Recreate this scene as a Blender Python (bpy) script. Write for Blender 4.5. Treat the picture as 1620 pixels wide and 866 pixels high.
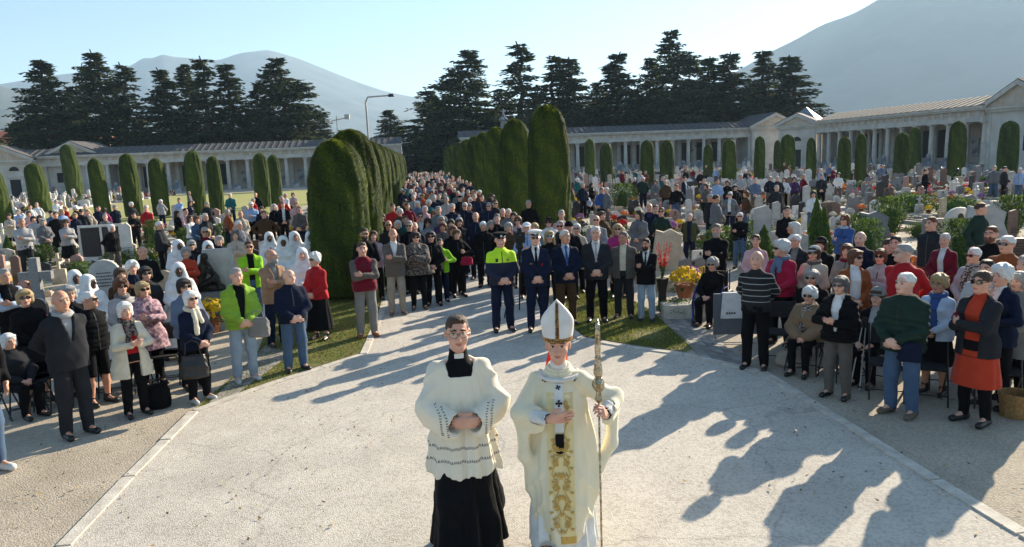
import bpy, math, random, time
import numpy as np
T0=time.time()
rng=np.random.default_rng(7); random.seed(7)
R=math.radians; PI=math.pi
sc=bpy.context.scene
for o in list(bpy.data.objects): bpy.data.objects.remove(o)
# ------------------------------------------------------------------ camera
CF=1150.; EYE=3.2; PITCH=R(9.1); ROLL=R(2.2)
cam=bpy.data.objects.new('camera',bpy.data.cameras.new('camera')); sc.collection.objects.link(cam)
cam.data.sensor_fit='HORIZONTAL'; cam.data.angle=2*math.atan(810/CF); cam.data.clip_start=.05; cam.data.clip_end=30000
_r=np.array([1,0,0.]); _d=np.array([0,math.cos(PITCH),-math.sin(PITCH)]); _w=np.array([0,math.sin(PITCH),math.cos(PITCH)])
_r2=_r*math.cos(ROLL)-_w*math.sin(ROLL); _w2=_w*math.cos(ROLL)+_r*math.sin(ROLL)
from mathutils import Matrix, Vector
M=Matrix.Identity(4)
for i in range(3):
    M[i][0]=_r2[i]; M[i][1]=_w2[i]; M[i][2]=-_d[i]
M[2][3]=EYE; cam.matrix_world=M; sc.camera=cam
def ray(px,py):
    v=_r2*((px-810)/CF)+_w2*((433-py)/CF)+_d; return v
def gp(px,py,z=0.):
    d=ray(px,py); t=(z-EYE)/d[2]; return float(d[0]*t),float(d[1]*t)
def proj(x,y,z):
    p=np.array([x,y,z-EYE]); k=p@_d
    return 810+CF*(p@_r2)/k, 433-CF*(p@_w2)/k
def zat(px,py,y):            # height seen at this pixel on the plane y
    d=ray(px,py); return EYE+d[2]*y/d[1]
# ------------------------------------------------------------------ light
SAZ,SEL=R(41.5),R(21.5)
w=bpy.data.worlds.new('World'); sc.world=w; w.use_nodes=True
nt=w.node_tree; bg=nt.nodes['Background']; sky=nt.nodes.new('ShaderNodeTexSky'); sky.sky_type='NISHITA'; sky.sun_disc=False
sky.sun_elevation=SEL; sky.sun_rotation=SAZ; sky.altitude=300; sky.air_density=1.0; sky.dust_density=0.35; sky.ozone_density=1.5
tint=nt.nodes.new('ShaderNodeMix'); tint.data_type='RGBA'; tint.blend_type='MULTIPLY'; tint.inputs[0].default_value=1; tint.inputs[7].default_value=(.80,.92,1,1); nt.links.new(sky.outputs[0],tint.inputs[6]); nt.links.new(tint.outputs[2],bg.inputs[0]); bg.inputs[1].default_value=.055
sl=bpy.data.lights.new('sun','SUN'); sl.energy=4.0; sl.angle=R(.5); sl.color=(1,.88,.70)
so=bpy.data.objects.new('sun',sl); sc.collection.objects.link(so)
so.rotation_euler=Vector((math.sin(SAZ)*math.cos(SEL),math.cos(SAZ)*math.cos(SEL),math.sin(SEL))).to_track_quat('Z','Y').to_euler()
vs=sc.view_settings; vs.view_transform='Standard'; vs.look='None'; vs.gamma=1; vs.exposure=1.7
sc.cycles.max_bounces=6; sc.cycles.diffuse_bounces=3; sc.cycles.glossy_bounces=2; sc.cycles.transparent_max_bounces=8; sc.cycles.volume_bounces=3
# ------------------------------------------------------------------ helpers
col=sc.collection
def put(o,parent=None,loc=None,rz=None):
    col.objects.link(o)
    if parent is not None: o.parent=parent
    if loc is not None: o.location=loc
    if rz is not None: o.rotation_euler=(0,0,rz)
    return o
def meta(o,label=None,cat=None,group=None,kind=None):
    if label: o['label']=label
    if cat: o['category']=cat
    if group: o['group']=group
    if kind: o['kind']=kind
    return o
def empty(name,loc=(0,0,0),rz=0): 
    o=bpy.data.objects.new(name,None); o.empty_display_size=.1; return put(o,None,loc,rz)
def npmesh(name,v,f,smooth=False,mats=(),mi=None):
    """v (n,3), f: (m,3|4) array, or list of such arrays"""
    me=bpy.data.meshes.new(name); v=np.asarray(v,np.float32)
    fs=f if isinstance(f,list) else [f]
    fs=[np.asarray(a,np.int32) for a in fs if len(a)]
    me.vertices.add(len(v)); me.vertices.foreach_set('co',v.ravel())
    nl=sum(a.size for a in fs); nf=sum(len(a) for a in fs)
    me.loops.add(nl); me.loops.foreach_set('vertex_index',np.concatenate([a.ravel() for a in fs]))
    tot=np.concatenate([np.full(len(a),a.shape[1],np.int32) for a in fs]); st=np.concatenate([[0],np.cumsum(tot)[:-1]]).astype(np.int32)
    me.polygons.add(nf); me.polygons.foreach_set('loop_start',st); me.polygons.foreach_set('loop_total',tot)
    if smooth: me.polygons.foreach_set('use_smooth',np.ones(nf,bool))
    if mi is not None: me.polygons.foreach_set('material_index',np.asarray(mi,np.int32))
    for m in mats: me.materials.append(m)
    me.update(calc_edges=True)
    return me
class MB:
    """collects boxes, lofts and polygons into one mesh"""
    def __init__(s): s.v=[]; s.f=[]; s.n=0
    def add(s,v,f):
        v=[tuple(a) for a in v]; s.v+=v; s.f+=[tuple(i+s.n for i in q) for q in f]; s.n+=len(v); return s
    def box(s,x0,x1,y0,y1,z0,z1,rz=0,c=None,tp=1.):
        cx,cy=(x0+x1)/2,(y0+y1)/2
        v=[]
        for z,k in ((z0,1),(z1,tp)):
            for x,y in ((x0,y0),(x1,y0),(x1,y1),(x0,y1)): v.append([cx+(x-cx)*k,cy+(y-cy)*k,z])
        if rz:
            c=c or (cx,cy); C,S=math.cos(rz),math.sin(rz)
            v=[[c[0]+(a-c[0])*C-(b-c[1])*S,c[1]+(a-c[0])*S+(b-c[1])*C,z] for a,b,z in v]
        return s.add(v,[(0,3,2,1),(4,5,6,7),(0,1,5,4),(1,2,6,5),(2,3,7,6),(3,0,4,7)])
    def prism(s,poly,z0,z1):
        n=len(poly); v=[(x,y,z0) for x,y in poly]+[(x,y,z1) for x,y in poly]
        return s.add(v,[tuple(range(n))[::-1],tuple(range(n,2*n))]+[(i,(i+1)%n,(i+1)%n+n,i+n) for i in range(n)])
    def extr(s,poly,y0,y1):       # poly in xz, extruded along y
        n=len(poly); v=[(x,y0,z) for x,z in poly]+[(x,y1,z) for x,z in poly]
        return s.add(v,[tuple(range(n)),tuple(range(n,2*n))[::-1]]+[(i,i+n,(i+1)%n+n,(i+1)%n) for i in range(n)])
    def tube(s,pts,r,n=8,cap=True):
        pts=[Vector(p) for p in pts]; rs=r if isinstance(r,(list,tuple)) else [r]*len(pts); rings=[]; up=None
        for i,p in enumerate(pts):
            d=(pts[min(i+1,len(pts)-1)]-pts[max(i-1,0)]).normalized()
            if up is None: up=Vector((0,0,1)) if abs(d.z)<.9 else Vector((1,0,0))
            a=d.cross(up).normalized(); up=a.cross(d).normalized()
            rings.append([p+(a*math.cos(t)+up*math.sin(t))*rs[i] for t in [2*PI*k/n for k in range(n)]])
        v=[q for rg in rings for q in rg]; f=[]
        for i in range(len(pts)-1):
            for k in range(n): f.append((i*n+k,(i+1)*n+k,(i+1)*n+(k+1)%n,i*n+(k+1)%n))
        if cap: f.append(tuple(range(n))); f.append(tuple(range((len(pts)-1)*n,len(pts)*n))[::-1])
        return s.add(v,f)
    def lathe(s,prof,n=16,c=(0,0),fl=None):
        v=[];f=[]
        for i,(r,z) in enumerate(prof):
            for k in range(n):
                rr=r*(fl(k) if fl else 1); v.append((c[0]+rr*math.cos(2*PI*k/n),c[1]+rr*math.sin(2*PI*k/n),z))
        for i in range(len(prof)-1):
            for k in range(n): f.append((i*n+k,i*n+(k+1)%n,(i+1)*n+(k+1)%n,(i+1)*n+k))
        f.append(tuple(range(n))[::-1]); f.append(tuple(range((len(prof)-1)*n,len(prof)*n)))
        return s.add(v,f)
    def mesh(s,name,mat,smooth=False):
        me=bpy.data.meshes.new(name); me.from_pydata([tuple(a) for a in s.v],[],s.f)
        if smooth: me.polygons.foreach_set('use_smooth',np.ones(len(me.polygons),bool))
        if mat is not None: me.materials.append(mat)
        return me
    def build(s,name,mat,parent=None,smooth=False,loc=None,rz=None):
        return put(bpy.data.objects.new(name,s.mesh(name,mat,smooth)),parent,loc,rz)
def lin(c):
    return tuple(((x/12.92) if x<=.04045 else ((x+.055)/1.055)**2.4) for x in c)
_mc={}
def mat(name,c,c2=None,rough=.85,scale=8.,bump=0.,bs=40.,detail=4,spec=.3,metal=0,rnd=0.,ramp=(.35,.65),extra=None,sheen=0,coord='Object',trans=0):
    if name in _mc: return _mc[name]
    m=bpy.data.materials.new(name); m.use_nodes=True; t=m.node_tree; N=t.nodes; L=t.links; b=N['Principled BSDF']
    b.inputs['Roughness'].default_value=rough; b.inputs['Specular IOR Level'].default_value=spec; b.inputs['Metallic'].default_value=metal
    if sheen: b.inputs['Sheen Weight'].default_value=sheen
    tc=N.new('ShaderNodeTexCoord'); n=N.new('ShaderNodeTexNoise'); n.inputs['Scale'].default_value=scale; n.inputs['Detail'].default_value=detail
    L.new(tc.outputs[coord],n.inputs['Vector'])
    r=N.new('ShaderNodeValToRGB'); c2=c2 or tuple(x*.82 for x in c)
    r.color_ramp.elements[0].color=(*c2,1); r.color_ramp.elements[1].color=(*c,1); r.color_ramp.elements[0].position=ramp[0]; r.color_ramp.elements[1].position=ramp[1]
    L.new(n.outputs['Fac'],r.inputs['Fac']); out=r.outputs['Color']
    if rnd:
        oi=N.new('ShaderNodeObjectInfo'); h=N.new('ShaderNodeHueSaturation'); mr=N.new('ShaderNodeMapRange')
        mr.inputs['To Min'].default_value=1-rnd; mr.inputs['To Max'].default_value=1+rnd
        L.new(oi.outputs['Random'],mr.inputs['Value']); L.new(mr.outputs[0],h.inputs['Value']); L.new(out,h.inputs['Color']); out=h.outputs['Color']
    if extra: out=extra(N,L,tc,out,b)
    L.new(out,b.inputs['Base Color'])
    if bump:
        n2=N.new('ShaderNodeTexNoise'); n2.inputs['Scale'].default_value=bs; n2.inputs['Detail'].default_value=3; L.new(tc.outputs[coord],n2.inputs['Vector'])
        bp=N.new('ShaderNodeBump'); bp.inputs['Strength'].default_value=bump; bp.inputs['Distance'].default_value=.02; L.new(n2.outputs['Fac'],bp.inputs['Height']); L.new(bp.outputs[0],b.inputs['Normal'])
    if trans:
        tb=N.new('ShaderNodeBsdfTranslucent'); L.new(out,tb.inputs['Color']); mx=N.new('ShaderNodeMixShader'); mx.inputs[0].default_value=trans; L.new(b.outputs[0],mx.inputs[1]); L.new(tb.outputs[0],mx.inputs[2]); L.new(mx.outputs[0],N['Material Output'].inputs[0])
    _mc[name]=m; return m
def mixc(N,L,a,b_,fac):      # mix two colour sockets/values
    m=N.new('ShaderNodeMix'); m.data_type='RGBA'
    for s,v in ((m.inputs[6],a),(m.inputs[7],b_)):
        if hasattr(v,'links'): L.new(v,s)
        else: s.default_value=(*v,1)
    if hasattr(fac,'links'): L.new(fac,m.inputs[0])
    else: m.inputs[0].default_value=fac
    return m.outputs[2]
# cemetery frame: the alley runs 7 degrees to the left of the view axis
CA=R(7.05)
def cw(a,b): return a*math.cos(CA)-b*math.sin(CA), a*math.sin(CA)+b*math.cos(CA)
def cinv(x,y): return x*math.cos(CA)+y*math.sin(CA), -x*math.sin(CA)+y*math.cos(CA)
# ------------------------------------------------------------------ ground
def ground_extra(N,L,tc,out,b):
    v=N.new('ShaderNodeTexVoronoi'); v.inputs['Scale'].default_value=55; L.new(tc.outputs['Object'],v.inputs['Vector'])
    r=N.new('ShaderNodeMapRange'); L.new(v.outputs['Color'],r.inputs['Value']); r.inputs['To Min'].default_value=.0; r.inputs['To Max'].default_value=.55
    o=mixc(N,L,out,(.17,.14,.11),r.outputs[0])
    return o
M_gravel=mat('gravel',(.64,.55,.42),(.44,.37,.275),scale=1.1,bump=.6,bs=60,rough=.95,detail=8,extra=ground_extra,ramp=(.3,.7))
def agg(N,L,tc,out,b):
    v=N.new('ShaderNodeTexVoronoi'); v.inputs['Scale'].default_value=42; L.new(tc.outputs['Object'],v.inputs['Vector'])
    r=N.new('ShaderNodeValToRGB'); e=r.color_ramp.elements; e[0].position=.1; e[0].color=(.13,.12,.11,1); e[1].position=.55; e[1].color=(.80,.76,.68,1)
    sp=N.new('ShaderNodeSeparateColor'); L.new(v.outputs['Color'],sp.inputs[0]); L.new(sp.outputs[0],r.inputs['Fac'])
    o=mixc(N,L,out,r.outputs['Color'],.20)
    # cracks
    cr=N.new('ShaderNodeTexVoronoi'); cr.feature='DISTANCE_TO_EDGE'; cr.inputs['Scale'].default_value=.30
    wn=N.new('ShaderNodeTexNoise'); wn.inputs['Scale'].default_value=2.5; wn.inputs['Detail'].default_value=5; L.new(tc.outputs['Object'],wn.inputs['Vector'])
    va=N.new('ShaderNodeMixRGB'); va.blend_type='ADD'; va.inputs[0].default_value=.45; L.new(tc.outputs['Object'],va.inputs[1]); L.new(wn.outputs['Color'],va.inputs[2]); L.new(va.outputs[0],cr.inputs['Vector'])
    m=N.new('ShaderNodeMapRange'); m.inputs['From Min'].default_value=0; m.inputs['From Max'].default_value=.007; m.inputs['To Min'].default_value=.28; m.inputs['To Max'].default_value=0; L.new(cr.outputs['Distance'],m.inputs['Value'])
    o=mixc(N,L,o,(.09,.08,.07),m.outputs[0])
    # large stains
    n=N.new('ShaderNodeTexNoise'); n.inputs['Scale'].default_value=.5; n.inputs['Detail'].default_value=6; L.new(tc.outputs['Object'],n.inputs['Vector'])
    m2=N.new('ShaderNodeMapRange'); m2.inputs['From Min'].default_value=.5; m2.inputs['From Max'].default_value=.75; m2.inputs['To Max'].default_value=.35; L.new(n.outputs['Fac'],m2.inputs['Value'])
    return mixc(N,L,o,(.26,.23,.19),m2.outputs[0])
M_plaza=mat('plaza_aggregate',(.62,.55,.45),(.50,.44,.36),scale=2.2,bump=.5,bs=70,rough=.9,detail=8,extra=agg,ramp=(.3,.7))
M_alley=mat('alley_concrete',(.52,.49,.44),(.40,.37,.33),scale=1.4,bump=.3,bs=60,rough=.9,detail=8,extra=agg)
M_stone=mat('white_stone',(.66,.60,.50),(.48,.43,.36),scale=6,bump=.3,bs=50)
M_paver=mat('paver_stone',(.36,.33,.29),(.25,.23,.20),scale=4,bump=.4,bs=60,rnd=.25)
M_lawn=mat('lawn_soil',(.13,.15,.035),(.22,.18,.06),scale=3,bump=.6,bs=50)
M_field=mat('field_grass',(.30,.32,.09),(.40,.36,.14),scale=.6,bump=.4,bs=20)
M_land=mat('valley_ground',(.13,.14,.06),(.22,.20,.12),scale=.004,rough=1,detail=8)
def sheet(name,poly,z,m,th=None):
    mb=MB()
    if th: mb.prism(poly,z-th,z)
    else: mb.add([(x,y,z) for x,y in poly],[tuple(range(len(poly)))])
    o=mb.build(name,m); return meta(o,kind='structure')
def circ(r,n=64): return [(r*math.cos(2*PI*i/n),r*math.sin(2*PI*i/n)) for i in range(n)]
sheet('ground',circ(9300,96),-.012,M_land)
sheet('cemetery_gravel',[cw(-95,-12),cw(80,-12),cw(80,112),cw(-95,112)],-.004,M_gravel)
LK=[(60,908),(100,866),(205,755),(307,652),(438,605),(575,561),(603,497),(627,455)]
RK=[(1760,925),(1620,846),(1480,761),(1340,672),(1205,589),(1080,561),(990,549),(920,537),(900,521),(886,500)]
LKw=[gp(*p) for p in LK]; RKw=[gp(*p) for p in RK]
plaza=[(-4.4,1.2),(4.9,1.2)]+[RKw[i] for i in range(0,9)]+[LKw[i] for i in range(6,-1,-1)]
plaza=[(-9,-3),(9,-3)]+plaza[2:]
sheet('plaza',plaza,0,M_plaza)
al0=cinv(*LKw[6])[0]; al1=cinv(*RKw[8])[0]
sheet('alley',[LKw[6],RKw[8],cw(al1,118),cw(al0,118)],.004,M_alley)
kerb=meta(empty('kerb'),kind='structure')
def kerb_line(P,wd=.13,zt=.016,L0=1.05,nm='kerb_stone'):
    for i in range(len(P)-1):
        a=Vector(P[i]);b=Vector(P[i+1]);L=(b-a).length;n=max(1,round(L/L0));d=(b-a)/n;an=math.atan2(d.y,d.x)
        for k in range(n):
            c=a+d*(k+.5); h=d.length/2-.006; q=wd/2*random.uniform(.9,1.08)
            MB().box(-h,h,-q,q,-.1,zt+random.uniform(-.006,.006),tp=.985).build(nm,M_stone,kerb,loc=(c.x+random.uniform(-.006,.006),c.y,0),rz=an+random.uniform(-.006,.006))
a0,b0=cinv(*LKw[6]); a1,b1=cinv(*RKw[8])
kerb_line(LKw[:7]+[cw(a0,b0+k) for k in range(6,60,6)])
kerb_line(RKw[:9]+[cw(a1,b1+k) for k in range(6,60,6)])
# grass patches with blades
def inpoly(x,y,P):
    r=np.zeros(len(x),bool); j=len(P)-1
    for i in range(len(P)):
        xi,yi=P[i];xj,yj=P[j]
        c=((yi>y)!=(yj>y))&(x<(xj-xi)*(y-yi)/(yj-yi+1e-12)+xi); r^=c; j=i
    return r
def blades(name,poly,n,mats,h=(.02,.05),z=0):
    P=np.array(poly); lo=P.min(0);hi=P.max(0)
    x=rng.uniform(lo[0],hi[0],n*3);y=rng.uniform(lo[1],hi[1],n*3);k=inpoly(x,y,poly);x=x[k][:n];y=y[k][:n];n=len(x)
    # patchy
    d=np.sin(x*3.1+y*1.3)+np.sin(y*4.3-x*2.2)+rng.normal(0,.8,n); k=d>-1.1; x=x[k];y=y[k];n=len(x)
    a=rng.uniform(0,2*PI,n);hh=rng.uniform(*h,n);w_=.006; ln=rng.normal(0,.018,(n,2))
    v=np.zeros((n,3,3)); v[:,0]=np.c_[x-np.cos(a)*w_,y-np.sin(a)*w_,np.full(n,z)]; v[:,1]=np.c_[x+np.cos(a)*w_,y+np.sin(a)*w_,np.full(n,z)]; v[:,2]=np.c_[x+ln[:,0],y+ln[:,1],z+hh]
    me=npmesh(name,v.reshape(-1,3),np.arange(3*n).reshape(-1,3),mats=mats,mi=rng.integers(0,len(mats),n))
    return meta(put(bpy.data.objects.new(name,me)),'short patchy lawn grass beside the pavement','grass',kind='stuff')
M_blade=[mat('blade_green',(.16,.22,.04),scale=3,trans=.4),mat('blade_yellow',(.36,.32,.08),scale=3,trans=.4),mat('blade_dark',(.09,.14,.025),scale=3)]
def off(p,q,k): return p
GL=[(309,648),(438,600),(571,558),(598,497),(620,450),(600,425),(470,440),(430,500),(405,565)]
GLw=[gp(*p) for p in GL]; gl=sheet('left_lawn',GLw,.0045,M_lawn); meta(gl,'strip of patchy lawn along the left kerb')
GR=[(907,519),(925,533),(995,545),(1085,557),(1100,551),(1056,516),(1030,492),(975,462),(900,452),(893,500)]
GRw=[gp(*p) for p in GR]; sheet('right_lawn',GRw,.0045,M_lawn)
blades('grass',GLw,42000,M_blade); blades('grass',GRw,34000,M_blade)
# paved strips of separate pavers
pav=meta(empty('paved_path'),kind='structure')
def pavers(A,B,C,D,nu,nv):
    A,B,C,D=[Vector(gp(*p)) for p in (A,B,C,D)]   # A-B one end, D-C other end
    for i in range(nu):
        for j in range(nv):
            u0,u1=i/nu,(i+1)/nu; v0,v1=j/nv,(j+1)/nv
            P=[A.lerp(B,u).lerp(D.lerp(C,u),v) for u,v in ((u0,v0),(u1,v0),(u1,v1),(u0,v1))]; c=sum(P,Vector((0,0)))/4
            P=[(c+(p-c)*.95)-c for p in P]
            MB().prism([tuple(p) for p in P],-.05,.014+random.uniform(0,.006)).build('paver',M_paver,pav,loc=(c.x,c.y,0))
pavers((1032,494),(1092,503),(1190,583),(1108,565),4,11)
pavers((330,640),(372,626),(462,560),(420,548),3,9)
# lawn far left, behind the graves
sheet('far_lawn',[cw(-31,45),cw(-9,43),cw(-9,98),cw(-31,98)],.0,M_field)
# ------------------------------------------------------------------ mountains
def ridge(name,prof,dist,depth,m,rough=40,foot=0.,seed=1,smooth=2):
    """prof: (px,py) skyline at distance dist; slopes down toward the viewer over depth metres"""
    r=np.random.default_rng(seed); px=np.array([p[0] for p in prof],float)
    nA=260; X=np.linspace(px[0],px[-1],nA); 
    az=[];el=[]
    for a,b in prof:
        d=ray(a,b); az.append(math.atan2(d[0],d[1])); el.append(d[2]/math.hypot(d[0],d[1]))
    A=np.linspace(az[0],az[-1],nA); E=np.interp(A,az,el); kw=np.hanning(2*smooth+3)[1:-1]; kw/=kw.sum(); E=np.convolve(np.pad(E,smooth,mode='edge'),kw,'valid')
    Hc=EYE+E*dist; nR=70; V=[]
    ph=r.uniform(0,6,(8,3))
    def nz(x,y):
        s=0
        for i in range(8):
            k=2**(i*.75); s+=np.sin(x*k+ph[i,0]+1.7*np.sin(y*k*.8+ph[i,1]))*np.sin(y*k*.9+ph[i,2])/k
        return s
    for j in range(nR+12):
        t=j/nR              # 0 foot .. 1 crest .. beyond
        rad=dist-depth*(1-t) if t<=1 else dist+depth*(t-1)*1.5
        q=A*dist/ (depth*.22)
        if t<=1:
            h=Hc*(t**1.25)+rough*nz(q,np.full_like(q,t*4))*math.sin(PI*min(t,1))**.6*1.0
        else: h=Hc*(1-(t-1)*2.2)
        h=np.where(t<=1,np.minimum(h,Hc*min(1,t*1.0+.02)),h)
        V.append(np.c_[np.sin(A)*rad,np.cos(A)*rad,h-25*(j==0)])
    V=np.concatenate(V); n=nR+12; idx=np.arange(n*nA).reshape(n,nA)
    F=np.stack([idx[:-1,:-1],idx[:-1,1:],idx[1:,1:],idx[1:,:-1]],-1).reshape(-1,4)
    return meta(put(bpy.data.objects.new(name,npmesh(name,V,F,True,[m]))),kind='structure')
M_mtn=mat('mountain_forest',(.04,.06,.05),(.075,.085,.075),scale=.006,detail=10,rough=1,ramp=(.45,.62))
ridge('left_hill',[(-420,150),(-200,120),(-60,128),(0,136),(40,148),(110,168),(200,205),(330,250)],2600,1300,M_mtn,18,seed=3)
ridge('far_mountain',[(-350,170),(-100,150),(80,120),(150,112),(205,106),(228,90),(243,94),(256,84),(270,90),(300,92),(345,96),(380,84),(425,79),(470,92),(520,112),(560,128),(610,145),(650,153),(690,160),(800,200),(1000,228)],5200,2400,M_mtn,24,seed=5)
ridge('right_mountain',[(860,238),(1000,200),(1100,150),(1180,105),(1232,74),(1262,64),(1280,50),(1300,37),(1350,25),(1368,12),(1400,-8),(1440,-26),(1500,-30),(1600,-38),(1750,-30),(1950,0),(2300,60)],3300,1250,M_mtn,7,seed=8,smooth=10)
# ------------------------------------------------------------------ implicit surfaces (smooth unions meshed by surface nets)
def axis(lo,hi,h,fine=()):
    x=lo; out=[x]
    while x<hi:
        s=h
        for a,b,hf in fine:
            if a<=x<=b: s=min(s,hf)
            elif 0<a-x<h: s=min(s,max(hf,a-x))
        x+=s; out.append(x)
    return np.array(out,np.float32)
class Fld:
    def __init__(s,xs,ys,zs):
        s.ax=(xs,ys,zs); s.D=np.full((len(xs),len(ys),len(zs)),5.,np.float32)
    def blk(s,lo,hi):
        sl=[];A=[]
        for i in range(3):
            a=max(0,np.searchsorted(s.ax[i],lo[i])-1); b=min(len(s.ax[i]),np.searchsorted(s.ax[i],hi[i])+1)
            sl.append(slice(a,b)); sh=[1,1,1]; sh[i]=-1; A.append(s.ax[i][a:b].reshape(sh))
        return tuple(sl),A
    def put(s,lo,hi,fn,k=.02,op='u'):
        m=k+.03
        sl,(X,Y,Z)=s.blk([a-m for a in lo],[a+m for a in hi]); S=s.D[sl]
        if S.size==0: return s
        d=fn(X,Y,Z)
        if op=='u':
            h=np.clip(.5+.5*(S-d)/k,0,1); s.D[sl]=S*(1-h)+d*h-k*h*(1-h)
        elif op=='s':
            d=-d; h=np.clip(.5-.5*(S-d)/k,0,1); s.D[sl]=S*(1-h)+d*h+k*h*(1-h)
        return s
    def cap(s,a,b,ra,rb=None,k=.02,op='u',sq=None):
        rb=ra if rb is None else rb; a=np.array(a,float);b=np.array(b,float); r=max(ra,rb); ab=b-a; L=max(ab@ab,1e-9)
        def fn(X,Y,Z):
            t=np.clip(((X-a[0])*ab[0]+(Y-a[1])*ab[1]+(Z-a[2])*ab[2])/L,0,1)
            px=X-a[0]-t*ab[0];py=Y-a[1]-t*ab[1];pz=Z-a[2]-t*ab[2]
            if sq is not None:      # sq=(direction, factor): flatten along a direction
                dd,kk=sq; q=px*dd[0]+py*dd[1]+pz*dd[2]; px=px+dd[0]*q*(kk-1);py=py+dd[1]*q*(kk-1);pz=pz+dd[2]*q*(kk-1)
            return np.sqrt(px*px+py*py+pz*pz)-(ra+(rb-ra)*t)
        return s.put(np.minimum(a,b)-r,np.maximum(a,b)+r,fn,k,op)
    def ell(s,c,r,k=.02,op='u',T=None):
        R_=max(r)
        def fn(X,Y,Z):
            x,y,z=X-c[0],Y-c[1],Z-c[2]
            if T is not None: x,y,z=T[0][0]*x+T[0][1]*y+T[0][2]*z,T[1][0]*x+T[1][1]*y+T[1][2]*z,T[2][0]*x+T[2][1]*y+T[2][2]*z
            q=np.sqrt((x/r[0])**2+(y/r[1])**2+(z/r[2])**2); return (q-1)*min(r)
        return s.put([c[i]-R_ for i in range(3)],[c[i]+R_ for i in range(3)],fn,k,op)
    def tor(s,kn,k=.03,p=2.4,fold=None,op='u'):
        """kn rows: z, half width, half depth, cx, cy"""
        kn=np.array(kn,float); z0,z1=kn[0,0],kn[-1,0]; A=kn[:,1].max(); B=kn[:,2].max()
        def fn(X,Y,Z):
            z=Z.ravel(); a,b,cx,cy=[np.interp(z,kn[:,0],kn[:,i]).astype(np.float32).reshape(1,1,-1) for i in (1,2,3,4)]
            x=X-cx;y=Y-cy
            if fold is not None:
                th=np.arctan2(y/b,x/a); g=1+fold(th,Z); a=a*g;b=b*g
            q=(np.abs(x/a)**p+np.abs(y/b)**p)**(1/p); d=(q-1)*np.minimum(a,b)
            return np.maximum(d,np.maximum(z0-Z,Z-z1))
        cx,cy=kn[:,3],kn[:,4]
        return s.put([(cx-A).min()-.05,(cy-B).min()-.05,z0],[(cx+A).max()+.05,(cy+B).max()+.05,z1],fn,k,op)
    def wrinkle(s,amp,fr=26,seed=0,zlo=-9,zhi=9):
        X,Y,Z=[s.ax[i].reshape([-1 if j==i else 1 for j in range(3)]) for i in range(3)]
        r=np.random.default_rng(seed); d=0
        for i in range(3):
            k=r.normal(0,1,3); k[2]*=1.6; k=k/np.linalg.norm(k)*fr*(1+.7*i); p=r.uniform(0,6)
            d=d+(1.6*np.abs(np.sin(.5*(X*k[0]+Y*k[1]+Z*k[2]+p+1.6*np.sin(X*k[1]*.6+Z*k[0]*.5+Y*k[2]*.4+p))))**.75-.9)/(1+.5*i)
        m=((Z>zlo)&(Z<zhi)); s.D=(s.D+amp*d*m).astype(np.float32); return s
    def bands(s,amp,per,zlo=-9,zhi=9):
        Z=s.ax[2].reshape(1,1,-1); s.D=s.D+(amp*(1-np.abs(np.sin(Z*PI/per))**.5)*((Z>zlo)&(Z<zhi))).astype(np.float32); return s
    def nets(s):
        D=s.D.copy(); D[0]=D[-1]=1;D[:,0]=D[:,-1]=1;D[:,:,0]=D[:,:,-1]=1
        S=D<0; n=S.shape
        c=[S[i:n[0]-1+i,j:n[1]-1+j,k:n[2]-1+k] for i in (0,1) for j in (0,1) for k in (0,1)]
        cnt=np.zeros(c[0].shape,np.int8)
        for q in c: cnt+=q
        cells=np.argwhere((cnt>0)&(cnt<8)); ids=np.full(c[0].shape,-1,np.int32); ids[tuple(cells.T)]=np.arange(len(cells))
        V=np.stack([D[cells[:,0]+i,cells[:,1]+j,cells[:,2]+k] for i in (0,1) for j in (0,1) for k in (0,1)],1)
        acc=np.zeros((len(cells),3));w_=np.zeros(len(cells))
        cs=[(i,j,k) for i in (0,1) for j in (0,1) for k in (0,1)]
        for a in range(8):
            for b in range(a+1,8):
                df=np.array(cs[b])-np.array(cs[a])
                if np.abs(df).sum()!=1: continue
                va,vb=V[:,a],V[:,b]; m=(va<0)!=(vb<0); t=np.where(m,va/np.where(m,va-vb,1),0)
                acc+=m[:,None]*(np.array(cs[a])[None]+t[:,None]*df[None]); w_+=m
        fr=acc/w_[:,None]
        P=np.empty((len(cells),3))
        for i in range(3):
            ax=s.ax[i]; P[:,i]=ax[cells[:,i]]+fr[:,i]*(ax[cells[:,i]+1]-ax[cells[:,i]])
        Q=[]
        for d in range(3):
            sa=[slice(None)]*3;sb=[slice(None)]*3; sa[d]=slice(0,-1);sb[d]=slice(1,None)
            A,B=S[tuple(sa)],S[tuple(sb)]; e=np.argwhere(A!=B)
            u,v=(d+1)%3,(d+2)%3
            ok=(e[:,u]>0)&(e[:,v]>0)&(e[:,u]<n[u]-1)&(e[:,v]<n[v]-1); e=e[ok]
            def g(du,dv):
                q=e.copy(); q[:,u]+=du;q[:,v]+=dv; return ids[tuple(q.T)]
            q=np.stack([g(-1,-1),g(0,-1),g(0,0),g(-1,0)],1); fl=~A[tuple(e.T)]
            q[fl]=q[fl][:,::-1]; Q.append(q)
        Q=np.concatenate(Q); Q=Q[(Q>=0).all(1)]
        return P,Q
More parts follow.
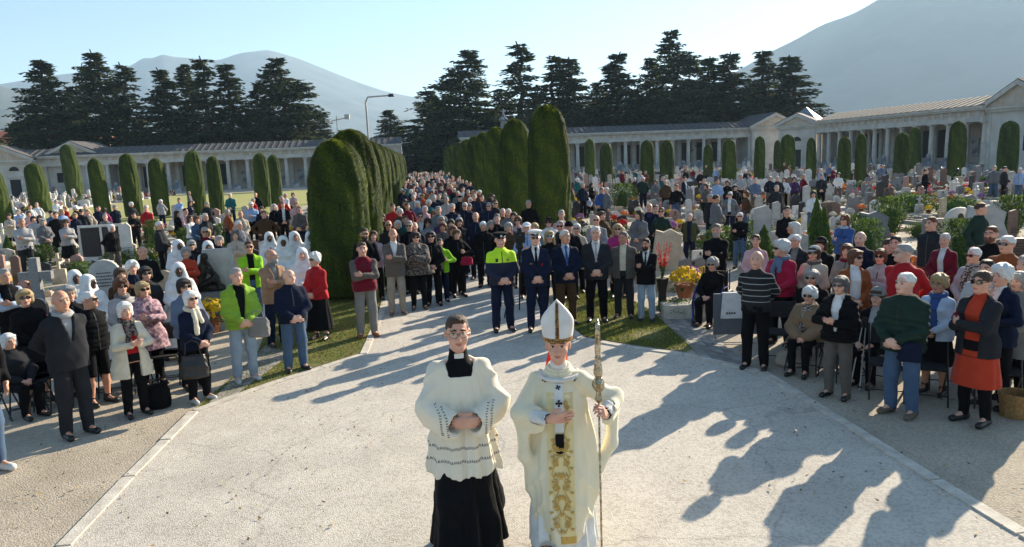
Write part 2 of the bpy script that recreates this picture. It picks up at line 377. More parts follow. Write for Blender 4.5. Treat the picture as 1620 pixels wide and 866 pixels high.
    def front(s,x,z,side=-1):
        """y of the surface seen from the front (-y) at x,z"""
        i=int(np.clip(np.searchsorted(s.ax[0],x),1,len(s.ax[0])-1)); k=int(np.clip(np.searchsorted(s.ax[2],z),1,len(s.ax[2])-1))
        i-= abs(s.ax[0][i-1]-x)<abs(s.ax[0][i]-x); k-= abs(s.ax[2][k-1]-z)<abs(s.ax[2][k]-z)
        L=s.D[i,:,k]; w_=np.where(L<0)[0]
        if len(w_)==0: return None
        j=w_[0] 
        if j==0: return float(s.ax[1][0])
        a,b=L[j-1],L[j]; return float(s.ax[1][j-1]+(s.ax[1][j]-s.ax[1][j-1])*a/(a-b))
# ------------------------------------------------------------------ rig
def nrm(v): v=np.array(v,float); return v/np.linalg.norm(v)
def ik(S,W,pole,l1,l2):
    S=np.array(S,float);W=np.array(W,float); d=W-S; L=np.linalg.norm(d); L=min(L,(l1+l2)*.995); u=nrm(d)
    a=(l1*l1-l2*l2+L*L)/(2*L); h=math.sqrt(max(l1*l1-a*a,1e-6)); p=np.array(pole,float); p=nrm(p-u*(p@u))
    return S+u*a+p*h, S+u*L
ZP={'m':[(.86,.168,.120,0,.012),(.95,.170,.124,0,.010),(1.05,.160,.118,0,.005),(1.2,.166,.116,0,.005),(1.28,.160,.114,0,.010),(1.35,.136,.098,0,.016),(1.42,.092,.078,0,.02),(1.455,.058,.060,0,.02),(1.48,.04,.045,0,.02)],
    'f':[(.84,.176,.125,0,.012),(.94,.180,.125,0,.012),(1.06,.142,.100,0,.01),(1.2,.150,.112,0,.0),(1.28,.155,.125,0,-.008),(1.34,.142,.104,0,.008),(1.39,.110,.086,0,.016),(1.43,.070,.064,0,.02),(1.48,.04,.045,0,.02)]}
def prof(sex,dx=0,dz=0,zlo=None,zhi=None,extra=()):
    k=np.array(ZP[sex],float); k[:,1:3]+=dx
    zs=k[:,0]
    lo=zlo if zlo is not None else zs[0]; hi=zhi if zhi is not None else zs[-1]
    pts=[z for z in zs if lo<z<hi]; pts=[lo]+pts+[hi]
    out=[[z]+[np.interp(z,k[:,0],k[:,i]) for i in (1,2,3,4)] for z in pts]
    out=np.array(out); out[:,0]+=dz; return out
SITDZ=-.42
def rig(pose,sex='m'):
    J={}; sx=.168 if sex=='m' else .150; dz=SITDZ if pose.startswith('sit') else 0.
    J['dz']=dz; zs=1.362+dz
    J['S']={-1:np.array([-sx,.012,zs]),1:np.array([sx,.012,zs])}
    W={'clasp':[(-.055,-.235,.985),(.06,-.225,.985)],'prayer':[(-.045,-.27,1.14),(.05,-.26,1.13)],
       'cross':[(.075,-.225,1.155),(-.06,-.262,1.19)],'behind':[(-.07,.19,.96),(.07,.20,.94)],
       'sides':[(-.245,-.03,.885),(.245,-.03,.885)],'strap':[(-.24,-.04,.89),(.13,-.235,1.14)],'chin':[(-.03,-.19,1.36),(.10,-.25,1.10)],
       'akimbo':[(-.20,-.03,1.0),(.20,-.03,1.0)],'bishop':[(-.075,-.285,1.155),(.335,-.22,1.16)],'walk':[(-.055,-.25,1.07),(.07,-.24,1.07)],
       'sit':[(-.07,-.30,.995+.03),(.07,-.30,.995+.02)],'sitcane':[(-.10,-.36,1.02),(.10,-.36,1.02)]}[pose]
    po={'clasp':[(-1,.5,-.4),(1,.5,-.4)],'prayer':[(-1,.2,-.8),(1,.2,-.8)],'cross':[(-1,-.1,-.8),(1,-.1,-.9)],'behind':[(-1,.5,0),(1,.5,0)],'sides':[(-.6,1,0),(.6,1,0)],
        'strap':[(-.6,1,0),(1,.2,-.6)],'chin':[(-.8,-.2,-1),(1,.2,-.8)],'akimbo':[(-1,.4,0),(1,.4,0)],'bishop':[(-1,.1,-.5),(1,.35,-.6)],'walk':[(-1,.3,-.4),(1,.3,-.4)],'sit':[(-1,.5,-.3),(1,.5,-.3)],'sitcane':[(-1,.5,-.3),(1,.5,-.3)]}[pose]
    for i,sd in enumerate((-1,1)):
        w_=np.array(W[i],float); w_[2]+=dz
        e,w_=ik(J['S'][sd],w_,po[i],.285,.25); J['E',sd]=e; J['W',sd]=w_
    HD={'clasp':[((.75,-.35,-.5),(.2,.9,-.1)),((-.75,-.25,-.55),(-.2,.9,-.1))],'prayer':[((.55,-.5,.35),(.7,.6,0)),((-.6,-.45,.35),(-.7,.6,0))],
        'cross':[((.8,.5,.1),(-.3,.8,-.2)),((-.75,.55,.1),(.3,.8,-.1))],'behind':[((.8,.1,-.5),(0,-1,0)),((-.8,.1,-.5),(0,-1,0))],
        'sides':[((.05,-.1,-1),(1,.1,0)),((-.05,-.1,-1),(-1,.1,0))],'strap':[((.05,-.1,-1),(1,.1,0)),((-.4,.1,.9),(-.2,1,0))],
        'chin':[((.3,.1,.9),(.3,1,0)),((-.9,.1,.1),(0,1,-.1))],'akimbo':[((.5,-.6,-.4),(1,.4,0)),((-.5,-.6,-.4),(-1,.4,0))],
        'bishop':[((.93,-.12,.18),(.1,.95,.1)),((-.18,-.75,.62),(-.95,.05,-.2))],'walk':[((.9,-.2,-.12),(.15,.95,.1)),((-.9,-.25,-.12),(-.15,.95,.1))],
        'sit':[((.65,-.55,-.25),(.1,.3,-1)),((-.65,-.5,-.25),(-.1,.3,-1))],'sitcane':[((.4,-.8,-.3),(.3,.1,-1)),((-.4,-.8,-.3),(-.3,.1,-1))]}[pose]
    J['H']={-1:HD[0],1:HD[1]}
    J['legs']={}
    for sd in (-1,1):
        if dz: J['legs'][sd]=[(sd*.085,.0,.50),(sd*.105,-.43,.49),(sd*.10,-.40,.08)]
        elif pose=='walk': J['legs'][sd]=[(sd*.085,.01,.90),(sd*.09,-.02-.10*sd,.49),(sd*.085,.03-.12*sd+(.08 if sd<0 else 0),.08)]
        else: J['legs'][sd]=[(sd*.085,.01,.90),(sd*.105,-.012,.49),(sd*.115,.025,.08)]
    return J
def hand(F,W,d,n,side,curl=.5,s=1.,k=.006,spread=.14):
    """W wrist, d finger direction, n palm normal, side: thumb direction sign along d x n"""
    W=np.array(W,float); d=nrm(d); n=np.array(n,float); n=nrm(n-d*(n@d)); t=np.cross(d,n)*side
    base=[(.030,.082),(.010,.088),(-.011,.085),(-.031,.078)]; Ls=[(.040,.026,.020),(.045,.029,.022),(.041,.027,.021),(.031,.021,.018)]
    for (u,l),L in zip(base,Ls):
        kn=W+d*l*s+t*u*s*1.0
        F.cap(W+d*.012*s+t*u*.55*s,kn,.0145*s,.0125*s,k=.016)
        a=curl*.5; p=kn; sp=nrm(d+t*u*spread*10)
        for i,l2 in enumerate(L):
            dd=sp*math.cos(a)+n*math.sin(a); q=p+dd*l2*s; F.cap(p,q,(.0100-.0009*i)*s,(.0092-.0010*i)*s,k=k*.6); p=q; a+=curl*(.9 if i==0 else .7)
    b=W+d*.022*s+t*.024*s; m=b+(d*.55+t*.62+n*.35)*.040*s; F.cap(b,m,.0150*s,.0115*s,k=.012)
    m2=m+(d*.8+t*.25+n*.4*curl)*.030*s; F.cap(m,m2,.0110*s,.0098*s,k=.005); F.cap(m2,m2+(d*.85+t*.0+n*.5*curl)*.024*s,.0098*s,.0080*s,k=.004)
def rotz(v,a,c=(0,.02)):
    C,S=math.cos(a),math.sin(a); x,y=v[0]-c[0],v[1]-c[1]; return (c[0]+x*C-y*S,c[1]+x*S+y*C,v[2])
def head(F,sex,dz,yaw=0,k=.018,fine=False,hs=1.0,age=0):
    zc=1.50
    def P(x,y,z):
        v=rotz((x*hs,.02+(y-.02)*hs,z),yaw); return (v[0],v[1],zc+(v[2]-zc)*hs+dz-.028)
    C,S=math.cos(yaw),math.sin(yaw); T=[[C,S,0],[-S,C,0],[0,0,1]]
    q=.94 if sex=='f' else 1.
    def E(c,r,k=k,op='u'): F.ell(P(*c),[a*hs for a in r],k,op,T)
    E((0,.012,1.662),(.0745*q,.094,.090)); E((0,-.022,1.605),(.0600*q,.070,.082),.02); E((0,-.060,1.552),(.036*q,.036,.034),.022)
    for sd in (-1,1):
        E((sd*.036,-.050,1.612),(.026,.030,.026),.02)              # cheek
        E((sd*.031,-.094,1.652),(.018,.016,.0115),.010,'s')        # eye socket
        E((sd*.031,-.0745,1.650),(.0135,.0135,.0105),.004)          # eyeball
        E((sd*.029,-.080,1.6735),(.026,.013,.0075),.009)           # brow ridge
        E((sd*.078*q,.012,1.635),(.010,.019,.031),.006)            # ear
    F.cap(P(0,-.084,1.662),P(0,-.112,1.612),.0085*hs,.0135*hs,k=.008)
    for sd in (-1,1): E((sd*.011,-.096,1.609),(.009,.011,.008),.006)
    E((0,-.0885,1.5870),(.0235,.0115,.0056),.003); E((0,-.0865,1.5770),(.0205,.0115,.0064),.003)
    if fine:
        E((0,-.101,1.5822),(.026,.010,.0016),.0015,'s')
        for sd in (-1,1): F.cap(P(sd*.020,-.103,1.607),P(sd*.033,-.090,1.580),.0035,.0028,k=.006,op='s'); E((sd*.0095,-.112,1.6015),(.0042,.006,.0028),.002,'s'); None
        for z_ in (1.697,1.706): F.cap(P(-.03,-.097,z_),P(.03,-.097,z_),.0012,k=.002,op='s')
    E((0,-.083,1.553),(.017,.014,.015),.01)
    F.cap((0,.022,1.42+dz),P(0,.018,1.57),.060*q,.054*q,k=.03)
    return P
def body_mesh(pose,sex,yaw=0,legs=True,fine=False,hs=1.05,curl=None,key=None,bare=False):
    J=rig(pose,sex); dz=J['dz']; h=.0105 if not fine else .0052
    W=[J['W',sd] for sd in (-1,1)]; z0=-.02; 
    wz=[(float(min(w_[2] for w_ in W))-.13,float(max(w_[2] for w_ in W))+.13,h*.95),(1.49+dz,1.78+dz,h*.85)]
    xs=axis(-.34,.44 if pose=='bishop' else .34,.02,[(-.17,.17,h)]+([(.2,.42,h)] if pose=='bishop' else [])); ys=axis(-.56 if dz else -.42,.30,.02,[(-.40,-.12,h*1.05)] +[(-.13,.12,h*1.1)])
    zs=axis(z0,1.80+dz,.028,wz); F=Fld(xs,ys,zs)
    F.tor(prof(sex,-.012,dz),k=.03)
    for sd in (-1,1):
        S,E,Wr=J['S'][sd],J['E',sd],J['W',sd]
        F.cap((0,.015,1.40+dz),S,.042,.046,k=.04); F.cap(S,E,.050,.038,k=.03); F.cap(E,Wr,.040,.027,k=.02)
        F.cap(Wr-nrm(Wr-E)*.04,Wr+nrm(J['H'][sd][0])*.015,.026,.024,k=.015)
        c=curl if curl is not None else {'clasp':.55,'walk':.55,'sides':.35,'cross':.3,'bishop':.25,'akimbo':.9,'strap':1.1,'chin':.8}.get(pose,.5)
        if pose=='bishop' and sd==1: c=1.25
        if pose=='strap' and sd==-1: c=.35
        th=1 if sd==-1 else -1
        hand(F,Wr+nrm(J['H'][sd][0])*.012,J['H'][sd][0],J['H'][sd][1],-th if pose in('sides','strap','akimbo') and False else th_side(J['H'][sd],pose),c,s=1.0 if sex=='m' else .9,k=.006)
        if legs:
            a,b,c_=[np.array(q) for q in J['legs'][sd]]
            F.cap(a,b,.078,.052,k=.03); F.cap(b,b+(c_-b)*.35,.050,.052,k=.02); F.cap(b+(c_-b)*.35,c_,.052,.034,k=.02); F.cap(c_,c_+np.array([sd*.02,-.13,-.035]),.034,.026,k=.02)
    P=head(F,sex,dz,yaw,fine=fine,hs=hs)
    v,f=F.nets()
    # material index from face centres in head space
    c=v[f].mean(1); C,S=math.cos(-yaw),math.sin(-yaw); x,y=c[:,0],c[:,1]-.02
    lx=(x*C-y*S)/hs; ly=(x*S+y*C)/hs+.02; lz=1.5+(c[:,2]+.028-dz-1.5)/hs
    mi=np.zeros(len(f),int)
    ax=np.abs(lx)
    mi[(((ax-.031)/.0115)**2+((lz-1.650)/.0058)**2<1)&(ly<-.05)]=2
    if fine:
        mi[(((ax-.031)/.0135)**2+((lz-1.650)/.0060)**2<1)&(ly<-.05)]=4; mi[(np.abs(ax-.031)<.0062)&(np.abs(lz-1.6505)<.0062)&(ly<-.05)]=2; mi[(ax>.018)&(ax<.045)&(np.abs(lz-1.6565)<.0022)&(ly<-.05)]=2
    mi[(ax>.012)&(ax<.052)&(np.abs(lz-(1.676-(np.maximum(ax-.03,0))*.25))<(.0048 if fine else .0055))&(ly<-.05)]=3
    mi[((lx/.0235)**2+((lz-1.582-ax*ax*(9 if fine else 0))/(.0080 if fine else .0095))**2<1)&(ly<-.07)]=1
    me=npmesh('body',v,f,True,mi=mi); me['P']=0
    for _ in range(5): me.materials.append(None)
    return me
def th_side(H,pose):
    """thumb side: choose the sign so that thumbs point up (or forward for hanging hands)"""
    d=nrm(H[0]); n=np.array(H[1],float); n=nrm(n-d*(n@d)); t=np.cross(d,n)
    want=np.array([0,-1,.15]) if abs(d[2])>.85 else np.array([0,-.1,1.])
    return 1 if t@want>0 else -1
# ------------------------------------------------------------------ garments
def top_mesh(pose,sex,tk='',zb=.86,dx=.028,sl=.016,V=None,wr=.0055,band=0,flare=0.,sleeves=True,hood=False,collar=False,h=.0145,inner=False,depth=0,name='jacket',cuff=0):
    J=rig(pose,sex); dz=J['dz']; sit=dz!=0
    if sit: zb=max(zb,.86)
    F=Fld(axis(-.42,.42,h),axis(-.46,.32,h),axis(zb+dz-.05,1.62+dz,h))
    pr=prof(sex,dx,dz,max(zb,.84),1.49)
    pr[:,1]+=np.interp(pr[:,0]-dz,[.84,1.0,1.2],[flare*.5+.004,.002,0])
    if zb<.84:
        b=pr[0].copy(); b[0]=zb; b[1]+=flare*(.84-zb)+.005; b[2]+=flare*(.84-zb); pr=np.vstack([b,pr])
    ph=(len(pose)*3+ord(sex)+int(zb*100))%7
    fold=(lambda th,Z: (.025*np.sin(6*th+ph)+.015*np.sin(11*th+2*ph))*np.clip((1.0-(Z-dz))/.4,0,1)) if zb<.8 else None
    F.tor(pr,k=.03,fold=fold)
    for sd in (-1,1):
        S,E,W=J['S'][sd],J['E',sd],J['W',sd]
        F.cap((0,.018,1.410+dz),S+np.array([0,0,.002]),.038+dx*.4,.040+dx*.5,k=.06)
        if sleeves:
            F.cap(S,E,.047+sl,.043+sl,k=.035); e=W-nrm(W-E)*.018; F.cap(E,e,.045+sl,.032+sl+cuff,k=.03)
    if hood:
        F.cap((-.085,.06,1.455+dz),(0,.10,1.47+dz),.045,.05,k=.03); F.cap((.085,.06,1.455+dz),(0,.10,1.47+dz),.045,.05,k=.03)
        for sd in (-1,1): F.cap((sd*.095,.03,1.46+dz),(sd*.07,-.085,1.42+dz),.036,.022,k=.02)
    if collar:
        for a in np.linspace(-2.6,2.6,14):
            F.cap((.072*math.sin(a),.025-.068*math.cos(a)*1.0,1.45+dz),(.070*math.sin(a),.03-.066*math.cos(a),1.480+dz),.014,.012,k=.02)
        F.cap((0,.02,1.44+dz),(0,.02,1.56+dz),.056,.054,k=.004,op='s')
    if wr: F.wrinkle(wr,24,seed=ph)
    if band: F.bands(band,.075)
    if V:
        zv,wt,wb=V   # bottom of the opening, half width at the collar, half width at the bottom
        def fn(X,Y,Z):
            t=np.clip((Z-dz-zv)/(1.46-zv),0,1); hw=wb+(wt-wb)*t; d=np.abs(X)-hw
            return np.maximum(np.maximum(d,(zv+dz-Z)),Y-.0)
        # cut only the shell: the torso front, not the forearms
        G=Fld(*F.ax); G.tor(prof(sex,dx+.045,dz,max(zb,.84) if zb>=.84 else .84,1.49),k=.01)
        X,Y,Z=[F.ax[i].reshape([-1 if j==i else 1 for j in range(3)]) for i in range(3)]
        arm=Fld(*F.ax)
        for sd in (-1,1): arm.cap(J['E',sd],J['W',sd],.052+sl,.04+sl,k=.02)
        cut=np.maximum(fn(X,Y,Z),-arm.D+.004)
        F.D=np.maximum(F.D,-cut)
    # hem is cut flat
    Z=F.ax[2].reshape(1,1,-1); F.D=np.maximum(F.D,(zb+dz)-Z)
    v,f=F.nets(); me=npmesh(name,v,f,True); me.materials.append(None); FR[name,pose,sex]=F; FR[name+'|'+tk,pose,sex]=F; return me
FR={}
def shirt_mesh(pose,sex):
    J=rig(pose,sex); dz=J['dz']; F=Fld(axis(-.26,.26,.016),axis(-.2,.2,.016),axis(.85+dz,1.56+dz,.016))
    F.tor(prof(sex,.012,dz,.965,1.49),k=.02)
    F.cap((0,.022,1.42+dz),(0,.014,1.478+dz),.066,.061,k=.02)
    for sd in (-1,1): F.cap((sd*.03,-.045,1.470+dz),(sd*.055,-.072,1.435+dz),.014,.008,k=.008)   # collar points
    F.wrinkle(.0015,22,seed=3); v,f=F.nets(); me=npmesh('shirt',v,f,True); me.materials.append(None); FR['shirt',pose,sex]=F; return me
def trouser_mesh(pose,sex,fit=.022,zb=.045):
    J=rig(pose,sex); dz=J['dz']; ylo=-.56 if dz else -.28
    F=Fld(axis(-.32,.32,.0155),axis(ylo,.24,.0155),axis(zb-.03,(1.0 if not dz else .72),.0155))
    F.tor(prof(sex,.017,dz,.86,.985) if not dz else prof(sex,.014,dz,.86,1.08),k=.03)
    for sd in (-1,1):
        a,b,c=[np.array(q) for q in J['legs'][sd]]
        if dz: F.ell((sd*.08,.03,.47),(.105,.12,.09),k=.04)
        F.cap(a,b,.088+fit*.3,.056+fit,k=.025); F.cap(b,c+np.array([0,0,-.01]),.054+fit,.040+fit,k=.02)
    F.wrinkle(.0045,17,seed=(len(pose)+ord(sex))%9,zhi=.85)
    def hem(z): return F.ax[2].reshape(1,1,-1)
    F.D=np.maximum(F.D,zb-hem(0)); v,f=F.nets(); me=npmesh('trousers',v,f,True); me.materials.append(None); return me
def skirt_mesh(pose,sex,zb=.45,fl=.05,n=9,am=.03):
    J=rig(pose,sex); dz=J['dz']
    if dz:
        F=Fld(axis(-.3,.3,.0155),axis(-.56,.24,.0155),axis(.1,.75,.0155)); F.tor(prof(sex,.014,dz,.86,1.08),k=.03)
        F.cap((-.08,.02,.49),(-.1,-.42,.48),.10,.085,k=.06); F.cap((.08,.02,.49),(.1,-.42,.48),.10,.085,k=.06)
        F.cap((-.09,-.43,.46),(-.09,-.42,.26),.075,.08,k=.05); F.cap((.09,-.43,.46),(.09,-.42,.26),.075,.08,k=.05)
        Z=F.ax[2].reshape(1,1,-1); F.D=np.maximum(F.D,.24-Z)
    else:
        F=Fld(axis(-.36,.36,.0155),axis(-.3,.3,.0155),axis(zb-.04,1.04,.0155)); pr=prof(sex,.014,0,.86,1.03); b=pr[0].copy(); b[0]=zb; b[1]+=fl;b[2]+=fl; pr=np.vstack([b,pr])
        F.tor(pr,k=.03,fold=lambda th,Z: am*np.sin(n*th+1.3*np.sin(2*th))*np.clip((1.0-Z)/.4,0,1))
        Z=F.ax[2].reshape(1,1,-1); F.D=np.maximum(F.D,zb-Z)
    F.wrinkle(.0025,15,seed=2); v,f=F.nets(); me=npmesh('skirt',v,f,True); me.materials.append(None); return me
def shoe_mesh(pose,sd,kind='shoe'):
    J=rig(pose,'m'); c=np.array(J['legs'][sd][2]); F=Fld(axis(c[0]-.1,c[0]+.1,.009),axis(c[1]-.24,c[1]+.12,.011),axis(-.03,.32,.009))
    t=c+np.array([sd*.028,-.155,0]); z=.042
    if c[2]>.1: z=.042
    F.cap((c[0],c[1]+.035,z),(t[0],t[1],z-.010),.046,.038,k=.02); F.cap((c[0],c[1]+.005,z+.01),(c[0],c[1]+.005,z+.075 if kind!='boot' else .26),.045,.050,k=.03)
    Z=F.ax[2].reshape(1,1,-1); F.D=np.maximum(F.D,-Z+.0); v,f=F.nets(); me=npmesh('shoe',v,f,True); me.materials.append(None); return me
# ------------------------------------------------------------------ hair and hats (head space, 1.75 m figure; object origin on the neck axis)
def hairm(kind):
    F=Fld(axis(-.19,.19,.0085),axis(-.19,.22,.0085),axis(1.22 if kind in('long','veil','shoulder') else 1.44,1.90,.0085))
    def box(lo,hi,k=.02):
        F.put([-.2,-.2,1.2],[.2,.2,1.9],lambda X,Y,Z: np.maximum(np.maximum(np.abs(X-(lo[0]+hi[0])/2)-(hi[0]-lo[0])/2,np.abs(Y-(lo[1]+hi[1])/2)-(hi[1]-lo[1])/2),np.abs(Z-(lo[2]+hi[2])/2)-(hi[2]-lo[2])/2),k,'s')
    def face(zt=1.70,w_=.062): # cut the face opening
        F.ell((0,-.135,1.60),(w_,.10,zt-1.60),.015,'s')
    sd2=(-1,1)
    if kind=='short':
        F.ell((0,.018,1.674),(.0785,.0960,.0850)); F.ell((0,-.006,1.738),(.058,.066,.026),.02); F.put([-.2,-.2,1.4],[.2,.2,1.9],lambda X,Y,Z:(Z-1.60)*.75+(Y-.012)*-.66+0*X,.015,'s') if False else None
        F.put([-.2,-.2,1.4],[.2,.2,1.9],lambda X,Y,Z:( .80*(Z-1.640)+.60*(Y+.008))+0*X,.012,'s'); face(1.722,.060)
    elif kind=='bald':   # ring of hair round the back and sides
        F.ell((0,.022,1.652),(.080,.096,.078)); F.put([-.2,-.2,1.4],[.2,.2,1.9],lambda X,Y,Z:(Z-1.600)+0*X+0*Y,.01,'s'); F.ell((0,-.03,1.74),(.072,.12,.075),.012,'s'); F.put([-.2,-.2,1.4],[.2,.2,1.9],lambda X,Y,Z:(Y+.012)+0*X+0*Z,.01,'s')
    elif kind=='thin':
        F.ell((0,.024,1.670),(.078,.093,.087)); F.put([-.2,-.2,1.4],[.2,.2,1.9],lambda X,Y,Z:( .80*(Z-1.635)+.60*(Y-.006))+0*X,.012,'s'); F.ell((0,-.11,1.66),(.07,.085,.085),.012,'s')
    elif kind=='bob':
        F.ell((0,.018,1.685),(.094,.106,.090)); 
        for s_ in sd2: F.cap((s_*.070,.010,1.67),(s_*.072,-.005,1.575),.034,.030,k=.03)
        F.cap((0,.07,1.66),(0,.075,1.56),.062,.055,k=.03); F.cap((-.045,-.062,1.722),(.05,-.060,1.722),.026,.024,k=.02); face(1.695,.058)
    elif kind=='puff':
        F.ell((0,.02,1.700),(.108,.118,.100)); 
        for s_ in sd2: F.ell((s_*.075,.02,1.645),(.042,.06,.06),.03)
        F.ell((0,.075,1.62),(.07,.05,.07),.03); F.cap((-.04,-.065,1.735),(.04,-.065,1.735),.032,k=.02); face(1.704,.056); F.wrinkle(.006,70,seed=5)
    elif kind in('long','shoulder'):
        F.ell((0,.018,1.682),(.090,.104,.090)); zb=1.30 if kind=='long' else 1.42
        for s_ in sd2: F.cap((s_*.072,.012,1.68),(s_*.092,.015,zb+.06),.032,.030,k=.03)
        F.cap((0,.07,1.67),(0,.10,zb),.068,.062,k=.04); F.cap((-.03,-.060,1.728),(.045,-.056,1.725),.022,k=.02); face(1.71,.056)
        F.cap((0,-.03,1.5),(0,-.03,1.60),.055,.055,k=.012,op='s')
    elif kind=='bun':
        F.ell((0,.018,1.678),(.082,.099,.088)); F.ell((0,.12,1.70),(.042,.035,.042),.02); F.put([-.2,-.2,1.4],[.2,.2,1.9],lambda X,Y,Z:( .80*(Z-1.630)+.60*(Y-.0))+0*X,.012,'s'); face(1.71,.056)
    elif kind=='beanie':
        F.ell((0,.018,1.700),(.090,.104,.085)); F.put([-.2,-.2,1.4],[.2,.2,1.9],lambda X,Y,Z:(Z-1.668-(Y*-.12))+0*X,.008,'s')
        for a in np.linspace(0,2*PI,25)[:-1]:
            b=a+2*PI/24; F.cap((.086*math.sin(a),.018-.100*math.cos(a),1.680),(.086*math.sin(b),.018-.100*math.cos(b),1.680),.015,k=.008)
        F.wrinkle(.0015,120,seed=1)
    elif kind=='pompom':
        F.ell((0,.018,1.705),(.092,.106,.090)); F.ell((0,.03,1.82),(.035,.035,.035),.01); F.put([-.2,-.2,1.4],[.2,.2,1.9],lambda X,Y,Z:(Z-1.672)+0*X+0*Y,.008,'s'); F.wrinkle(.003,110,seed=1)
    elif kind=='cap':    # flat cap / baseball cap
        F.ell((0,.018,1.700),(.087,.102,.070)); F.put([-.2,-.2,1.4],[.2,.2,1.9],lambda X,Y,Z:(Z-1.685)+0*X+0*Y,.006,'s'); F.cap((-.03,-.09,1.695),(.03,-.09,1.695),.045,k=.01,sq=((0,0,1),5.)); F.cap((-.015,-.125,1.69),(.015,-.125,1.69),.04,k=.01,sq=((0,0,1),5.))
    elif kind=='hat':
        F.ell((0,.018,1.715),(.085,.098,.075),.01); F.ell((0,.018,1.70),(.15,.165,.009),.01); F.put([-.2,-.2,1.4],[.2,.2,1.9],lambda X,Y,Z:(Z-1.688)+0*X+0*Y,.004,'s')
    elif kind=='veil':   # nun: close cap with cloth falling to the shoulders
        F.ell((0,.022,1.675),(.092,.108,.098)); F.cap((0,.05,1.66),(0,.075,1.40),.100,.13,k=.05,sq=((0,1,0),1.5))
        for s_ in sd2: F.cap((s_*.062,-.015,1.66),(s_*.10,-.03,1.42),.040,.07,k=.04)
        F.cap((-.06,-.05,1.49),(.06,-.05,1.49),.045,k=.03); F.cap((-.10,-.03,1.42),(.10,-.03,1.42),.06,k=.04)
        F.ell((0,-.14,1.610),(.058,.14,.086),.008,'s'); F.wrinkle(.003,26,seed=4)
    elif kind=='capband':
        F.ell((0,.014,1.712),(.0905,.1045,.030),.01); F.put([-.2,-.2,1.4],[.2,.2,1.9],lambda X,Y,Z:(Z-1.698)+0*X+0*Y,.004,'s'); F.put([-.2,-.2,1.4],[.2,.2,1.9],lambda X,Y,Z:(1.722-Z)+0*X+0*Y,.004,'s'); F.ell((0,-.088,1.694),(.074,.068,.009),.006)
    elif kind=='police': # peaked cap
        F.ell((0,.01,1.752),(.118,.125,.030),.01); F.ell((0,.015,1.715),(.088,.102,.04),.012); F.put([-.2,-.2,1.4],[.2,.2,1.9],lambda X,Y,Z:(Z-1.692)+0*X+0*Y,.004,'s'); F.ell((0,-.08,1.69),(.075,.065,.007),.006)
    if kind in('short','bob','long','shoulder','bun','thin','bald'): F.wrinkle(.0022,85,seed=7)
    v,f=F.nets(); v=(v-np.array([0,.02,1.5]))*1.05+np.array([0,0,1.5]); me=npmesh('hair',v,f,True); me.materials.append(None); return me
def glassm(kind):
    y=-.112; a=MB(); n=14
    for s_ in (-1,1):
        c=(s_*.033,y,1.651); rx,rz=(.028,.0205) if kind=='sun' else (.026,.018)
        pts=[(c[0]+rx*math.copysign(abs(math.cos(t))**.8,math.cos(t)),c[1]+abs(s_*.033+rx*math.cos(t))**2*6.5,c[2]+rz*math.copysign(abs(math.sin(t))**.8,math.sin(t))) for t in [2*PI*k/n for k in range(n)]]
        if kind=='lens' or kind=='sun':
            v=pts+[(p[0],p[1]+.003,p[2]) for p in pts]; a.add(v,[tuple(range(n)),tuple(range(n,2*n))[::-1]]+[(i,i+n,(i+1)%n+n,(i+1)%n) for i in range(n)])
        if kind=='spec': a.tube(pts+[pts[0]],.0016,5,cap=False)
        if kind!='lens': a.tube([(s_*.060,y+.022,1.655),(s_*.076,y+.05,1.655),(s_*.081,y+.115,1.650)],.0026 if kind=='sun' else .0016,5)
    if kind!='lens': a.tube([(-.008,y+.001,1.656),(.008,y+.001,1.656)],.0024,5)
    a.v=[(x*1.05,(yy-.02+.006)*1.05,1.5+(z-1.5)*1.05) for x,yy,z in a.v]; return a.mesh('glasses',None,False)
# ------------------------------------------------------------------ people
COL={'black':(.007,.007,.008),'charcoal':(.026,.027,.031),'grey':(.16,.16,.165),'lightgrey':(.42,.41,.40),'white':(.80,.79,.76),'navy':(.010,.015,.036),'blue':(.04,.09,.26),'skyblue':(.32,.45,.66),'paleblue':(.45,.54,.66),
'denim':(.07,.12,.20),'lightdenim':(.30,.38,.46),'slate':(.13,.17,.25),'red':(.45,.015,.02),'crimson':(.40,.012,.05),'maroon':(.17,.008,.022),'pink':(.62,.38,.38),'rose':(.46,.30,.33),'magenta':(.42,.03,.16),'orange':(.55,.09,.025),'rust':(.28,.075,.02),
'brown':(.085,.045,.022),'tan':(.36,.21,.12),'camel':(.26,.17,.10),'beige':(.52,.44,.34),'cream':(.74,.66,.50),'khaki':(.20,.165,.11),'olive':(.07,.075,.035),'taupe':(.12,.105,.09),'green':(.05,.16,.05),'lime':(.28,.60,.02),'applegreen':(.25,.42,.04),'teal':(.01,.12,.12),'darkgreen':(.02,.04,.03),
'purple':(.07,.03,.11),'yellow':(.75,.50,.02),'stone':(.30,.27,.22),'ash':(.23,.22,.20),'redcoral':(.50,.05,.02)}
CNAME={'lightgrey':'light grey','skyblue':'sky blue','paleblue':'pale blue','denim':'blue denim','lightdenim':'faded denim','slate':'slate blue','applegreen':'apple green','darkgreen':'dark green','redcoral':'coral red','lime':'bright lime','magenta':'deep pink','ash':'ash grey'}
HC={'white':(.88,.86,.82),'silver':(.66,.64,.60),'gray':(.38,.365,.34),'dark':(.022,.016,.012),'brown':(.075,.040,.020),'auburn':(.14,.055,.025),'blond':(.46,.32,.15),'darkgray':(.13,.12,.11)}
SK={'a':(.73,.41,.285),'b':(.64,.34,.22),'c':(.78,.47,.345),'d':(.53,.275,.175),'n':(.11,.058,.036)}
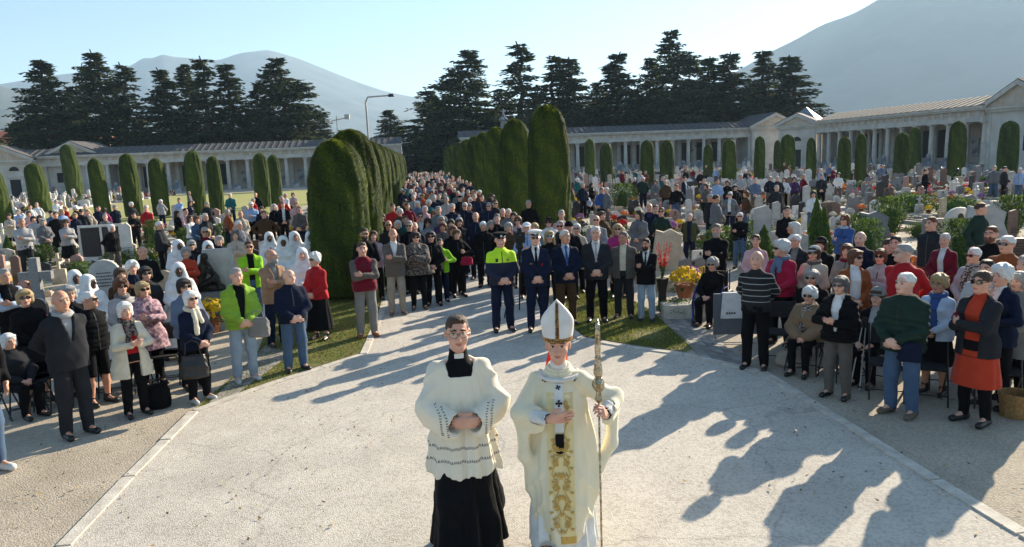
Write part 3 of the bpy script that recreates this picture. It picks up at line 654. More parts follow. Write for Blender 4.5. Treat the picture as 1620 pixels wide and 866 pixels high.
def cloth(c,n=None):
    c_=COL[c] if isinstance(c,str) else c
    return mat('cloth_'+(c if isinstance(c,str) else n),c_,tuple(x*.84 for x in c_),rough=.9,scale=9,bump=.12,bs=160,sheen=.0 if max(c_)<.1 else .12,spec=.12)
def stripes(nm,ca,cb,per,duty,axis_=2,lo=-9,hi=9):
    def ex(N,L,tc,out,b):
        sp=N.new('ShaderNodeSeparateXYZ'); L.new(tc.outputs['Object'],sp.inputs[0]); o=sp.outputs[axis_]
        a=N.new('ShaderNodeMath'); a.operation='MULTIPLY'; a.inputs[1].default_value=1/per; L.new(o,a.inputs[0])
        f=N.new('ShaderNodeMath'); f.operation='FRACT'; L.new(a.outputs[0],f.inputs[0])
        g=N.new('ShaderNodeMath'); g.operation='LESS_THAN'; g.inputs[1].default_value=duty; L.new(f.outputs[0],g.inputs[0]); r=g.outputs[0]
        for op,v in (('GREATER_THAN',lo),('LESS_THAN',hi)):
            h=N.new('ShaderNodeMath'); h.operation=op; h.inputs[1].default_value=v; L.new(o,h.inputs[0]); m=N.new('ShaderNodeMath'); m.operation='MULTIPLY'; L.new(r,m.inputs[0]); L.new(h.outputs[0],m.inputs[1]); r=m.outputs[0]
        return mixc(N,L,out,cb,r)
    return mat('cloth_'+nm,ca,extra=ex,rough=.9,bump=.3,bs=120)
def blotch(nm,ca,cb,sc_=22):
    return mat('cloth_'+nm,ca,cb,scale=sc_,ramp=(.47,.53),rough=.9,bump=.3,bs=100)
def check(nm,ca,cb,sc_=30):
    def ex(N,L,tc,out,b):
        c=N.new('ShaderNodeTexChecker'); c.inputs['Scale'].default_value=sc_; L.new(tc.outputs['Object'],c.inputs[0]); return mixc(N,L,out,cb,c.outputs['Fac'])
    return mat('cloth_'+nm,ca,extra=ex,rough=.9,bump=.3,bs=120)
stripes('striped',(.018,.018,.02),(.45,.45,.43),.085,.10,2,1.0,1.42)
blotch('patterned',(.20,.16,.13),(.03,.025,.025),30); blotch('floral',(.42,.44,.46),(.06,.07,.09),45); check('plaid',(.03,.045,.08),(.30,.31,.33),42)
blotch('shawlpink',(.50,.32,.34),(.24,.14,.18),24); blotch('leopard',(.40,.36,.30),(.04,.035,.03),40)
stripes('stripegrey',(.30,.31,.33),(.10,.11,.13),.03,.3)
def hivis_ex(N,L,tc,out,b):
    sp=N.new('ShaderNodeSeparateXYZ'); L.new(tc.outputs['Object'],sp.inputs[0])
    g=N.new('ShaderNodeMath'); g.operation='LESS_THAN'; g.inputs[1].default_value=1.245; L.new(sp.outputs[2],g.inputs[0]); return mixc(N,L,out,(.014,.018,.04),g.outputs[0])
mat('cloth_hivis',(.62,.95,.03),extra=hivis_ex,rough=.8,bump=.3,bs=120)
CNAME.update({'striped':'black white-striped','patterned':'patterned brown','floral':'grey floral','plaid':'dark plaid','shawlpink':'pink patterned','leopard':'black-and-cream patterned','stripegrey':'grey striped','hivis':'neon yellow and navy'})
def getcloth(c): return _mc.get('cloth_'+c) or cloth(c)
def hairmat(c):
    return mat('hair_'+c,HC[c],tuple(x*.78 for x in HC[c]),rough=.6,scale=60,bump=.6,bs=150,spec=.4)
def skinmats(s):
    c=SK[s]; 
    def sss(N,L,tc,out,b):
        b.inputs['Subsurface Weight'].default_value=.12; b.inputs['Subsurface Radius'].default_value=(.02,.008,.004); return out
    return [mat('skin_'+s,c,(c[0]*.9,c[1]*.78,c[2]*.75),rough=.55,scale=14,bump=.15,bs=200,spec=.35,extra=sss),mat('lip_'+s,(c[0]*.78,c[1]*.45,c[2]*.48),rough=.45),mat('iris',(.03,.018,.012),rough=.2,spec=.6)]
M_eyewhite=mat('eye_white',(.72,.68,.64),rough=.25,spec=.5)
M_lens=mat('dark_lens',(.012,.011,.012),rough=.08,spec=.8); M_bluelens=mat('blue_mirror_lens',(.05,.35,.55),rough=.08,metal=.7,spec=.8); M_frame=mat('spectacle_frame',(.03,.025,.02),rough=.3,spec=.5)
def glassmat():
    m=bpy.data.materials.new('spectacle_glass'); m.use_nodes=True; t=m.node_tree; N=t.nodes; N.remove(N['Principled BSDF']); a=N.new('ShaderNodeBsdfTransparent'); b=N.new('ShaderNodeBsdfGlossy'); b.inputs['Roughness'].default_value=.05
    x=N.new('ShaderNodeMixShader'); x.inputs[0].default_value=.10; t.links.new(a.outputs[0],x.inputs[1]); t.links.new(b.outputs[0],x.inputs[2]); t.links.new(x.outputs[0],N['Material Output'].inputs[0]); return m
M_glass=glassmat()
M_shoe={'black':mat('black_shoe_leather',(.014,.013,.012),rough=.4,spec=.5),'white':mat('white_sneaker',(.62,.61,.58),rough=.6),'brown':mat('tan_leather',(.26,.09,.03),rough=.5),'taupe':mat('suede',(.16,.12,.085),rough=.8),'navy':mat('navy_sneaker',(.02,.03,.07),rough=.7)}
_ch={}
def cached(key,fn):
    if key not in _ch: _ch[key]=fn()
    return _ch[key]
TOP={'jacket':dict(zb=.84,dx=.036,collar=1),'open':dict(zb=.82,dx=.036,V=(.82,.060,.050)),'blazer':dict(zb=.79,dx=.032,V=(1.13,.078,0.),wr=.004),'openblazer':dict(zb=.79,dx=.034,V=(.80,.085,.075),wr=.004),
'puffer':dict(zb=.80,dx=.052,sl=.030,band=.024,collar=1,wr=.003),'openpuffer':dict(zb=.82,dx=.050,sl=.028,band=.018,V=(.98,.075,.02),wr=.002,hood=1),'sweater':dict(zb=.87,dx=.022,wr=.006),'coat':dict(zb=.62,dx=.042,sl=.022,flare=.10,collar=1),
'longcoat':dict(zb=.46,dx=.042,sl=.022,flare=.10,V=(1.25,.05,0)),'opencoat':dict(zb=.62,dx=.042,flare=.10,V=(.62,.075,.085)),'hooded':dict(zb=.82,dx=.040,hood=1,V=(1.16,.065,0)),'vest':dict(zb=.86,dx=.040,sleeves=False,collar=1,band=.012),'shirt':dict(zb=.90,dx=.018,sl=.010,collar=1),
'habit':dict(zb=.10,dx=.045,sl=.045,flare=.10,cuff=.03),'dress':dict(zb=.50,dx=.020,flare=.09),'cape':dict(zb=.80,dx=.075,sl=.06,flare=.2),'tshirt':dict(zb=.90,dx=.018,sl=.012),'cardigan':dict(zb=.78,dx=.030,V=(.78,.05,.045))}
TOPW={'open':'jacket','openblazer':'blazer','puffer':'padded jacket','openpuffer':'padded jacket','opencoat':'coat','hooded':'hooded jacket','longcoat':'long coat','habit':'habit','tshirt':'top'}
PEOPLE=[]
def scarf_mesh(kind):
    F=Fld(axis(-.17,.17,.011),axis(-.25,.2,.011),axis(1.05,1.60,.011))
    for a in np.linspace(0,2*PI,19)[:-1]:
        b=a+2*PI/18; F.cap((.080*math.sin(a),.02-.082*math.cos(a),1.468-.02*math.cos(a)),(.080*math.sin(b),.02-.082*math.cos(b),1.468-.02*math.cos(b)),.031,k=.02)
    if kind=='scarf':
        F.cap((-.03,-.085,1.45),(-.045,-.165,1.30),.040,.035,k=.02,sq=((0,1,0),1.6)); F.cap((-.045,-.165,1.30),(-.05,-.180,1.12),.040,.045,k=.02,sq=((0,1,0),1.8)); F.cap((.03,-.085,1.45),(.05,-.165,1.28),.040,.038,k=.02,sq=((0,1,0),1.6))
    F.wrinkle(.004,45,seed=6); v,f=F.nets(); me=npmesh('scarf',v,f,True); me.materials.append(None); return me
def beard_mesh():
    F=Fld(axis(-.1,.1,.008),axis(-.14,.04,.008),axis(1.49,1.66,.008)); F.ell((0,-.030,1.590),(.0665,.072,.078)); F.ell((0,-.066,1.55),(.043,.042,.042),.02); F.cap((-.025,-.090,1.594),(.025,-.090,1.594),.010,k=.008)
    F.put([-.1,-.2,1.4],[.1,.1,1.7],lambda X,Y,Z:(1.612-Z)+.0*X+0*Y+np.abs(X)*.45,.01,'s') ; F.ell((0,-.11,1.582),(.022,.03,.008),.004,'s'); F.wrinkle(.002,120)
    v,f=F.nets(); v=(v-np.array([0,.02,1.5]))*1.05+np.array([0,0,1.5]); me=npmesh('beard',v,f,True); me.materials.append(None); return me
def strip(name,F,pts,w_,th,m,parent,lift=.006):
    """a ribbon laid on the front surface of field F through (x,z) points with half widths w_"""
    mb=MB(); pv_=[]; n=len(pts); ws=w_ if isinstance(w_,(list,tuple)) else [w_]*n
    for i,(x,z) in enumerate(pts):
        a=pts[max(i-1,0)];b=pts[min(i+1,n-1)]; d=nrm((b[0]-a[0],b[1]-a[1])); nx,nz=-d[1],d[0]
        for s_ in (-1,0,1):
            xx,zz=x+nx*ws[i]*s_,z+nz*ws[i]*s_; y=F.front(xx,zz)
            if y is None: y=pv_[-1][1] if pv_ else -.12
            pv_.append((xx,y-lift,zz))
    v=pv_+[(a,b+th+lift,c) for a,b,c in pv_]; f=[]; m_=len(pv_)
    for i in range(n-1):
        for s_ in (0,1):
            f.append((i*3+s_,i*3+s_+1,i*3+s_+4,i*3+s_+3))
        f.append((i*3,i*3+3,m_+i*3+3,m_+i*3)); f.append((i*3+2,m_+i*3+2,m_+i*3+5,i*3+5))
    f+=[(0,m_,m_+1,1),(1,m_+1,m_+2,2)]; k=(n-1)*3; f+=[(k,k+1,m_+k+1,m_+k),(k+1,k+2,m_+k+2,m_+k+1)]
    mb.add(v,f); return mb.mesh(name,m)
def person(x,yh,yf=None,h=1.68,pose='clasp',yaw=0,hy=0,s='m',skin='a',hair='short gray',top='jacket navy',un='white',bot='trousers black',eye='',ex='',note='',shoe='black',wd=None,pos=None,abs_yaw=None,group=None):
    sit=pose.startswith('sit'); hh=(1.737+SITDZ) if sit else 1.737; hk=hair.split()[0]
    extra_h={'puff':.035,'beanie':.025,'hat':.03,'pompom':.09,'veil':.02,'police':.02,'bob':.012}.get(hk,0)
    if pos is None:
        if yf: D=gp(x,yf)[1]; sc_=zat(x,yh,D)/(hh+extra_h)
        else: sc_=h/1.737; D=gp(x,yh,(hh+extra_h)*sc_)[1]
        d=ray(x,yh); pos=(d[0]/d[1]*D,D)
    else: sc_=h/1.737
    sc_=min(max(sc_,.80),1.12); bx=wd or random.uniform(.98,1.12)
    th=-math.atan2(pos[0],pos[1])+R(yaw) if abs_yaw is None else abs_yaw
    root=empty('person',(pos[0],pos[1],0),th); root.scale=(sc_*bx,sc_*bx,sc_)
    p0='sit' if pose=='sitcane' else pose
    lg=bot.split()[0] in('skirt','shorts','legs')
    bm=cached(('body',pose,s,hy,lg),lambda: body_mesh(pose,s,R(hy)))
    def part(name,me,m,loc=None,rz=None,par=root):
        o=put(bpy.data.objects.new(name,me),par,loc,rz)
        if m is not None:
            for i,mm in enumerate(m if isinstance(m,list) else [m]): o.material_slots[i].link='OBJECT'; o.material_slots[i].material=mm
        return o
    hcol=hair.split()[1] if len(hair.split())>1 else 'gray'
    browc='hair_'+('dark' if hcol in('dark','brown','auburn') or hcol not in HC else 'gray' if hcol!='blond' else 'brown')
    sk=skinmats(skin); hm_=hairmat('dark' if 'dark' in browc else 'brown' if 'brown' in browc else 'gray')
    part('body',bm,sk+[hm_,M_eyewhite]); dz=SITDZ if sit else 0
    if hk!='none':
        part('hat' if hk in('beanie','pompom','cap','hat','police') else 'veil' if hk=='veil' else 'hair',cached(('hair',hk),lambda: hairm(hk)),hairmat(hcol) if hcol in HC and hk not in('beanie','pompom','cap','hat','police','veil') else getcloth(hcol),(0,.02,dz-.028),R(hy))
        if hk in('beanie','pompom','cap','hat','police'): part('hair',cached(('hair','thin'),lambda: hairm('thin')) if s=='m' else cached(('hair','bob'),lambda: hairm('bob')),hairmat('gray' if 'gray' in ex else 'brown'),(0,.02,dz-.04),R(hy))
    tk,tc_=top.split()[:2]; sexk=s
    tm=cached(('top',tk,pose,s),lambda: top_mesh(pose,s,tk=tk,name='jacket' if tk not in('sweater','dress','habit','coat','vest','shirt') else tk,**TOP[tk])); jo=part(tm.name.split('.')[0],tm,getcloth(tc_))
    if hk=='police':
        part('cap_band',cached('capband',lambda: hairm('capband')),M_plastic,(0,.02,dz-.028),R(hy)); part('cap_badge',cached('cbadge',lambda: MB().extr([(.016*math.cos(t),1.735+.02*math.sin(t)) for t in [2*PI*k/8 for k in range(8)]],-.128,-.120).mesh('cap_badge',None)),None,(0,.0,dz-.028)).data
    if tk in('jacket','puffer','coat','vest') and pose in('clasp','sides','behind','prayer','cross','strap') and tm.name.split('.')[0]:
        zl={'clasp':1.14,'prayer':1.24,'cross':1.27,'strap':1.2}.get(pose,TOP[tk]['zb']+.01)
        me=cached(('zip',tk,pose,s),lambda: strip('zip',FR[(tk if tk in('coat','vest') else 'jacket')+'|'+tk,pose,s],[(0,z) for z in np.linspace(1.435,zl,12)],.0065,.003,None,None,.003))
        if not me.materials: me.materials.append(None)
        part('zip',me,M_plastic if tc_ not in('black','charcoal','navy') else M_zipd)
    if tk in('blazer','cardigan','open') and pose in('clasp','sides','behind'):
        def bt():
            F=FR['jacket|'+tk,pose,s]; q=MB(); x0_=0 if tk=='blazer' else .062
            for z_ in ((1.10,1.0,.90) if pose!='clasp' else (1.115,)):
                y_=F.front(x0_,z_)
                if y_: q.tube([(x0_,y_+.004,z_),(x0_,y_-.006,z_)],.011,8)
            return q.mesh('button',None)
        me=cached(('btn',tk,pose,s),bt)
        if not me.materials: me.materials.append(None)
        if len(me.polygons): part('button',me,M_plastic)
    if 'V' in TOP[tk]:
        so_=part('shirt',cached(('shirt',pose,s),lambda: shirt_mesh(pose,s)),getcloth(un))
        if 'tie' in ex:
            F=FR['shirt',pose,s]; z=dz; me=cached(('tie',pose,s),lambda: strip('tie',F,[(0,1.475+z),(0,1.44+z),(0,1.40+z),(0,1.3+z),(0,1.18+z),(0,1.08+z),(0,1.04+z)],[.018,.020,.013,.020,.028,.034,.004],.006,None,None,.012))
            if not me.materials: me.materials.append(None)
            part('tie',me,getcloth(ex.split('tie:')[1].split()[0]))
    if tk=='vest': part('sweater',cached(('top','sweater',pose,s),lambda: top_mesh(pose,s,name='sweater',**TOP['sweater'])),getcloth(un))
    bk,bc=bot.split()[:2]
    if tk!='habit':
        if bk in('trousers','slim','shorts'): part('trousers',cached(('tr',pose,s,bk),lambda: trouser_mesh(pose,s,.014 if bk=='slim' else .024,.46 if bk=='shorts' else .045)),getcloth(bc))
        elif bk=='skirt': part('skirt',cached(('sk',pose,s),lambda: skirt_mesh(pose,s)),getcloth(bc))
        elif bk=='longskirt': part('skirt',cached(('lsk',pose,s),lambda: skirt_mesh(pose,s,.22,.08)),getcloth(bc))
        elif bk=='legs': part('tights',cached(('tr',pose,s,'t'),lambda: trouser_mesh(pose,s,.006,.045)),getcloth(bc))
    if 'tights' in ex: part('tights',cached(('tr',pose,s,'t2'),lambda: trouser_mesh(pose,s,.014,.03)),getcloth('black'))
    for sd in (-1,1): part('shoe',cached(('shoe',p0 if p0 in('sit','walk') else 'clasp',sd,'boot' if 'boot' in ex else ''),lambda: shoe_mesh(p0 if p0 in('sit','walk') else 'clasp',sd,'boot' if 'boot' in ex else 'shoe')),M_shoe[shoe])
    if eye:
        def gl(kind,m): 
            me=cached(('gl',kind),lambda: glassm(kind))
            if not me.materials: me.materials.append(None)
            return part('sunglasses' if kind=='sun' else 'glasses',me,m,(0,.02,dz-.028),R(hy))
        if eye=='sun': gl('sun',M_lens)
        elif eye=='bluesun': gl('sun',M_bluelens)
        else:
            g=gl('spec',M_frame); me=cached(('gl','lens'),lambda: glassm('lens'))
            if not me.materials: me.materials.append(None)
            o=part('lens',me,M_glass,None,None,g)
    if 'scarf:' in ex or 'snood:' in ex:
        k='scarf' if 'scarf:' in ex else 'snood'; part('scarf',cached(('sc',k),lambda: scarf_mesh(k)),getcloth(ex.split(k+':')[1].split()[0]),(0,0,dz))
    if 'beard' in ex: part('beard',cached('beard',beard_mesh),hairmat('dark' if hcol=='dark' else 'gray' if hcol in('gray','darkgray') else 'auburn'),(0,.02,dz-.028),R(hy))
    if 'redcross' in ex:
        F=FR['habit',pose,s]; 
        def mk():
            a=strip('cross',F,[(0,1.36),(0,1.30),(0,1.22),(0,1.16)],.013,.004,None,None,.004); return a
        def mk2(): return strip('cross',F,[(-.055,1.30),(-.02,1.30),(.02,1.30),(.055,1.30)],.013,.004,None,None,.006)
        for kk,ff in (('rc',mk),('rc2',mk2)):
            me=cached((kk,pose),ff)
            if not me.materials: me.materials.append(None)
            part('cross',me,getcloth('crimson'))
    rec=dict(o=root,px=proj(pos[0],pos[1],hh*sc_)[0],py=proj(pos[0],pos[1],hh*sc_)[1],D=math.hypot(*pos),s=s,hk=hk,hc=hcol,tk=tk,tc=tc_,bk=bk,bc=bc,eye=eye,ex=ex,pose=pose,note=note,pos=pos,sc=sc_,skin=skin)
    root['category']='person'; 
    if group: root['group']=group
    rec['group']=group; PEOPLE.append(rec); return root
M_zipd=mat('zip_metal',(.10,.10,.10),rough=.4,metal=.6); M_metal=mat('steel',(.45,.45,.46),rough=.3,metal=1.); M_blackmetal=mat('black_painted_metal',(.012,.012,.013),rough=.4,spec=.5); M_plastic=mat('black_plastic',(.02,.02,.022),rough=.5)
P=person
LW='crowd on the left'; 
# ---- left block
P(-66,455,752,pose='sides',top='jacket black',bot='trousers denim',shoe='white',yaw=25,hair='short dark',note='man cut by the left frame edge in jeans and white sneakers')
P(12,528,655,pose='sit',s='f',hair='bob white',top='coat charcoal',yaw=25,note='seated white-haired woman in dark coat at the left edge')
P(6,426,h=1.72,pose='cross',s='m',hair='short gray',top='vest black',un='paleblue',yaw=20,skin='b')
P(38,458,h=1.62,pose='clasp',s='f',hair='bob blond',top='sweater black',bot='skirt black',eye='sun',yaw=18,hy=-15)
P(94,460,690,pose='behind',hair='bald white',top='hooded charcoal',un='lightgrey',bot='trousers charcoal',yaw=22,skin='b',ex='snood:lightgrey',note='bald man in charcoal hooded jacket with arms behind his back')
P(107,452,h=1.6,s='f',hair='bob gray',top='jacket black',eye='spec',yaw=15)
P(138,463,640,pose='behind',hair='short white',top='vest black',un='plaid',bot='shorts black',eye='sun',yaw=30,hy=35,skin='b')
P(196,478,658,s='f',pose='prayer',hair='bob white',top='opencoat cream',un='red',ex='scarf:patterned',bot='trousers black',yaw=18,note='small white-haired woman in cream coat with striped scarf')
P(190,439,h=1.62,s='f',hair='puff auburn',top='coat lightgrey',ex='snood:grey',eye='sun',yaw=15)
P(224,446,610,s='f',pose='cross',hair='bob blond',top='coat shawlpink',ex='snood:shawlpink',bot='trousers black',eye='sun',yaw=22)
P(117,427,h=1.6,s='f',skin='n',hair='veil white',top='habit white',yaw=15,note='dark-skinned nun in white veil behind the grey cross')
P(138,434,h=1.6,s='f',skin='n',hair='veil white',top='habit white',yaw=20,hy=35)
P(189,424,h=1.63,s='f',hair='bob brown',top='jacket brown',yaw=15)
P(208,412,h=1.6,s='f',hair='puff white',top='jacket navy',yaw=10)
P(229,422,h=1.62,s='f',hair='bob dark',top='jacket charcoal',eye='sun',yaw=15)
P(224,390,h=1.74,hair='thin darkgray',top='sweater black',yaw=10,skin='b')
P(300,460,635,s='f',hair='bob white',top='jacket navy',ex='scarf:cream',bot='trousers black',shoe='white',eye='sun',yaw=28,note='white-haired woman in navy jacket and cream scarf holding a black handbag')
P(290,441,h=1.63,s='f',hair='bob dark',top='jacket slate',eye='sun',yaw=20)
P(281,415,h=1.64,s='f',skin='n',hair='veil white',top='habit white',yaw=5,hy=0,note='dark-skinned nun in white beside the pink headstone')
P(373,425,603,hair='short gray',top='openpuffer applegreen',un='black',bot='trousers lightdenim',shoe='white',yaw=14,skin='a')
P(456,427,586,hair='bald gray',top='jacket navy',bot='trousers denim',shoe='black',yaw=14,hy=15,skin='c',wd=1.15)
P(427,395,548,pose='cross',hair='bald gray',top='blazer tan',un='ash',bot='trousers navy',eye='spec',ex='beard',yaw=28,hy=35,skin='b')
P(497,399,538,s='f',hair='puff white',top='jacket red',bot='longskirt black',pose='clasp',yaw=-35,hy=-15,shoe='black',eye='sun')
P(393,382,h=1.75,pose='cross',hair='short brown',top='open lime',un='black',bot='trousers denim',eye='sun',yaw=5,skin='b')
for x,y,sk,c,hy_ in ((425,367,'n',1,0),(447,373,'n',0,0),(490,366,'n',1,0),(477,392,'a',0,0),(465,366,'d',0,15),(281,379,'n',0,15),(328,381,'n',1,0)):
    P(x,y,h=1.62,s='f',skin=sk,hair='veil white',top='habit white',yaw=5,hy=hy_,ex='redcross' if c else '')
P(293,391,h=1.60,s='f',pose='cross',hair='bob gray',top='sweater redcoral',yaw=10)
P(302,380,h=1.6,s='f',hair='bob gray',top='jacket black',eye='sun',yaw=10)
P(323,360,h=1.76,hair='short gray',top='openblazer charcoal',un='maroon',eye='sun',yaw=8,skin='d')
P(346,373,h=1.63,s='f',hair='bob gray',top='jacket navy',eye='spec',yaw=8)
P(371,366,h=1.63,s='f',pose='cross',hair='long darkgray',top='coat beige',yaw=8)
P(377,350,h=1.70,hair='short white',top='shirt plaid',yaw=30,hy=15)
# ---- figures among the graves on the left
G='visitors among the graves on the left'
P(33,345,446,pose='cross',hair='short gray',top='sweater lightgrey',bot='trousers charcoal',yaw=10,skin='d',group=G)
P(103,347,430,pose='cross',s='f',hair='bob brown',top='sweater lightgrey',bot='skirt black',eye='sun',yaw=12,group=G)
P(87,336,h=1.75,pose='behind',hair='short dark',top='sweater black',yaw=10,group=G)
P(70,351,h=1.62,pose='sit',s='f',hair='bob brown',top='sweater red',bot='trousers white',yaw=20,group=G)
P(52,342,h=1.65,s='f',hair='bob dark',top='tshirt lightgrey',bot='trousers white',yaw=10,group=G)
P(97,331,h=1.7,s='f',hair='bob blond',top='shirt skyblue',yaw=20,hy=15,group=G); P(45,334,h=1.6,s='f',hair='bob brown',top='shirt pink',yaw=10,group=G)
P(62,341,h=1.6,s='f',hair='long dark',top='jacket black',eye='sun',group=G); P(80,334,h=1.7,hair='cap navy',top='jacket slate',group=G)
P(118,337,h=1.6,s='f',hair='bob blond',top='jacket navy',yaw=15,group=G); P(128,331,h=1.72,hair='short dark',top='jacket charcoal',yaw=160,group=G)
P(155,326,h=1.72,hair='short dark',top='jacket navy',yaw=15,group=G); P(165,329,h=1.6,s='f',hair='bob dark',top='jacket magenta',yaw=150,group=G)
P(211,337,400,pose='cross',hair='short dark',top='jacket black',yaw=10,skin='b',group=G); P(252,351,h=1.7,hair='short white',top='jacket charcoal',yaw=70,group=G)
P(254,322,352,s='f',pose='sides',hair='bob brown',top='sweater rose',bot='trousers black',group=G); P(280,334,h=1.62,s='f',hair='long dark',top='jacket black',yaw=60,group=G)
P(293,330,h=1.7,hair='short dark',top='shirt pink',yaw=40,group=G); P(300,341,h=1.6,s='f',hair='long brown',top='sweater white',bot='trousers denim',yaw=50,group=G)
P(311,342,h=1.65,s='f',hair='bob auburn',top='jacket denim',yaw=20,group=G); P(324,338,h=1.75,hair='short silver',top='jacket charcoal',yaw=40,group=G)
P(397,320,h=1.78,pose='cross',hair='cap white',top='shirt skyblue',bot='trousers black',yaw=10,group=G); P(413,327,h=1.6,s='f',hair='bob brown',top='jacket navy',group=G)
P(417,334,h=1.76,pose='akimbo',hair='short brown',top='jacket brown',bot='trousers navy',yaw=5,group=G); P(433,323,h=1.68,s='f',hair='bob silver',top='jacket black',group=G)
P(447,320,h=1.76,hair='short darkgray',top='open black',un='white',group=G); P(468,319,h=1.65,s='f',hair='bob blond',top='coat pink',group=G); P(473,327,h=1.72,hair='short darkgray',top='jacket taupe',bot='trousers navy',yaw=-20,group=G)
P(463,305,h=1.65,s='f',hair='bob auburn',top='shirt rose',group=G); P(489,297,h=1.72,hair='short dark',top='jacket black',yaw=40,group=G); P(299,303,h=1.7,hair='short gray',top='jacket grey',yaw=70,group=G); P(88,316,h=1.7,hair='short gray',top='tshirt white',yaw=20,group=G); P(96,318,h=1.7,hair='short white',top='tshirt white',yaw=60,group=G)
# ---- centre left, both sides of the alley mouth
P(572,384,533,pose='cross',hair='short brown',top='vest maroon',un='taupe',bot='trousers ash',shoe='brown',yaw=8,skin='a')
P(576,362,h=1.78,hair='short dark',top='jacket black',eye='sun',ex='beard',yaw=5,skin='b')
P(570,353,h=1.72,hair='cap brown',top='jacket redcoral',yaw=5); P(590,366,h=1.63,s='f',hair='long brown',top='jacket rose',yaw=5)
P(621,362,498,pose='cross',hair='bald gray',top='blazer taupe',un='white',bot='trousers stone',shoe='taupe',yaw=5,skin='b')
P(614,349,h=1.76,hair='bald gray',top='jacket charcoal',eye='sun',skin='b'); P(629,349,h=1.6,s='f',hair='bob silver',top='jacket darkgreen')
P(657,367,490,s='f',pose='cross',hair='bob dark',top='cape patterned',ex='scarf:beige',bot='slim black',shoe='taupe',eye='sun',yaw=5,hy=0)
P(681,367,h=1.65,s='f',hair='long dark',top='jacket black',eye='sun'); 
P(695,378,478,pose='strap',hair='short dark',top='open lime',un='applegreen',bot='trousers navy',shoe='navy',yaw=5,note='boy in lime green and blue jacket with dark trousers')
P(722,363,470,s='f',pose='strap',hair='bob auburn',top='coat black',bot='slim black',eye='spec',yaw=8,note='woman in long black coat with red shoulder bag')
A='crowd filling the alley'
aw=[(647,350,'m','short gray','jacket black','sun'),(641,342,'m','short brown','jacket teal',''),(621,323,'m','short brown','sweater red','spec'),(632,330,'f','puff silver','jacket brown',''),(644,322,'m','short brown','sweater maroon',''),
(665,337,'m','short dark','blazer navy','sun'),(676,345,'f','puff dark','shirt floral','sun'),(686,334,'f','long auburn','sweater orange','sun'),(697,342,'f','bob gray','jacket purple','sun'),(700,352,'f','bob auburn','jacket taupe',''),(713,347,'f','bob dark','jacket khaki',''),
(716,357,'f','bob auburn','jacket black','spec'),(726,341,'f','pompom lightgrey','coat charcoal',''),(693,327,'m','short gray','jacket grey',''),(672,326,'f','bob silver','jacket pink',''),(706,312,'m','short gray','jacket lightgrey',''),(715,323,'m','cap lightgrey','jacket navy',''),(735,321,'m','short silver','jacket navy','sun'),
(752,336,'m','bald silver','jacket navy',''),(742,322,'f','beanie lightgrey','jacket black',''),(764,351,'f','bun white','coat black',''),(777,349,'f','bob gray','jacket charcoal',''),(786,339,'m','short darkgray','jacket black',''),(804,331,'m','short silver','jacket grey',''),(750,308,'m','short gray','jacket navy',''),
(762,309,'m','short dark','jacket navy',''),(744,313,'f','bob white','jacket grey',''),(773,321,'m','short gray','jacket navy','sun'),(783,317,'m','short dark','jacket charcoal','sun'),(819,342,'f','bob auburn','jacket pink','sun'),(836,317,'m','short gray','sweater black','spec'),(804,352,'f','bob gray','jacket brown',''),
(845,353,'f','bob blond','jacket grey',''),(868,344,'f','hat black','coat white','sun'),(888,333,'m','short gray','shirt pink',''),(886,350,'m','short gray','jacket charcoal','sun'),(869,366,'f','long blond','sweater black','bluesun'),(900,350,'m','beanie black','jacket black',''),(912,354,'f','bob silver','coat beige','sun'),
(604,338,'f','bob brown','jacket black',''),(655,352,'m','thin gray','jacket navy',''),(660,318,'f','bob white','jacket slate',''),(678,316,'f','puff white','jacket teal',''),(684,300,'f','bob silver','coat lightgrey',''),(694,308,'m','short gray','jacket charcoal',''),(668,307,'f','bob auburn','jacket orange',''),
(718,298,'f','bob silver','coat black',''),(732,296,'m','short dark','blazer navy',''),(727,310,'m','cap black','jacket black',''),(655,306,'m','short silver','jacket purple',''),(641,318,'m','short dark','jacket charcoal',''),(795,330,'m','thin gray','jacket brown',''),(812,336,'f','bob dark','jacket black','')]
for x,y,s_,hr,tp,ey in aw:
    P(x,y,h=random.uniform(1.6,1.66) if s_=='f' else random.uniform(1.7,1.8),s=s_,hair=hr,top=tp,eye=ey,pose=random.choice(['clasp','sides']),yaw=random.uniform(-12,12),skin=random.choice('aabc'),group=A)
P(833,353,h=1.72,pose='prayer',hair='cap white',top='jacket skyblue',yaw=0,note='camera operator in blue and white behind the television camera',ex='gray')
tops=['jacket navy','jacket black','coat charcoal','jacket grey','sweater maroon','coat beige','jacket brown','jacket teal','jacket purple','jacket slate','coat black','jacket olive','jacket lightgrey','sweater rust']
hrs=['short gray','short dark','bob gray','bob white','bald gray','bob brown','short silver','puff white','cap grey','long dark','bob blond']
k=0; b_=30.
used=[(p['pos']) for p in PEOPLE]
FARB=47.; FARC=[]
for b_ in np.arange(31,104,1.15):
    n_=3 if b_<60 else 2
    for _ in range(n_):
        a_=random.uniform(-1.0,3.5); q=cw(a_,b_+random.uniform(-.4,.4))
        if any((q[0]-u[0])**2+(q[1]-u[1])**2<.45 for u in used): continue
        used.append(q)
        if b_>FARB: FARC.append(q); continue
        hr=random.choice(hrs); s_='f' if hr.split()[0] in('bob','puff','long') else 'm'
        P(0,0,pos=q,h=random.uniform(1.58,1.66) if s_=='f' else random.uniform(1.68,1.8),s=s_,hair=hr,top=random.choice(tops),pose=random.choice(['clasp','sides']),yaw=random.uniform(-15,15),skin=random.choice('aabc'),group='crowd far down the alley')
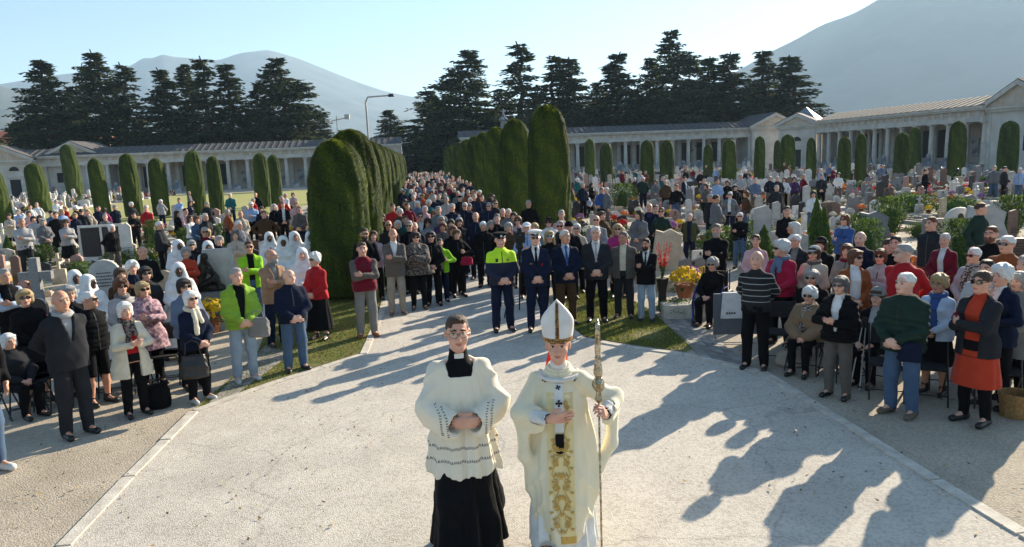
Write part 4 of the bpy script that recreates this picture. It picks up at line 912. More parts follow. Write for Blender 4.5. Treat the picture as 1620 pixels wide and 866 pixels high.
# ---- officials
P(791,368,524,pose='clasp',hair='police black',top='jacket hivis',bot='trousers navy',eye='',yaw=8,skin='a',ex='boot',note='police officer in neon yellow and navy jacket with flat black cap',wd=1.12)
P(846,364,524,pose='clasp',hair='police white',top='blazer navy',un='white',ex='tie:black',bot='trousers navy',shoe='black',eye='sun',yaw=4,skin='a',note='officer in navy dress uniform with a white peaked cap')
P(893,365,514,pose='clasp',hair='short silver',top='blazer navy',un='paleblue',ex='tie:blue',bot='trousers brown',yaw=12,hy=15,eye='spec',skin='b')
P(942,359,509,pose='clasp',hair='short silver',top='blazer charcoal',un='white',ex='tie:lightgrey',bot='trousers black',yaw=0,eye='spec',skin='a')
P(986,367,503,pose='sides',hair='short darkgray',top='open taupe',un='cream',bot='trousers charcoal',yaw=-8,hy=-15,skin='d')
P(1022,378,508,pose='cross',hair='short dark',top='blazer black',un='white',ex='tie:charcoal beard',bot='trousers lightdenim',shoe='navy',yaw=-8,hy=-15,skin='b')
P(943,341,h=1.72,hair='bald silver',top='shirt stripegrey',eye='sun'); P(952,335,h=1.65,s='f',hair='long brown',top='jacket brown',yaw=30); P(977,355,h=1.65,s='f',hair='shoulder blond',top='sweater magenta',eye='sun')
P(1011,333,h=1.68,s='f',hair='long dark',top='coat grey',bot='trousers charcoal',yaw=-20,hy=-35); P(1027,322,h=1.75,hair='bald brown',top='open navy',un='purple'); P(1037,325,h=1.72,hair='short brown',top='jacket navy')
P(1046,329,h=1.68,s='f',hair='short brown',top='sweater darkgreen',bot='trousers black',eye='sun',yaw=-5,pose='behind')
P(1091,338,421,hair='thin silver',top='open olive',un='navy',bot='trousers navy',yaw=-10,pose='behind',skin='c')
# ---- right block
P(1133,355,h=1.76,pose='cross',hair='short darkgray',top='sweater black',ex='beard',yaw=-6,skin='b'); P(1171,337,425,hair='short white',pose='cross',top='sweater black',bot='trousers denim',eye='sun',yaw=-8)
P(1196,372,h=1.62,s='f',hair='short brown',top='sweater pink',yaw=-8)
P(1127,407,510,pose='sit',s='f',hair='puff gray',top='coat black',eye='sun',yaw=-20,note='grey-haired woman in black seated in the wheelchair')
P(1197,398,583,pose='behind',hair='bald white',top='sweater striped',bot='trousers black',yaw=-12,skin='a',ex='snood:white' if 0 else '',note='old bald man in black sweater with thin white stripes')
P(1237,379,545,s='f',hair='puff silver',top='jacket crimson',ex='scarf:slate',bot='trousers black',eye='sun',yaw=-28,hy=-35); P(1259,372,h=1.63,s='f',hair='short white',top='open charcoal',un='ash',eye='spec',yaw=-18,hy=-15)
P(1288,390,h=1.62,s='f',hair='cap lightgrey',top='coat beige',eye='sun',yaw=-22,ex='snood:taupe'); P(1299,375,h=1.62,s='f',hair='beanie black',top='jacket black',yaw=-18)
P(1285,427,556,s='f',hair='bob gray',top='coat black',eye='sun',yaw=-18,pose='sit')
P(1281,453,584,pose='sit',s='f',hair='puff white',top='cape camel',un='black',bot='slim black',eye='sun',yaw=-18,ex='scarf:leopard',note='seated white-haired woman in camel cape and sunglasses')
P(1330,437,628,s='f',pose='prayer',hair='bob darkgray',top='openpuffer black',un='white',bot='trousers taupe',eye='sun',yaw=-22)
P(1353,395,h=1.65,s='f',hair='bob auburn',top='opencoat rust',un='white',eye='sun',yaw=12,hy=35,pose='clasp'); P(1340,386,h=1.58,s='f',hair='bob auburn',top='jacket ash',yaw=-10,ex='snood:maroon')
P(1361,367,h=1.74,hair='bald silver',top='jacket navy',yaw=-18,skin='c'); P(1393,394,h=1.6,s='f',hair='bob auburn',top='coat lightgrey',eye='sun',yaw=-14,pose='cross'); P(1407,379,h=1.7,s='m',hair='short brown',top='jacket black',yaw=20,hy=15); P(1417,374,h=1.76,hair='short dark',top='sweater black',yaw=-15)
P(1389,454,600,pose='sitcane',s='f',hair='beanie ash',top='open black',un='lightgrey',eye='spec',yaw=-20,note='seated woman in grey beret holding walking poles')
P(1431,387,h=1.78,hair='short gray',top='sweater red',eye='spec',yaw=-30,hy=-35,skin='c',wd=1.15,pose='behind')
P(1434,433,655,hair='short white',top='puffer darkgreen',bot='trousers denim',shoe='taupe',yaw=-26,hy=-15,skin='c',wd=1.14)
P(1474,344,h=1.80,hair='short auburn',top='jacket charcoal',bot='trousers rust',yaw=-25,hy=-15,pose='behind'); P(1495,370,h=1.66,s='f',hair='short silver',top='cardigan maroon',un='white',bot='skirt black',yaw=-22)
P(1486,433,622,s='f',hair='puff blond',top='open paleblue',un='blue',ex='snood:blue',bot='skirt black',eye='spec',yaw=-22,skin='d')
P(1542,393,h=1.64,s='f',hair='short white',top='coat lightgrey',ex='scarf:leopard',eye='sun',yaw=-28,hy=-15); P(1561,412,h=1.66,hair='short dark',top='jacket lightgrey',yaw=-20)
P(1554,430,668,s='f',pose='cross',hair='bun brown',top='openblazer charcoal',un='redcoral',bot='skirt redcoral',eye='sun',yaw=-30,hy=0,ex='boot tights',note='woman in coral red dress and dark coat with crossed arms')
P(1585,417,642,s='f',pose='chin',hair='puff white',top='cardigan navy',un='white',bot='trousers black',yaw=-34,hy=0,note='white-haired woman in navy cardigan with hand on chin')
P(1594,374,h=1.76,hair='short white',top='sweater rust',eye='sun',yaw=-32,skin='a',wd=1.18); P(1569,359,h=1.8,hair='short auburn',top='sweater black',eye='spec',ex='beard',yaw=-25)
P(1552,322,h=1.82,hair='short brown',top='jacket darkgreen',bot='trousers black',pose='sides',yaw=60,hy=35); P(1337,340,h=1.68,s='f',pose='cross',hair='long auburn',top='jacket blue',eye='sun',yaw=-20,hy=-15,ex='snood:paleblue')
P(1612,430,h=1.6,s='f',hair='bob gray',top='coat ash',yaw=-30); P(1622,405,h=1.7,hair='short gray',top='jacket olive',yaw=-30)
# ---- figures among the graves on the right
G='visitors among the graves on the right'
rv=[(1155,304,'f','short white','open grey','white','sun',-10),(1133,309,'m','short dark','jacket grey','','',110),(1124,308,'m','short gray','jacket charcoal','','',60),(1180,302,'f','bob auburn','sweater brown','','',-60),(1163,293,'f','bob dark','jacket black','','',20),(1117,291,'f','bob brown','jacket taupe','','',-50),(1135,284,'m','short dark','shirt skyblue','','',10),
(1151,286,'f','bob brown','jacket black','','',0),(1173,276,'m','short silver','sweater lightgrey','','',0),(1195,282,'m','short gray','jacket slate','','',0),(1218,279,'f','bob gray','jacket navy','','',0),(1230,279,'m','short silver','jacket charcoal','','',0),(1241,281,'f','long auburn','sweater white','','',-20),(1257,280,'f','bob dark','sweater purple','','',0),(1300,276,'m','short dark','jacket charcoal','','',0),
(1245,327,'m','short dark','shirt black','','',10),(1255,352,'f','shoulder silver','sweater white','','',-80),(1287,302,'f','bob dark','tshirt white','','',10),(1313,260,'m','short gray','jacket slate','','',0),(1398,262,'f','bob dark','jacket navy','','',0),(1574,263,'m','short blond','jacket grey','','',-10),(1614,266,'f','bob silver','jacket skyblue','','',-20),
(922,290,'m','short gray','jacket navy','','',30),(936,290,'f','long dark','jacket black','','',60),(951,288,'m','short brown','shirt white','','',30),(951,297,'m','short auburn','jacket blue','','',-30),(959,297,'m','short silver','jacket grey','','',-60),(1004,281,'f','bob silver','jacket charcoal','','',0),(1018,281,'m','short white','jacket darkgreen','','',0),(1037,285,'f','bob dark','coat grey','','',0),
(1053,285,'m','bald gray','jacket brown','','',0),(1070,292,'m','short brown','sweater black','','',-20),(1083,280,'m','short dark','openblazer navy','','',60),(1108,270,'m','short dark','jacket black','','',0),(1085,268,'f','bob dark','jacket black','','',0),(984,270,'m','short dark','jacket maroon','','',40),(1465,268,'m','short dark','jacket black','','',80),(1590,264,'m','short dark','jacket charcoal','','',80)]
for x,y,s_,hr,tp,un_,ey,yw in rv:
    P(x,y,h=1.64 if s_=='f' else 1.76,s=s_,hair=hr,top=tp,un=un_ or 'white',eye=ey,pose='clasp' if random.random()<.6 else 'sides',yaw=yw,skin=random.choice('abc'),bot='trousers '+random.choice(['black','navy','denim','taupe']),group=G)
P(1053,291,h=1.65,s='f',pose='sit',hair='bob white',top='jacket red',yaw=-10,group=G); P(928,304,h=1.65,s='f',pose='sit',hair='bob silver',top='jacket paleblue',yaw=30,group=G)
P(1000,352 if 0 else 305,h=1.7,hair='short auburn',top='jacket brown',pos=None,yaw=50,group=G) if 0 else None
for side,n_,ra,rb in ((0,30,(-27,-5),(19,43)),(1,26,(8,36),(25,66))):
    k=0
    while k<n_:
        q=cw(random.uniform(*ra),random.uniform(*rb)); px_=proj(q[0],q[1],1.)[0]
        if px_<10 or px_>1600 or any((q[0]-p_['pos'][0])**2+(q[1]-p_['pos'][1])**2<.8 for p_ in PEOPLE): continue
        hr=random.choice(hrs); s_='f' if hr.split()[0] in('bob','puff','long') else 'm'; k+=1
        P(0,0,pos=q,h=random.uniform(1.58,1.66) if s_=='f' else random.uniform(1.68,1.8),s=s_,hair=hr,top=random.choice(tops+['jacket red','shirt skyblue','sweater white']),bot='trousers '+random.choice(['black','navy','denim','taupe']),pose=random.choice(['clasp','sides','cross','behind']),yaw=random.uniform(-70,70),skin=random.choice('aabc'),group='visitors among the graves on the %s'%('right' if side else 'left'))
# the far end of the alley crowd: small joined figures, still with heads, shoulders, arms and legs
def far_figure():
    J=rig('sides','m'); F=Fld(axis(-.36,.36,.032),axis(-.24,.24,.032),axis(-.02,1.80,.034)); F.tor(prof('m',.03,0,.84,1.49),k=.03)
    for sd in (-1,1):
        a_,b_2,c_=J['legs'][sd]; F.cap(a_,b_2,.095,.075,k=.03); F.cap(b_2,c_,.075,.06,k=.02); F.cap(c_,(c_[0],c_[1]-.12,.05),.05,.045,k=.02); F.cap(J['S'][sd],J['E',sd],.065,.06,k=.04); F.cap(J['E',sd],J['W',sd],.06,.045,k=.02); F.cap(J['W',sd],J['W',sd]+np.array([0,0,-.09]),.042,.035,k=.01)
    F.ell((0,.0,1.615),(.085,.10,.125),k=.03); v,f=F.nets(); c=v[f].mean(1); r=np.where(c[:,2]<.88,2,1); r[(c[:,2]>1.47)]=0; r[(c[:,2]>1.62)&(c[:,1]>-.055)|(c[:,2]>1.70)]=3; r[(np.abs(c[:,0])>.16)&(c[:,2]<.90)]=0
    return v,f,r
fv,ff0,fr0=far_figure(); fm_=[getcloth(k) for k in ('navy','black','charcoal','grey','maroon','beige','brown','teal','slate','lightgrey')]+[skinmats('a')[0]]+[hairmat(k) for k in ('gray','dark','white','brown')]
V=[];F2=[];MI=[]
for i,q in enumerate(FARC):
    s_=random.uniform(.92,1.04); a_=-math.atan2(q[0],q[1])+random.uniform(-.5,.5); C_,S2=math.cos(a_),math.sin(a_); v=fv*s_; V.append(np.c_[v[:,0]*C_-v[:,1]*S2+q[0],v[:,0]*S2+v[:,1]*C_+q[1],v[:,2]]); F2.append(ff0+i*len(fv)); mm=np.array([10,random.randrange(10),random.choice([0,1,1,2]),11+random.randrange(4)]); MI.append(mm[fr0])
me=npmesh('far_crowd',np.concatenate(V),np.concatenate(F2),True,fm_,np.concatenate(MI)); meta(put(bpy.data.objects.new('far_crowd',me)),'distant tail of the crowd filling the far end of the alley','crowd',kind='stuff')
print('far',len(FARC)); print('people',len(PEOPLE),round(time.time()-T0,1))
# ------------------------------------------------------------------ colonnades (in the cemetery frame)
def pil_ex(N,L,tc,out,b):
    n=N.new('ShaderNodeTexNoise'); n.inputs['Scale'].default_value=.6; n.inputs['Detail'].default_value=8; L.new(tc.outputs['Object'],n.inputs['Vector'])
    m=N.new('ShaderNodeMapRange'); m.inputs['From Min'].default_value=.48; m.inputs['From Max'].default_value=.66; m.inputs['To Max'].default_value=.6; L.new(n.outputs['Fac'],m.inputs['Value'])
    return mixc(N,L,out,(.42,.33,.24),m.outputs[0])
M_plaster=mat('weathered_plaster',(.66,.62,.55),(.52,.48,.42),scale=1.2,bump=.2,bs=30,extra=pil_ex,rough=.95)
M_col=mat('column_stone',(.60,.55,.47),(.46,.42,.36),scale=2,bump=.2,bs=20); M_cornice=mat('cornice_stone',(.62,.58,.50),(.46,.43,.38),scale=1.2,bump=.3,bs=20)
M_frieze=mat('frieze_plaster',(.46,.36,.26),(.58,.50,.40),scale=1.5); M_back=mat('arcade_wall',(.52,.43,.33),(.38,.32,.26),scale=.8,extra=None)
M_roof=mat('grey_roof_tile',(.13,.12,.115),(.085,.08,.078),scale=3,bump=.5,bs=12); M_rooft=mat('tan_roof_tile',(.60,.48,.36),(.48,.37,.28),scale=3,bump=.5,bs=12)
M_dark=mat('dark_opening',(.03,.028,.026)); M_tomb=mat('tomb_stone',(.40,.39,.38),(.16,.17,.19),scale=1.2,detail=8,ramp=(.42,.55)); M_terra=mat('terracotta_roof',(.46,.17,.09),(.33,.12,.07),scale=2,bump=.4,bs=20); M_yel=mat('yellow_house_wall',(.62,.50,.28),scale=2); M_skylight=mat('skylight_glass',(.20,.23,.26),rough=.45,spec=.3)
def colonnade(name,a0,b0,ang,L,z0,h=4.2,sp=2.45,front=1,label='',tiles=None,n_t=10):
    """runs along +x from local 0 to L, fronts -y locally"""
    x,y=cw(a0,b0); rt=empty(name,(x,y,0),CA+ang); meta(rt,label,'colonnade')
    D=4.6; zt=z0+h
    MB().box(0,L,-.55,D,-.3,z0-.45).build('plinth',M_plaster,rt); MB().box(0,L,-.35,D,z0-.448,z0).build('step',M_col,rt)
    MB().box(0,L,D-.35,D,z0+.002,zt+.9).build('back_wall',M_back,rt)
    MB().box(-.1,L+.1,-.42,.42,zt,zt+.55).build('architrave',M_cornice,rt)
    MB().box(-.1,L+.1,-.38,.40,zt+.552,zt+1.12).build('frieze',M_frieze,rt)
    mb=MB(); mb.box(-.3,L+.3,-.75,.45,zt+1.122,zt+1.30); mb.box(-.4,L+.4,-.90,.45,zt+1.302,zt+1.50); mb.build('cornice',M_cornice,rt)
    MB().box(-.35,-.002,.5,D,-.2,zt+.9).build('end_wall',M_plaster,rt); MB().box(L+.002,L+.35,.5,D,-.2,zt+.9).build('end_wall',M_plaster,rt)
    # ceiling
    MB().box(0,L,.43,D-.36,zt+.5,zt+.6).build('ceiling',M_back,rt)
    r=MB(); r.add([(-.4,-.92,zt+1.505),(L+.4,-.92,zt+1.505),(L+.4,2.3,zt+2.55),(-.4,2.3,zt+2.55),(-.4,5.4,zt+1.505),(L+.4,5.4,zt+1.505)],[(0,1,2,3),(3,2,5,4),(0,3,4),(1,5,2),(0,4,5,1)]); r.build('roof',M_roof,rt)
    n=int(L/sp); sp=L/n
    cm=MB(); cm.lathe([(.36,0),(.36,.12),(.33,.16),(.30,.26),(.305,1.3),(.255,h-.36),(.28,h-.33),(.27,h-.26),(.34,h-.14),(.34,h-.13)],14); cm.box(-.37,.37,-.37,.37,h-.128,h); me=cm.mesh('column',M_col,False)
    pm=MB().box(-.28,.28,0,.18,0,h+.45).mesh('pilaster',M_plaster); nm=MB().box(-.75,.75,0,.09,.55,h-.5).mesh('niche',M_dark)
    tg=MB().box(-.24,.24,-.07,0,0,.54).mesh('frieze_block',M_cornice)
    for i in range(n+1):
        put(bpy.data.objects.new('column',me),rt,(i*sp,0,z0+.002)); put(bpy.data.objects.new('pilaster',pm),rt,(i*sp,D-.54,z0+.002))
        if i<n:
            k=random.random()
            if k<.35: put(bpy.data.objects.new('niche',nm),rt,((i+.5)*sp,D-.45,z0))
            elif k<.75:
                q=MB(); q.box(-.5,.5,-.1,0,.6,2.4); q.box(-.6,.6,-.16,0,2.4,2.6); q.build('wall_memorial',M_tomb,rt,loc=((i+.5)*sp,D-.36,z0))
            q=MB(); w_=random.uniform(.5,1.0); hh=random.uniform(.5,1.2); q.box(-w_,w_,-.45,.1,0,hh,tp=.85); q.box(-w_*.5,w_*.5,-.3,0,hh,hh+random.uniform(.2,.9),tp=.5); q.build('tomb',M_tomb,rt,loc=((i+.5)*sp,-1.1,0))
    for i in range(2*n):
        put(bpy.data.objects.new('frieze_block',tg),rt,((i+.5)*sp/2,-.382,zt+.565))
    # roof ribs
    nr=int(L/(1.05 if tiles else .9)); rm=MB().add([(-.05,-.93,0.),(.05,-.93,0.),(.05,2.3,1.045),(-.05,2.3,1.045),(-.05,-.93,.09),(.05,-.93,.09),(.05,2.3,1.135),(-.05,2.3,1.135)],[(0,1,5,4),(1,2,6,5),(2,3,7,6),(3,0,4,7),(4,5,6,7)]).mesh('roof_rib',M_roof)
    if tiles:
        W_=L/nr
        tm=MB().add([(-.27,-.94,.0),(.27,-.94,.0),(.27,2.3,1.045),(-.27,2.3,1.045),(-.27,-.94,.07),(.27,-.94,.07),(.27,2.3,1.12),(-.27,2.3,1.12)],[(0,1,5,4),(1,2,6,5),(2,3,7,6),(3,0,4,7),(4,5,6,7)]).mesh('roof_tile_row',M_rooft)
        for i in range(nr): put(bpy.data.objects.new('roof_tile_row',tm),rt,((i+.5)*W_,0,zt+1.512))
    else:
        for i in range(nr): put(bpy.data.objects.new('roof_rib',rm),rt,((i+.5)*L/nr,0,zt+1.51))
    return rt
def pavilion(a,b,ang,W_,D,z0,h=5.9,label='',door=None,win=None,skylight=False,cat='pavilion'):
    x,y=cw(a,b); rt=empty('pavilion',(x,y,0),CA+ang); meta(rt,label,cat)
    MB().box(-W_/2,W_/2,0,D,-.3,h).build('wall',M_plaster,rt); q=MB()
    q.box(-W_/2-.25,W_/2+.25,-.25,D+.2,h+.002,h+.25); q.box(-W_/2-.4,W_/2+.4,-.45,D+.3,h+.252,h+.45); q.build('cornice',M_cornice,rt)
    ph=W_*.24; H_=h+.452
    MB().extr([(-W_/2-.3,H_),(W_/2+.3,H_),(0,H_+ph)],-.2,D+.1).build('pediment',M_frieze,rt)
    q=MB()
    for s_ in (-1,1): q.extr([(s_*(W_/2+.55),H_),(s_*(W_/2+.05),H_),(0,H_+ph-.02),(0,H_+ph+.42),(s_*(W_/2+.55),H_+.2)][::s_],-.55,-.20)
    q.build('raking_cornice',M_cornice,rt); q=MB()
    for s_ in (-1,1): q.extr([(s_*(W_/2+.55),H_+.19),(0,H_+ph+.41),(0,H_+ph+.52),(s_*(W_/2+.55),H_+.30)][::s_],-.5,D+.35)
    q.build('roof',M_roof,rt)
    for s_ in (-1,1): MB().box(s_*(W_/2-.35)-.3,s_*(W_/2-.35)+.3,-.08,.0,-.2,h).build('pilaster',M_cornice,rt)
    if door is not None:
        d=MB().box(door-.65,door+.65,-.06,.02,.0,2.7).build('door',M_dark,rt); q=MB(); q.box(door-.9,door-.652,-.12,0,0,3.0); q.box(door+.652,door+.9,-.12,0,0,3.0); q.box(door-1.05,door+1.05,-.16,0,3.002,3.25); q.build('door_frame',M_cornice,d)
        q=MB(); 
        q.extr([(door+.6*math.cos(t),3.9+.6*math.sin(t)) for t in [PI*k/10 for k in range(11)]],-.05,0); q.build('fanlight',M_dark,rt)
    if win is not None: d=MB().box(win-.4,win+.4,-.04,.02,2.0,3.4).build('window',M_dark,rt)
    if skylight:
        MB().add([(-2.2,2,H_+.6),(2.2,2,H_+.6),(2.2,6.4,H_+.6),(-2.2,6.4,H_+.6),(0,4.2,H_+2.7)],[(0,1,4),(1,2,4),(2,3,4),(3,0,4),(0,3,2,1)]).build('skylight',M_skylight,rt)
    return rt
def ab(px,d):            # cemetery coordinates of the point at depth d seen at column px
    x=(px-810)/CF*d; return cinv(x,d)
BF=113.5
aL0=-62.;aL1=-2.2;aR0=5.5
aRp=ab(1172,122)[0]
colonnade('left_colonnade',-61.5,BF,0,59.,.15,sp=2.7,label='long weathered colonnade with grey roof behind the left rows of clipped cypresses')
colonnade('far_colonnade',7.0,BF-1,0,aRp-7.0,.7,label='long white-columned arcade behind the graves right of the alley')
pavilion(aRp+3.6,BF-2,0,7.4,9,.6,5.9,label='white pedimented pavilion with blank wall at the right end of the far arcade')
aW=cinv((1556-810)/CF*72.5,72.5)[0]; print('aW',aW,ab(1300,106),ab(1240,115))
# right wing, runs back toward the viewer
x0,y0=cw(aW,BF-10); 
wb=cinv(*((1556-810)/CF*72.5,72.5))[1]
bfar=max((b for b in np.arange(80,BF-4,.25) if proj(*cw(aW,b),1.)[0]>1294),default=100.)
_pc=cinv(*(lambda y: ((1262-810)/CF*y,y))(cw(aW,bfar)[1]+2.0)); print('wing',aW,wb,bfar,_pc)
pavilion(_pc[0],_pc[1],-PI/4,5.2,7,.6,5.6,label='small corner pavilion with glazed pyramid skylight and arched door',door=0,skylight=True)
colonnade('right_wing_colonnade',aW,bfar,-PI/2,bfar-wb,.7,label='right-hand arcade with striped tile roof running toward the viewer',tiles=True)
pavilion(aW,wb-4.1,-PI/2,8,9,.6,5.7,label='large pedimented pavilion at the right edge of the photo with pink gable',win=1.0)
# left pavilions
pa=ab(122,108); pavilion(pa[0]+1.5,pa[1]-1.2,0,8.6,9,.1,4.9,label='plastered pedimented pavilion with one small dark window on the left',win=-2.0)
pa=ab(30,104); pavilion(pa[0]+.2,pa[1]-2,.25,7.0,9,.1,4.9,label='pedimented pavilion with arched doorway at the left edge',door=1.5)
# gate at the end of the alley
x,y=cw(1.2,150); gt=empty('gatehouse',(x,y,0),CA); meta(gt,'pale gatehouse portal closing the far end of the alley','building')
MB().box(-9,-2.0,0,5,0,5.5).build('wall',M_plaster,gt); MB().box(2.0,9,0,5,0,5.5).build('wall',M_plaster,gt); MB().box(-9,9,-.3,5.2,5.502,6.6).build('cornice',M_cornice,gt)
for s_ in (-1.4,1.4): MB().lathe([(.3,0),(.3,5.5)],10,(s_,0)).build('column',M_col,gt)
sheet('gate_court',[cw(-12,111.9),cw(14,111.9),cw(14,150),cw(-12,150)],-.002,M_gravel)
# houses beyond the left wing
def house(a,b,w_,d_,h,label,wall,roof,rz=0):
    x,y=cw(a,b); rt=empty('house',(x,y,0),CA+rz); meta(rt,label,'house'); MB().box(-w_/2,w_/2,0,d_,0,h).build('wall',wall,rt)
    q=MB(); q.add([(-w_/2-.6,-.6,h),(w_/2+.6,-.6,h),(w_/2+.6,d_+.6,h),(-w_/2-.6,d_+.6,h),(-w_/2+4,d_/2,h+2.6),(w_/2-4,d_/2,h+2.6)],[(0,1,5,4),(1,2,5),(2,3,4,5),(3,0,4),(0,3,2,1)]); rf=q.build('roof',roof,rt); MB().box(-w_/4-.4,-w_/4+.4,d_/2-1.4,d_/2-.6,h+.8,h+3.2).build('chimney',M_plaster,rf)
    for k in range(int(w_/3)):
        MB().box(-w_/2+1.2+k*3,-w_/2+2.3+k*3,-.05,.05,h-2.4,h-.9).build('window',M_dark,rt)
a_,b_=ab(40,150); house(a_,b_,34,12,10.,'yellow house with orange tiled roof behind the left pavilions',M_yel,M_terra); a_,b_=ab(150,158); house(a_+2,b_+3,26,12,8.6,'low house with terracotta roof glimpsed through the left cedars',M_yel,M_terra)
# ------------------------------------------------------------------ trees
def leafmat(nm,c,c2,rnd=.15):
    def ex(N,L,tc,out,b):
        return out
    m=mat(nm,c,c2,scale=.9,rnd=rnd,rough=.8,spec=.15,ramp=(.35,.65),trans=.45 if 'tips' in nm or 'light' in nm else 0); return m
M_cedar=[leafmat('cedar_needles',(.040,.058,.030),(.022,.034,.020)),leafmat('cedar_needles_light',(.12,.145,.05),(.07,.09,.035))]
M_bark=mat('bark',(.10,.075,.055),(.06,.045,.035),scale=6,bump=.6)
def cedar_mesh(seed,Hh=20.,hw=6.,sparse=0.,lop=0.,lev=.0):
    r=np.random.default_rng(seed); V=[];T=[]
    trunk=MB(); tp=[(0,0,0)]; 
    for i in range(1,9): tp.append((r.normal(0,.10)*i*.5,r.normal(0,.10)*i*.5,Hh*i/8))
    trunk.tube(tp,[.42*(1-i/8.6)+.03 for i in range(9)],7)
    def tx(z): 
        t=z/Hh*8; i=min(int(t),7); f=t-i; return np.array([tp[i][j]*(1-f)+tp[i+1][j]*f for j in (0,1)])
    z=Hh*.08; cl=[]
    while z<Hh*.985:
        t=z/Hh; env=hw*((1-t)**.72)*(.55+.45*min(1,t/.22)) ; n=int(5+4*(1-t)) 
        for k in range(n):
            if r.random()<sparse: continue
            a=r.uniform(0,2*PI); Lb=env*r.uniform(.55,1.12)*(1+lop*math.cos(a)); Lb=max(Lb,.5); up=r.uniform(.02,.28)+.25*t; c0=tx(z)
            pts=[]; m=max(3,int(Lb/.55))
            for i in range(m+1):
                u=i/m; rr=Lb*u; zz=z+Lb*(up*u-.42*u*u*r.uniform(.8,1.1)*(1-t*.5)); pts.append((c0[0]+math.cos(a)*rr,c0[1]+math.sin(a)*rr,zz))
            trunk.tube([pts[0],pts[m//2],pts[-1]],[.10*(1-t)+.02,.05,.012],4,cap=False)
            for i in range(1 if m<5 else 2,m+1):
                u=i/m; wdt=(.30+.9*math.sin(PI*min(u*.85+.1,1))**.8)*min(1,Lb/3.2)*(1.15 if u<1 else .6)
                for q in range(int(6+8*wdt)):
                    s=r.uniform(-1,1)*wdt; f_=r.uniform(-.3,.3)
                    cl.append((pts[i][0]-math.sin(a)*s+math.cos(a)*f_,pts[i][1]+math.cos(a)*s+math.sin(a)*f_,pts[i][2]-abs(s)*.18-r.random()**2*.30+.06,a+r.normal(0,.7)+np.sign(s)*.6))
        z+=Hh*r.uniform(.013,.027)
    C=np.array(cl); n=len(C); 
    # every clump: one drooping spray = 2 triangles
    L=r.uniform(.28,.62,n); W_=r.uniform(.06,.12,n); a=C[:,3]; d=np.c_[np.cos(a),np.sin(a),r.normal(-.18,.22,n)]; s=np.c_[-np.sin(a),np.cos(a),r.normal(0,.3,n)]
    c=C[:,:3]; v=np.stack([c-s*W_[:,None],c+s*W_[:,None],c+d*L[:,None],c+d*L[:,None]*.4-np.array([0,0,1.])*r.uniform(.08,.24,n)[:,None]],1).reshape(-1,3)
    i=np.arange(n)*4; F1=np.c_[i,i+1,i+2];F2=np.c_[i,i+2,i+3]; 
    cr=npmesh('crown',v,np.concatenate([F1,F2]),mats=M_cedar,mi=np.concatenate([(C[:,2]>0)*0+ (r.random(n)<.42)]*2))
    return trunk.mesh('trunk',M_bark),cr
CED=[cedar_mesh(11,20,6.5,0.02),cedar_mesh(12,20,4.2,.10),cedar_mesh(13,20,3.6,.36),cedar_mesh(14,20,7.0,.0,.15),cedar_mesh(15,20,4.8,.05,-.2),cedar_mesh(16,20,4.0,.22)]
CB=[8.,5.2,4.5,9.,6.,5.]
def cedar(px,top,hw,k,d,rot=None,label=''):
    x=(px-810)/CF*d; tt=zat(px,top,d); rt=empty('cedar_tree',(x,d,0),random.uniform(0,6) if rot is None else rot); s=tt/20.
    tr,cr=CED[k]; w_=hw/CF*d; base={0:6.9,1:4.5,2:3.9,3:7.4,4:5.2,5:4.3}[k]; e=w_/base*1.5; rt.scale=(e,e,s)
    put(bpy.data.objects.new('trunk',tr),rt); put(bpy.data.objects.new('crown',cr),rt); meta(rt,label,'tree'); return rt
cl=[(105,93,68,0,128,'broad dark cedar, leftmost of the tall trees'),(165,98,30,2,150,'thin pale cedar tip behind the two tall left cedars'),(190,77,50,4,132,'tallest cedar of the left group, left of the slim one'),(228,97,42,2,130,'slim see-through cedar right of the tallest left cedar'),(145,135,50,0,136,'lower cedar filling the gap beside the leftmost broad one'),
(287,107,44,1,130,'cedar with narrow dark crown at the middle of the left group'),(325,100,36,5,134,'cedar behind and left of the forked top pair on the left'),(348,88,42,2,131,'sparse cedar with a high thin top before the far mountain'),(386,100,42,5,133,'sparse cedar just left of the broad cedar near the lamp'),(465,90,74,3,127,'wide dense cedar left of the street lamp'),(432,130,50,0,133,'dense lower cedar joined to the wide one left of the lamp'),
(628,173,40,0,170,'small dark cedar above the end of the left hedge row'),(692,140,52,4,150,'lower cedar left of the big one over the alley'),(755,78,74,3,135,'big dense cedar rising over the right hedge row'),(720,150,50,0,142,'dark shadowed cedar at the end of the alley'),(835,65,48,2,132,'tall thin see-through cedar over the right hedge'),
(885,88,46,5,134,'cedar rising directly over the tall front hedge column'),(918,88,44,1,133,'cedar right of the tall front hedge column'),(985,80,50,1,133,'narrow tall cedar behind the far arcade, third from the hedge'),(1068,47,66,3,130,'tallest cedar of the right group'),(1035,90,46,0,137,'dense cedar touching the tallest one on its left'),(1122,88,46,4,134,'cedar just right of the tallest one'),
(1162,80,48,1,132,'cedar with pointed crown left of the last pair'),(1208,80,42,5,135,'cedar second from the right end of the group'),(1258,85,50,1,128,'rightmost cedar of the right group, standing over the pavilion roof')]
for c in cl: cedar(*c[:5],label=c[5])
# a hedge of darker evergreens behind the arcades closes the view
for k,(px,top,d) in enumerate([(60,190,140),(250,185,142),(520,180,150),(560,205,155),(800,140,145),(860,150,141),(950,130,142),(1010,140,142),(1090,130,145),(1140,140,142),(1190,135,143),(1235,150,142)]):
    cedar(px,top,52,0 if k%2 else 3,d,label='low dark evergreen filling the gap behind the arcade, no %s'%'abcdefghijkl'[k])['lowfill']=1
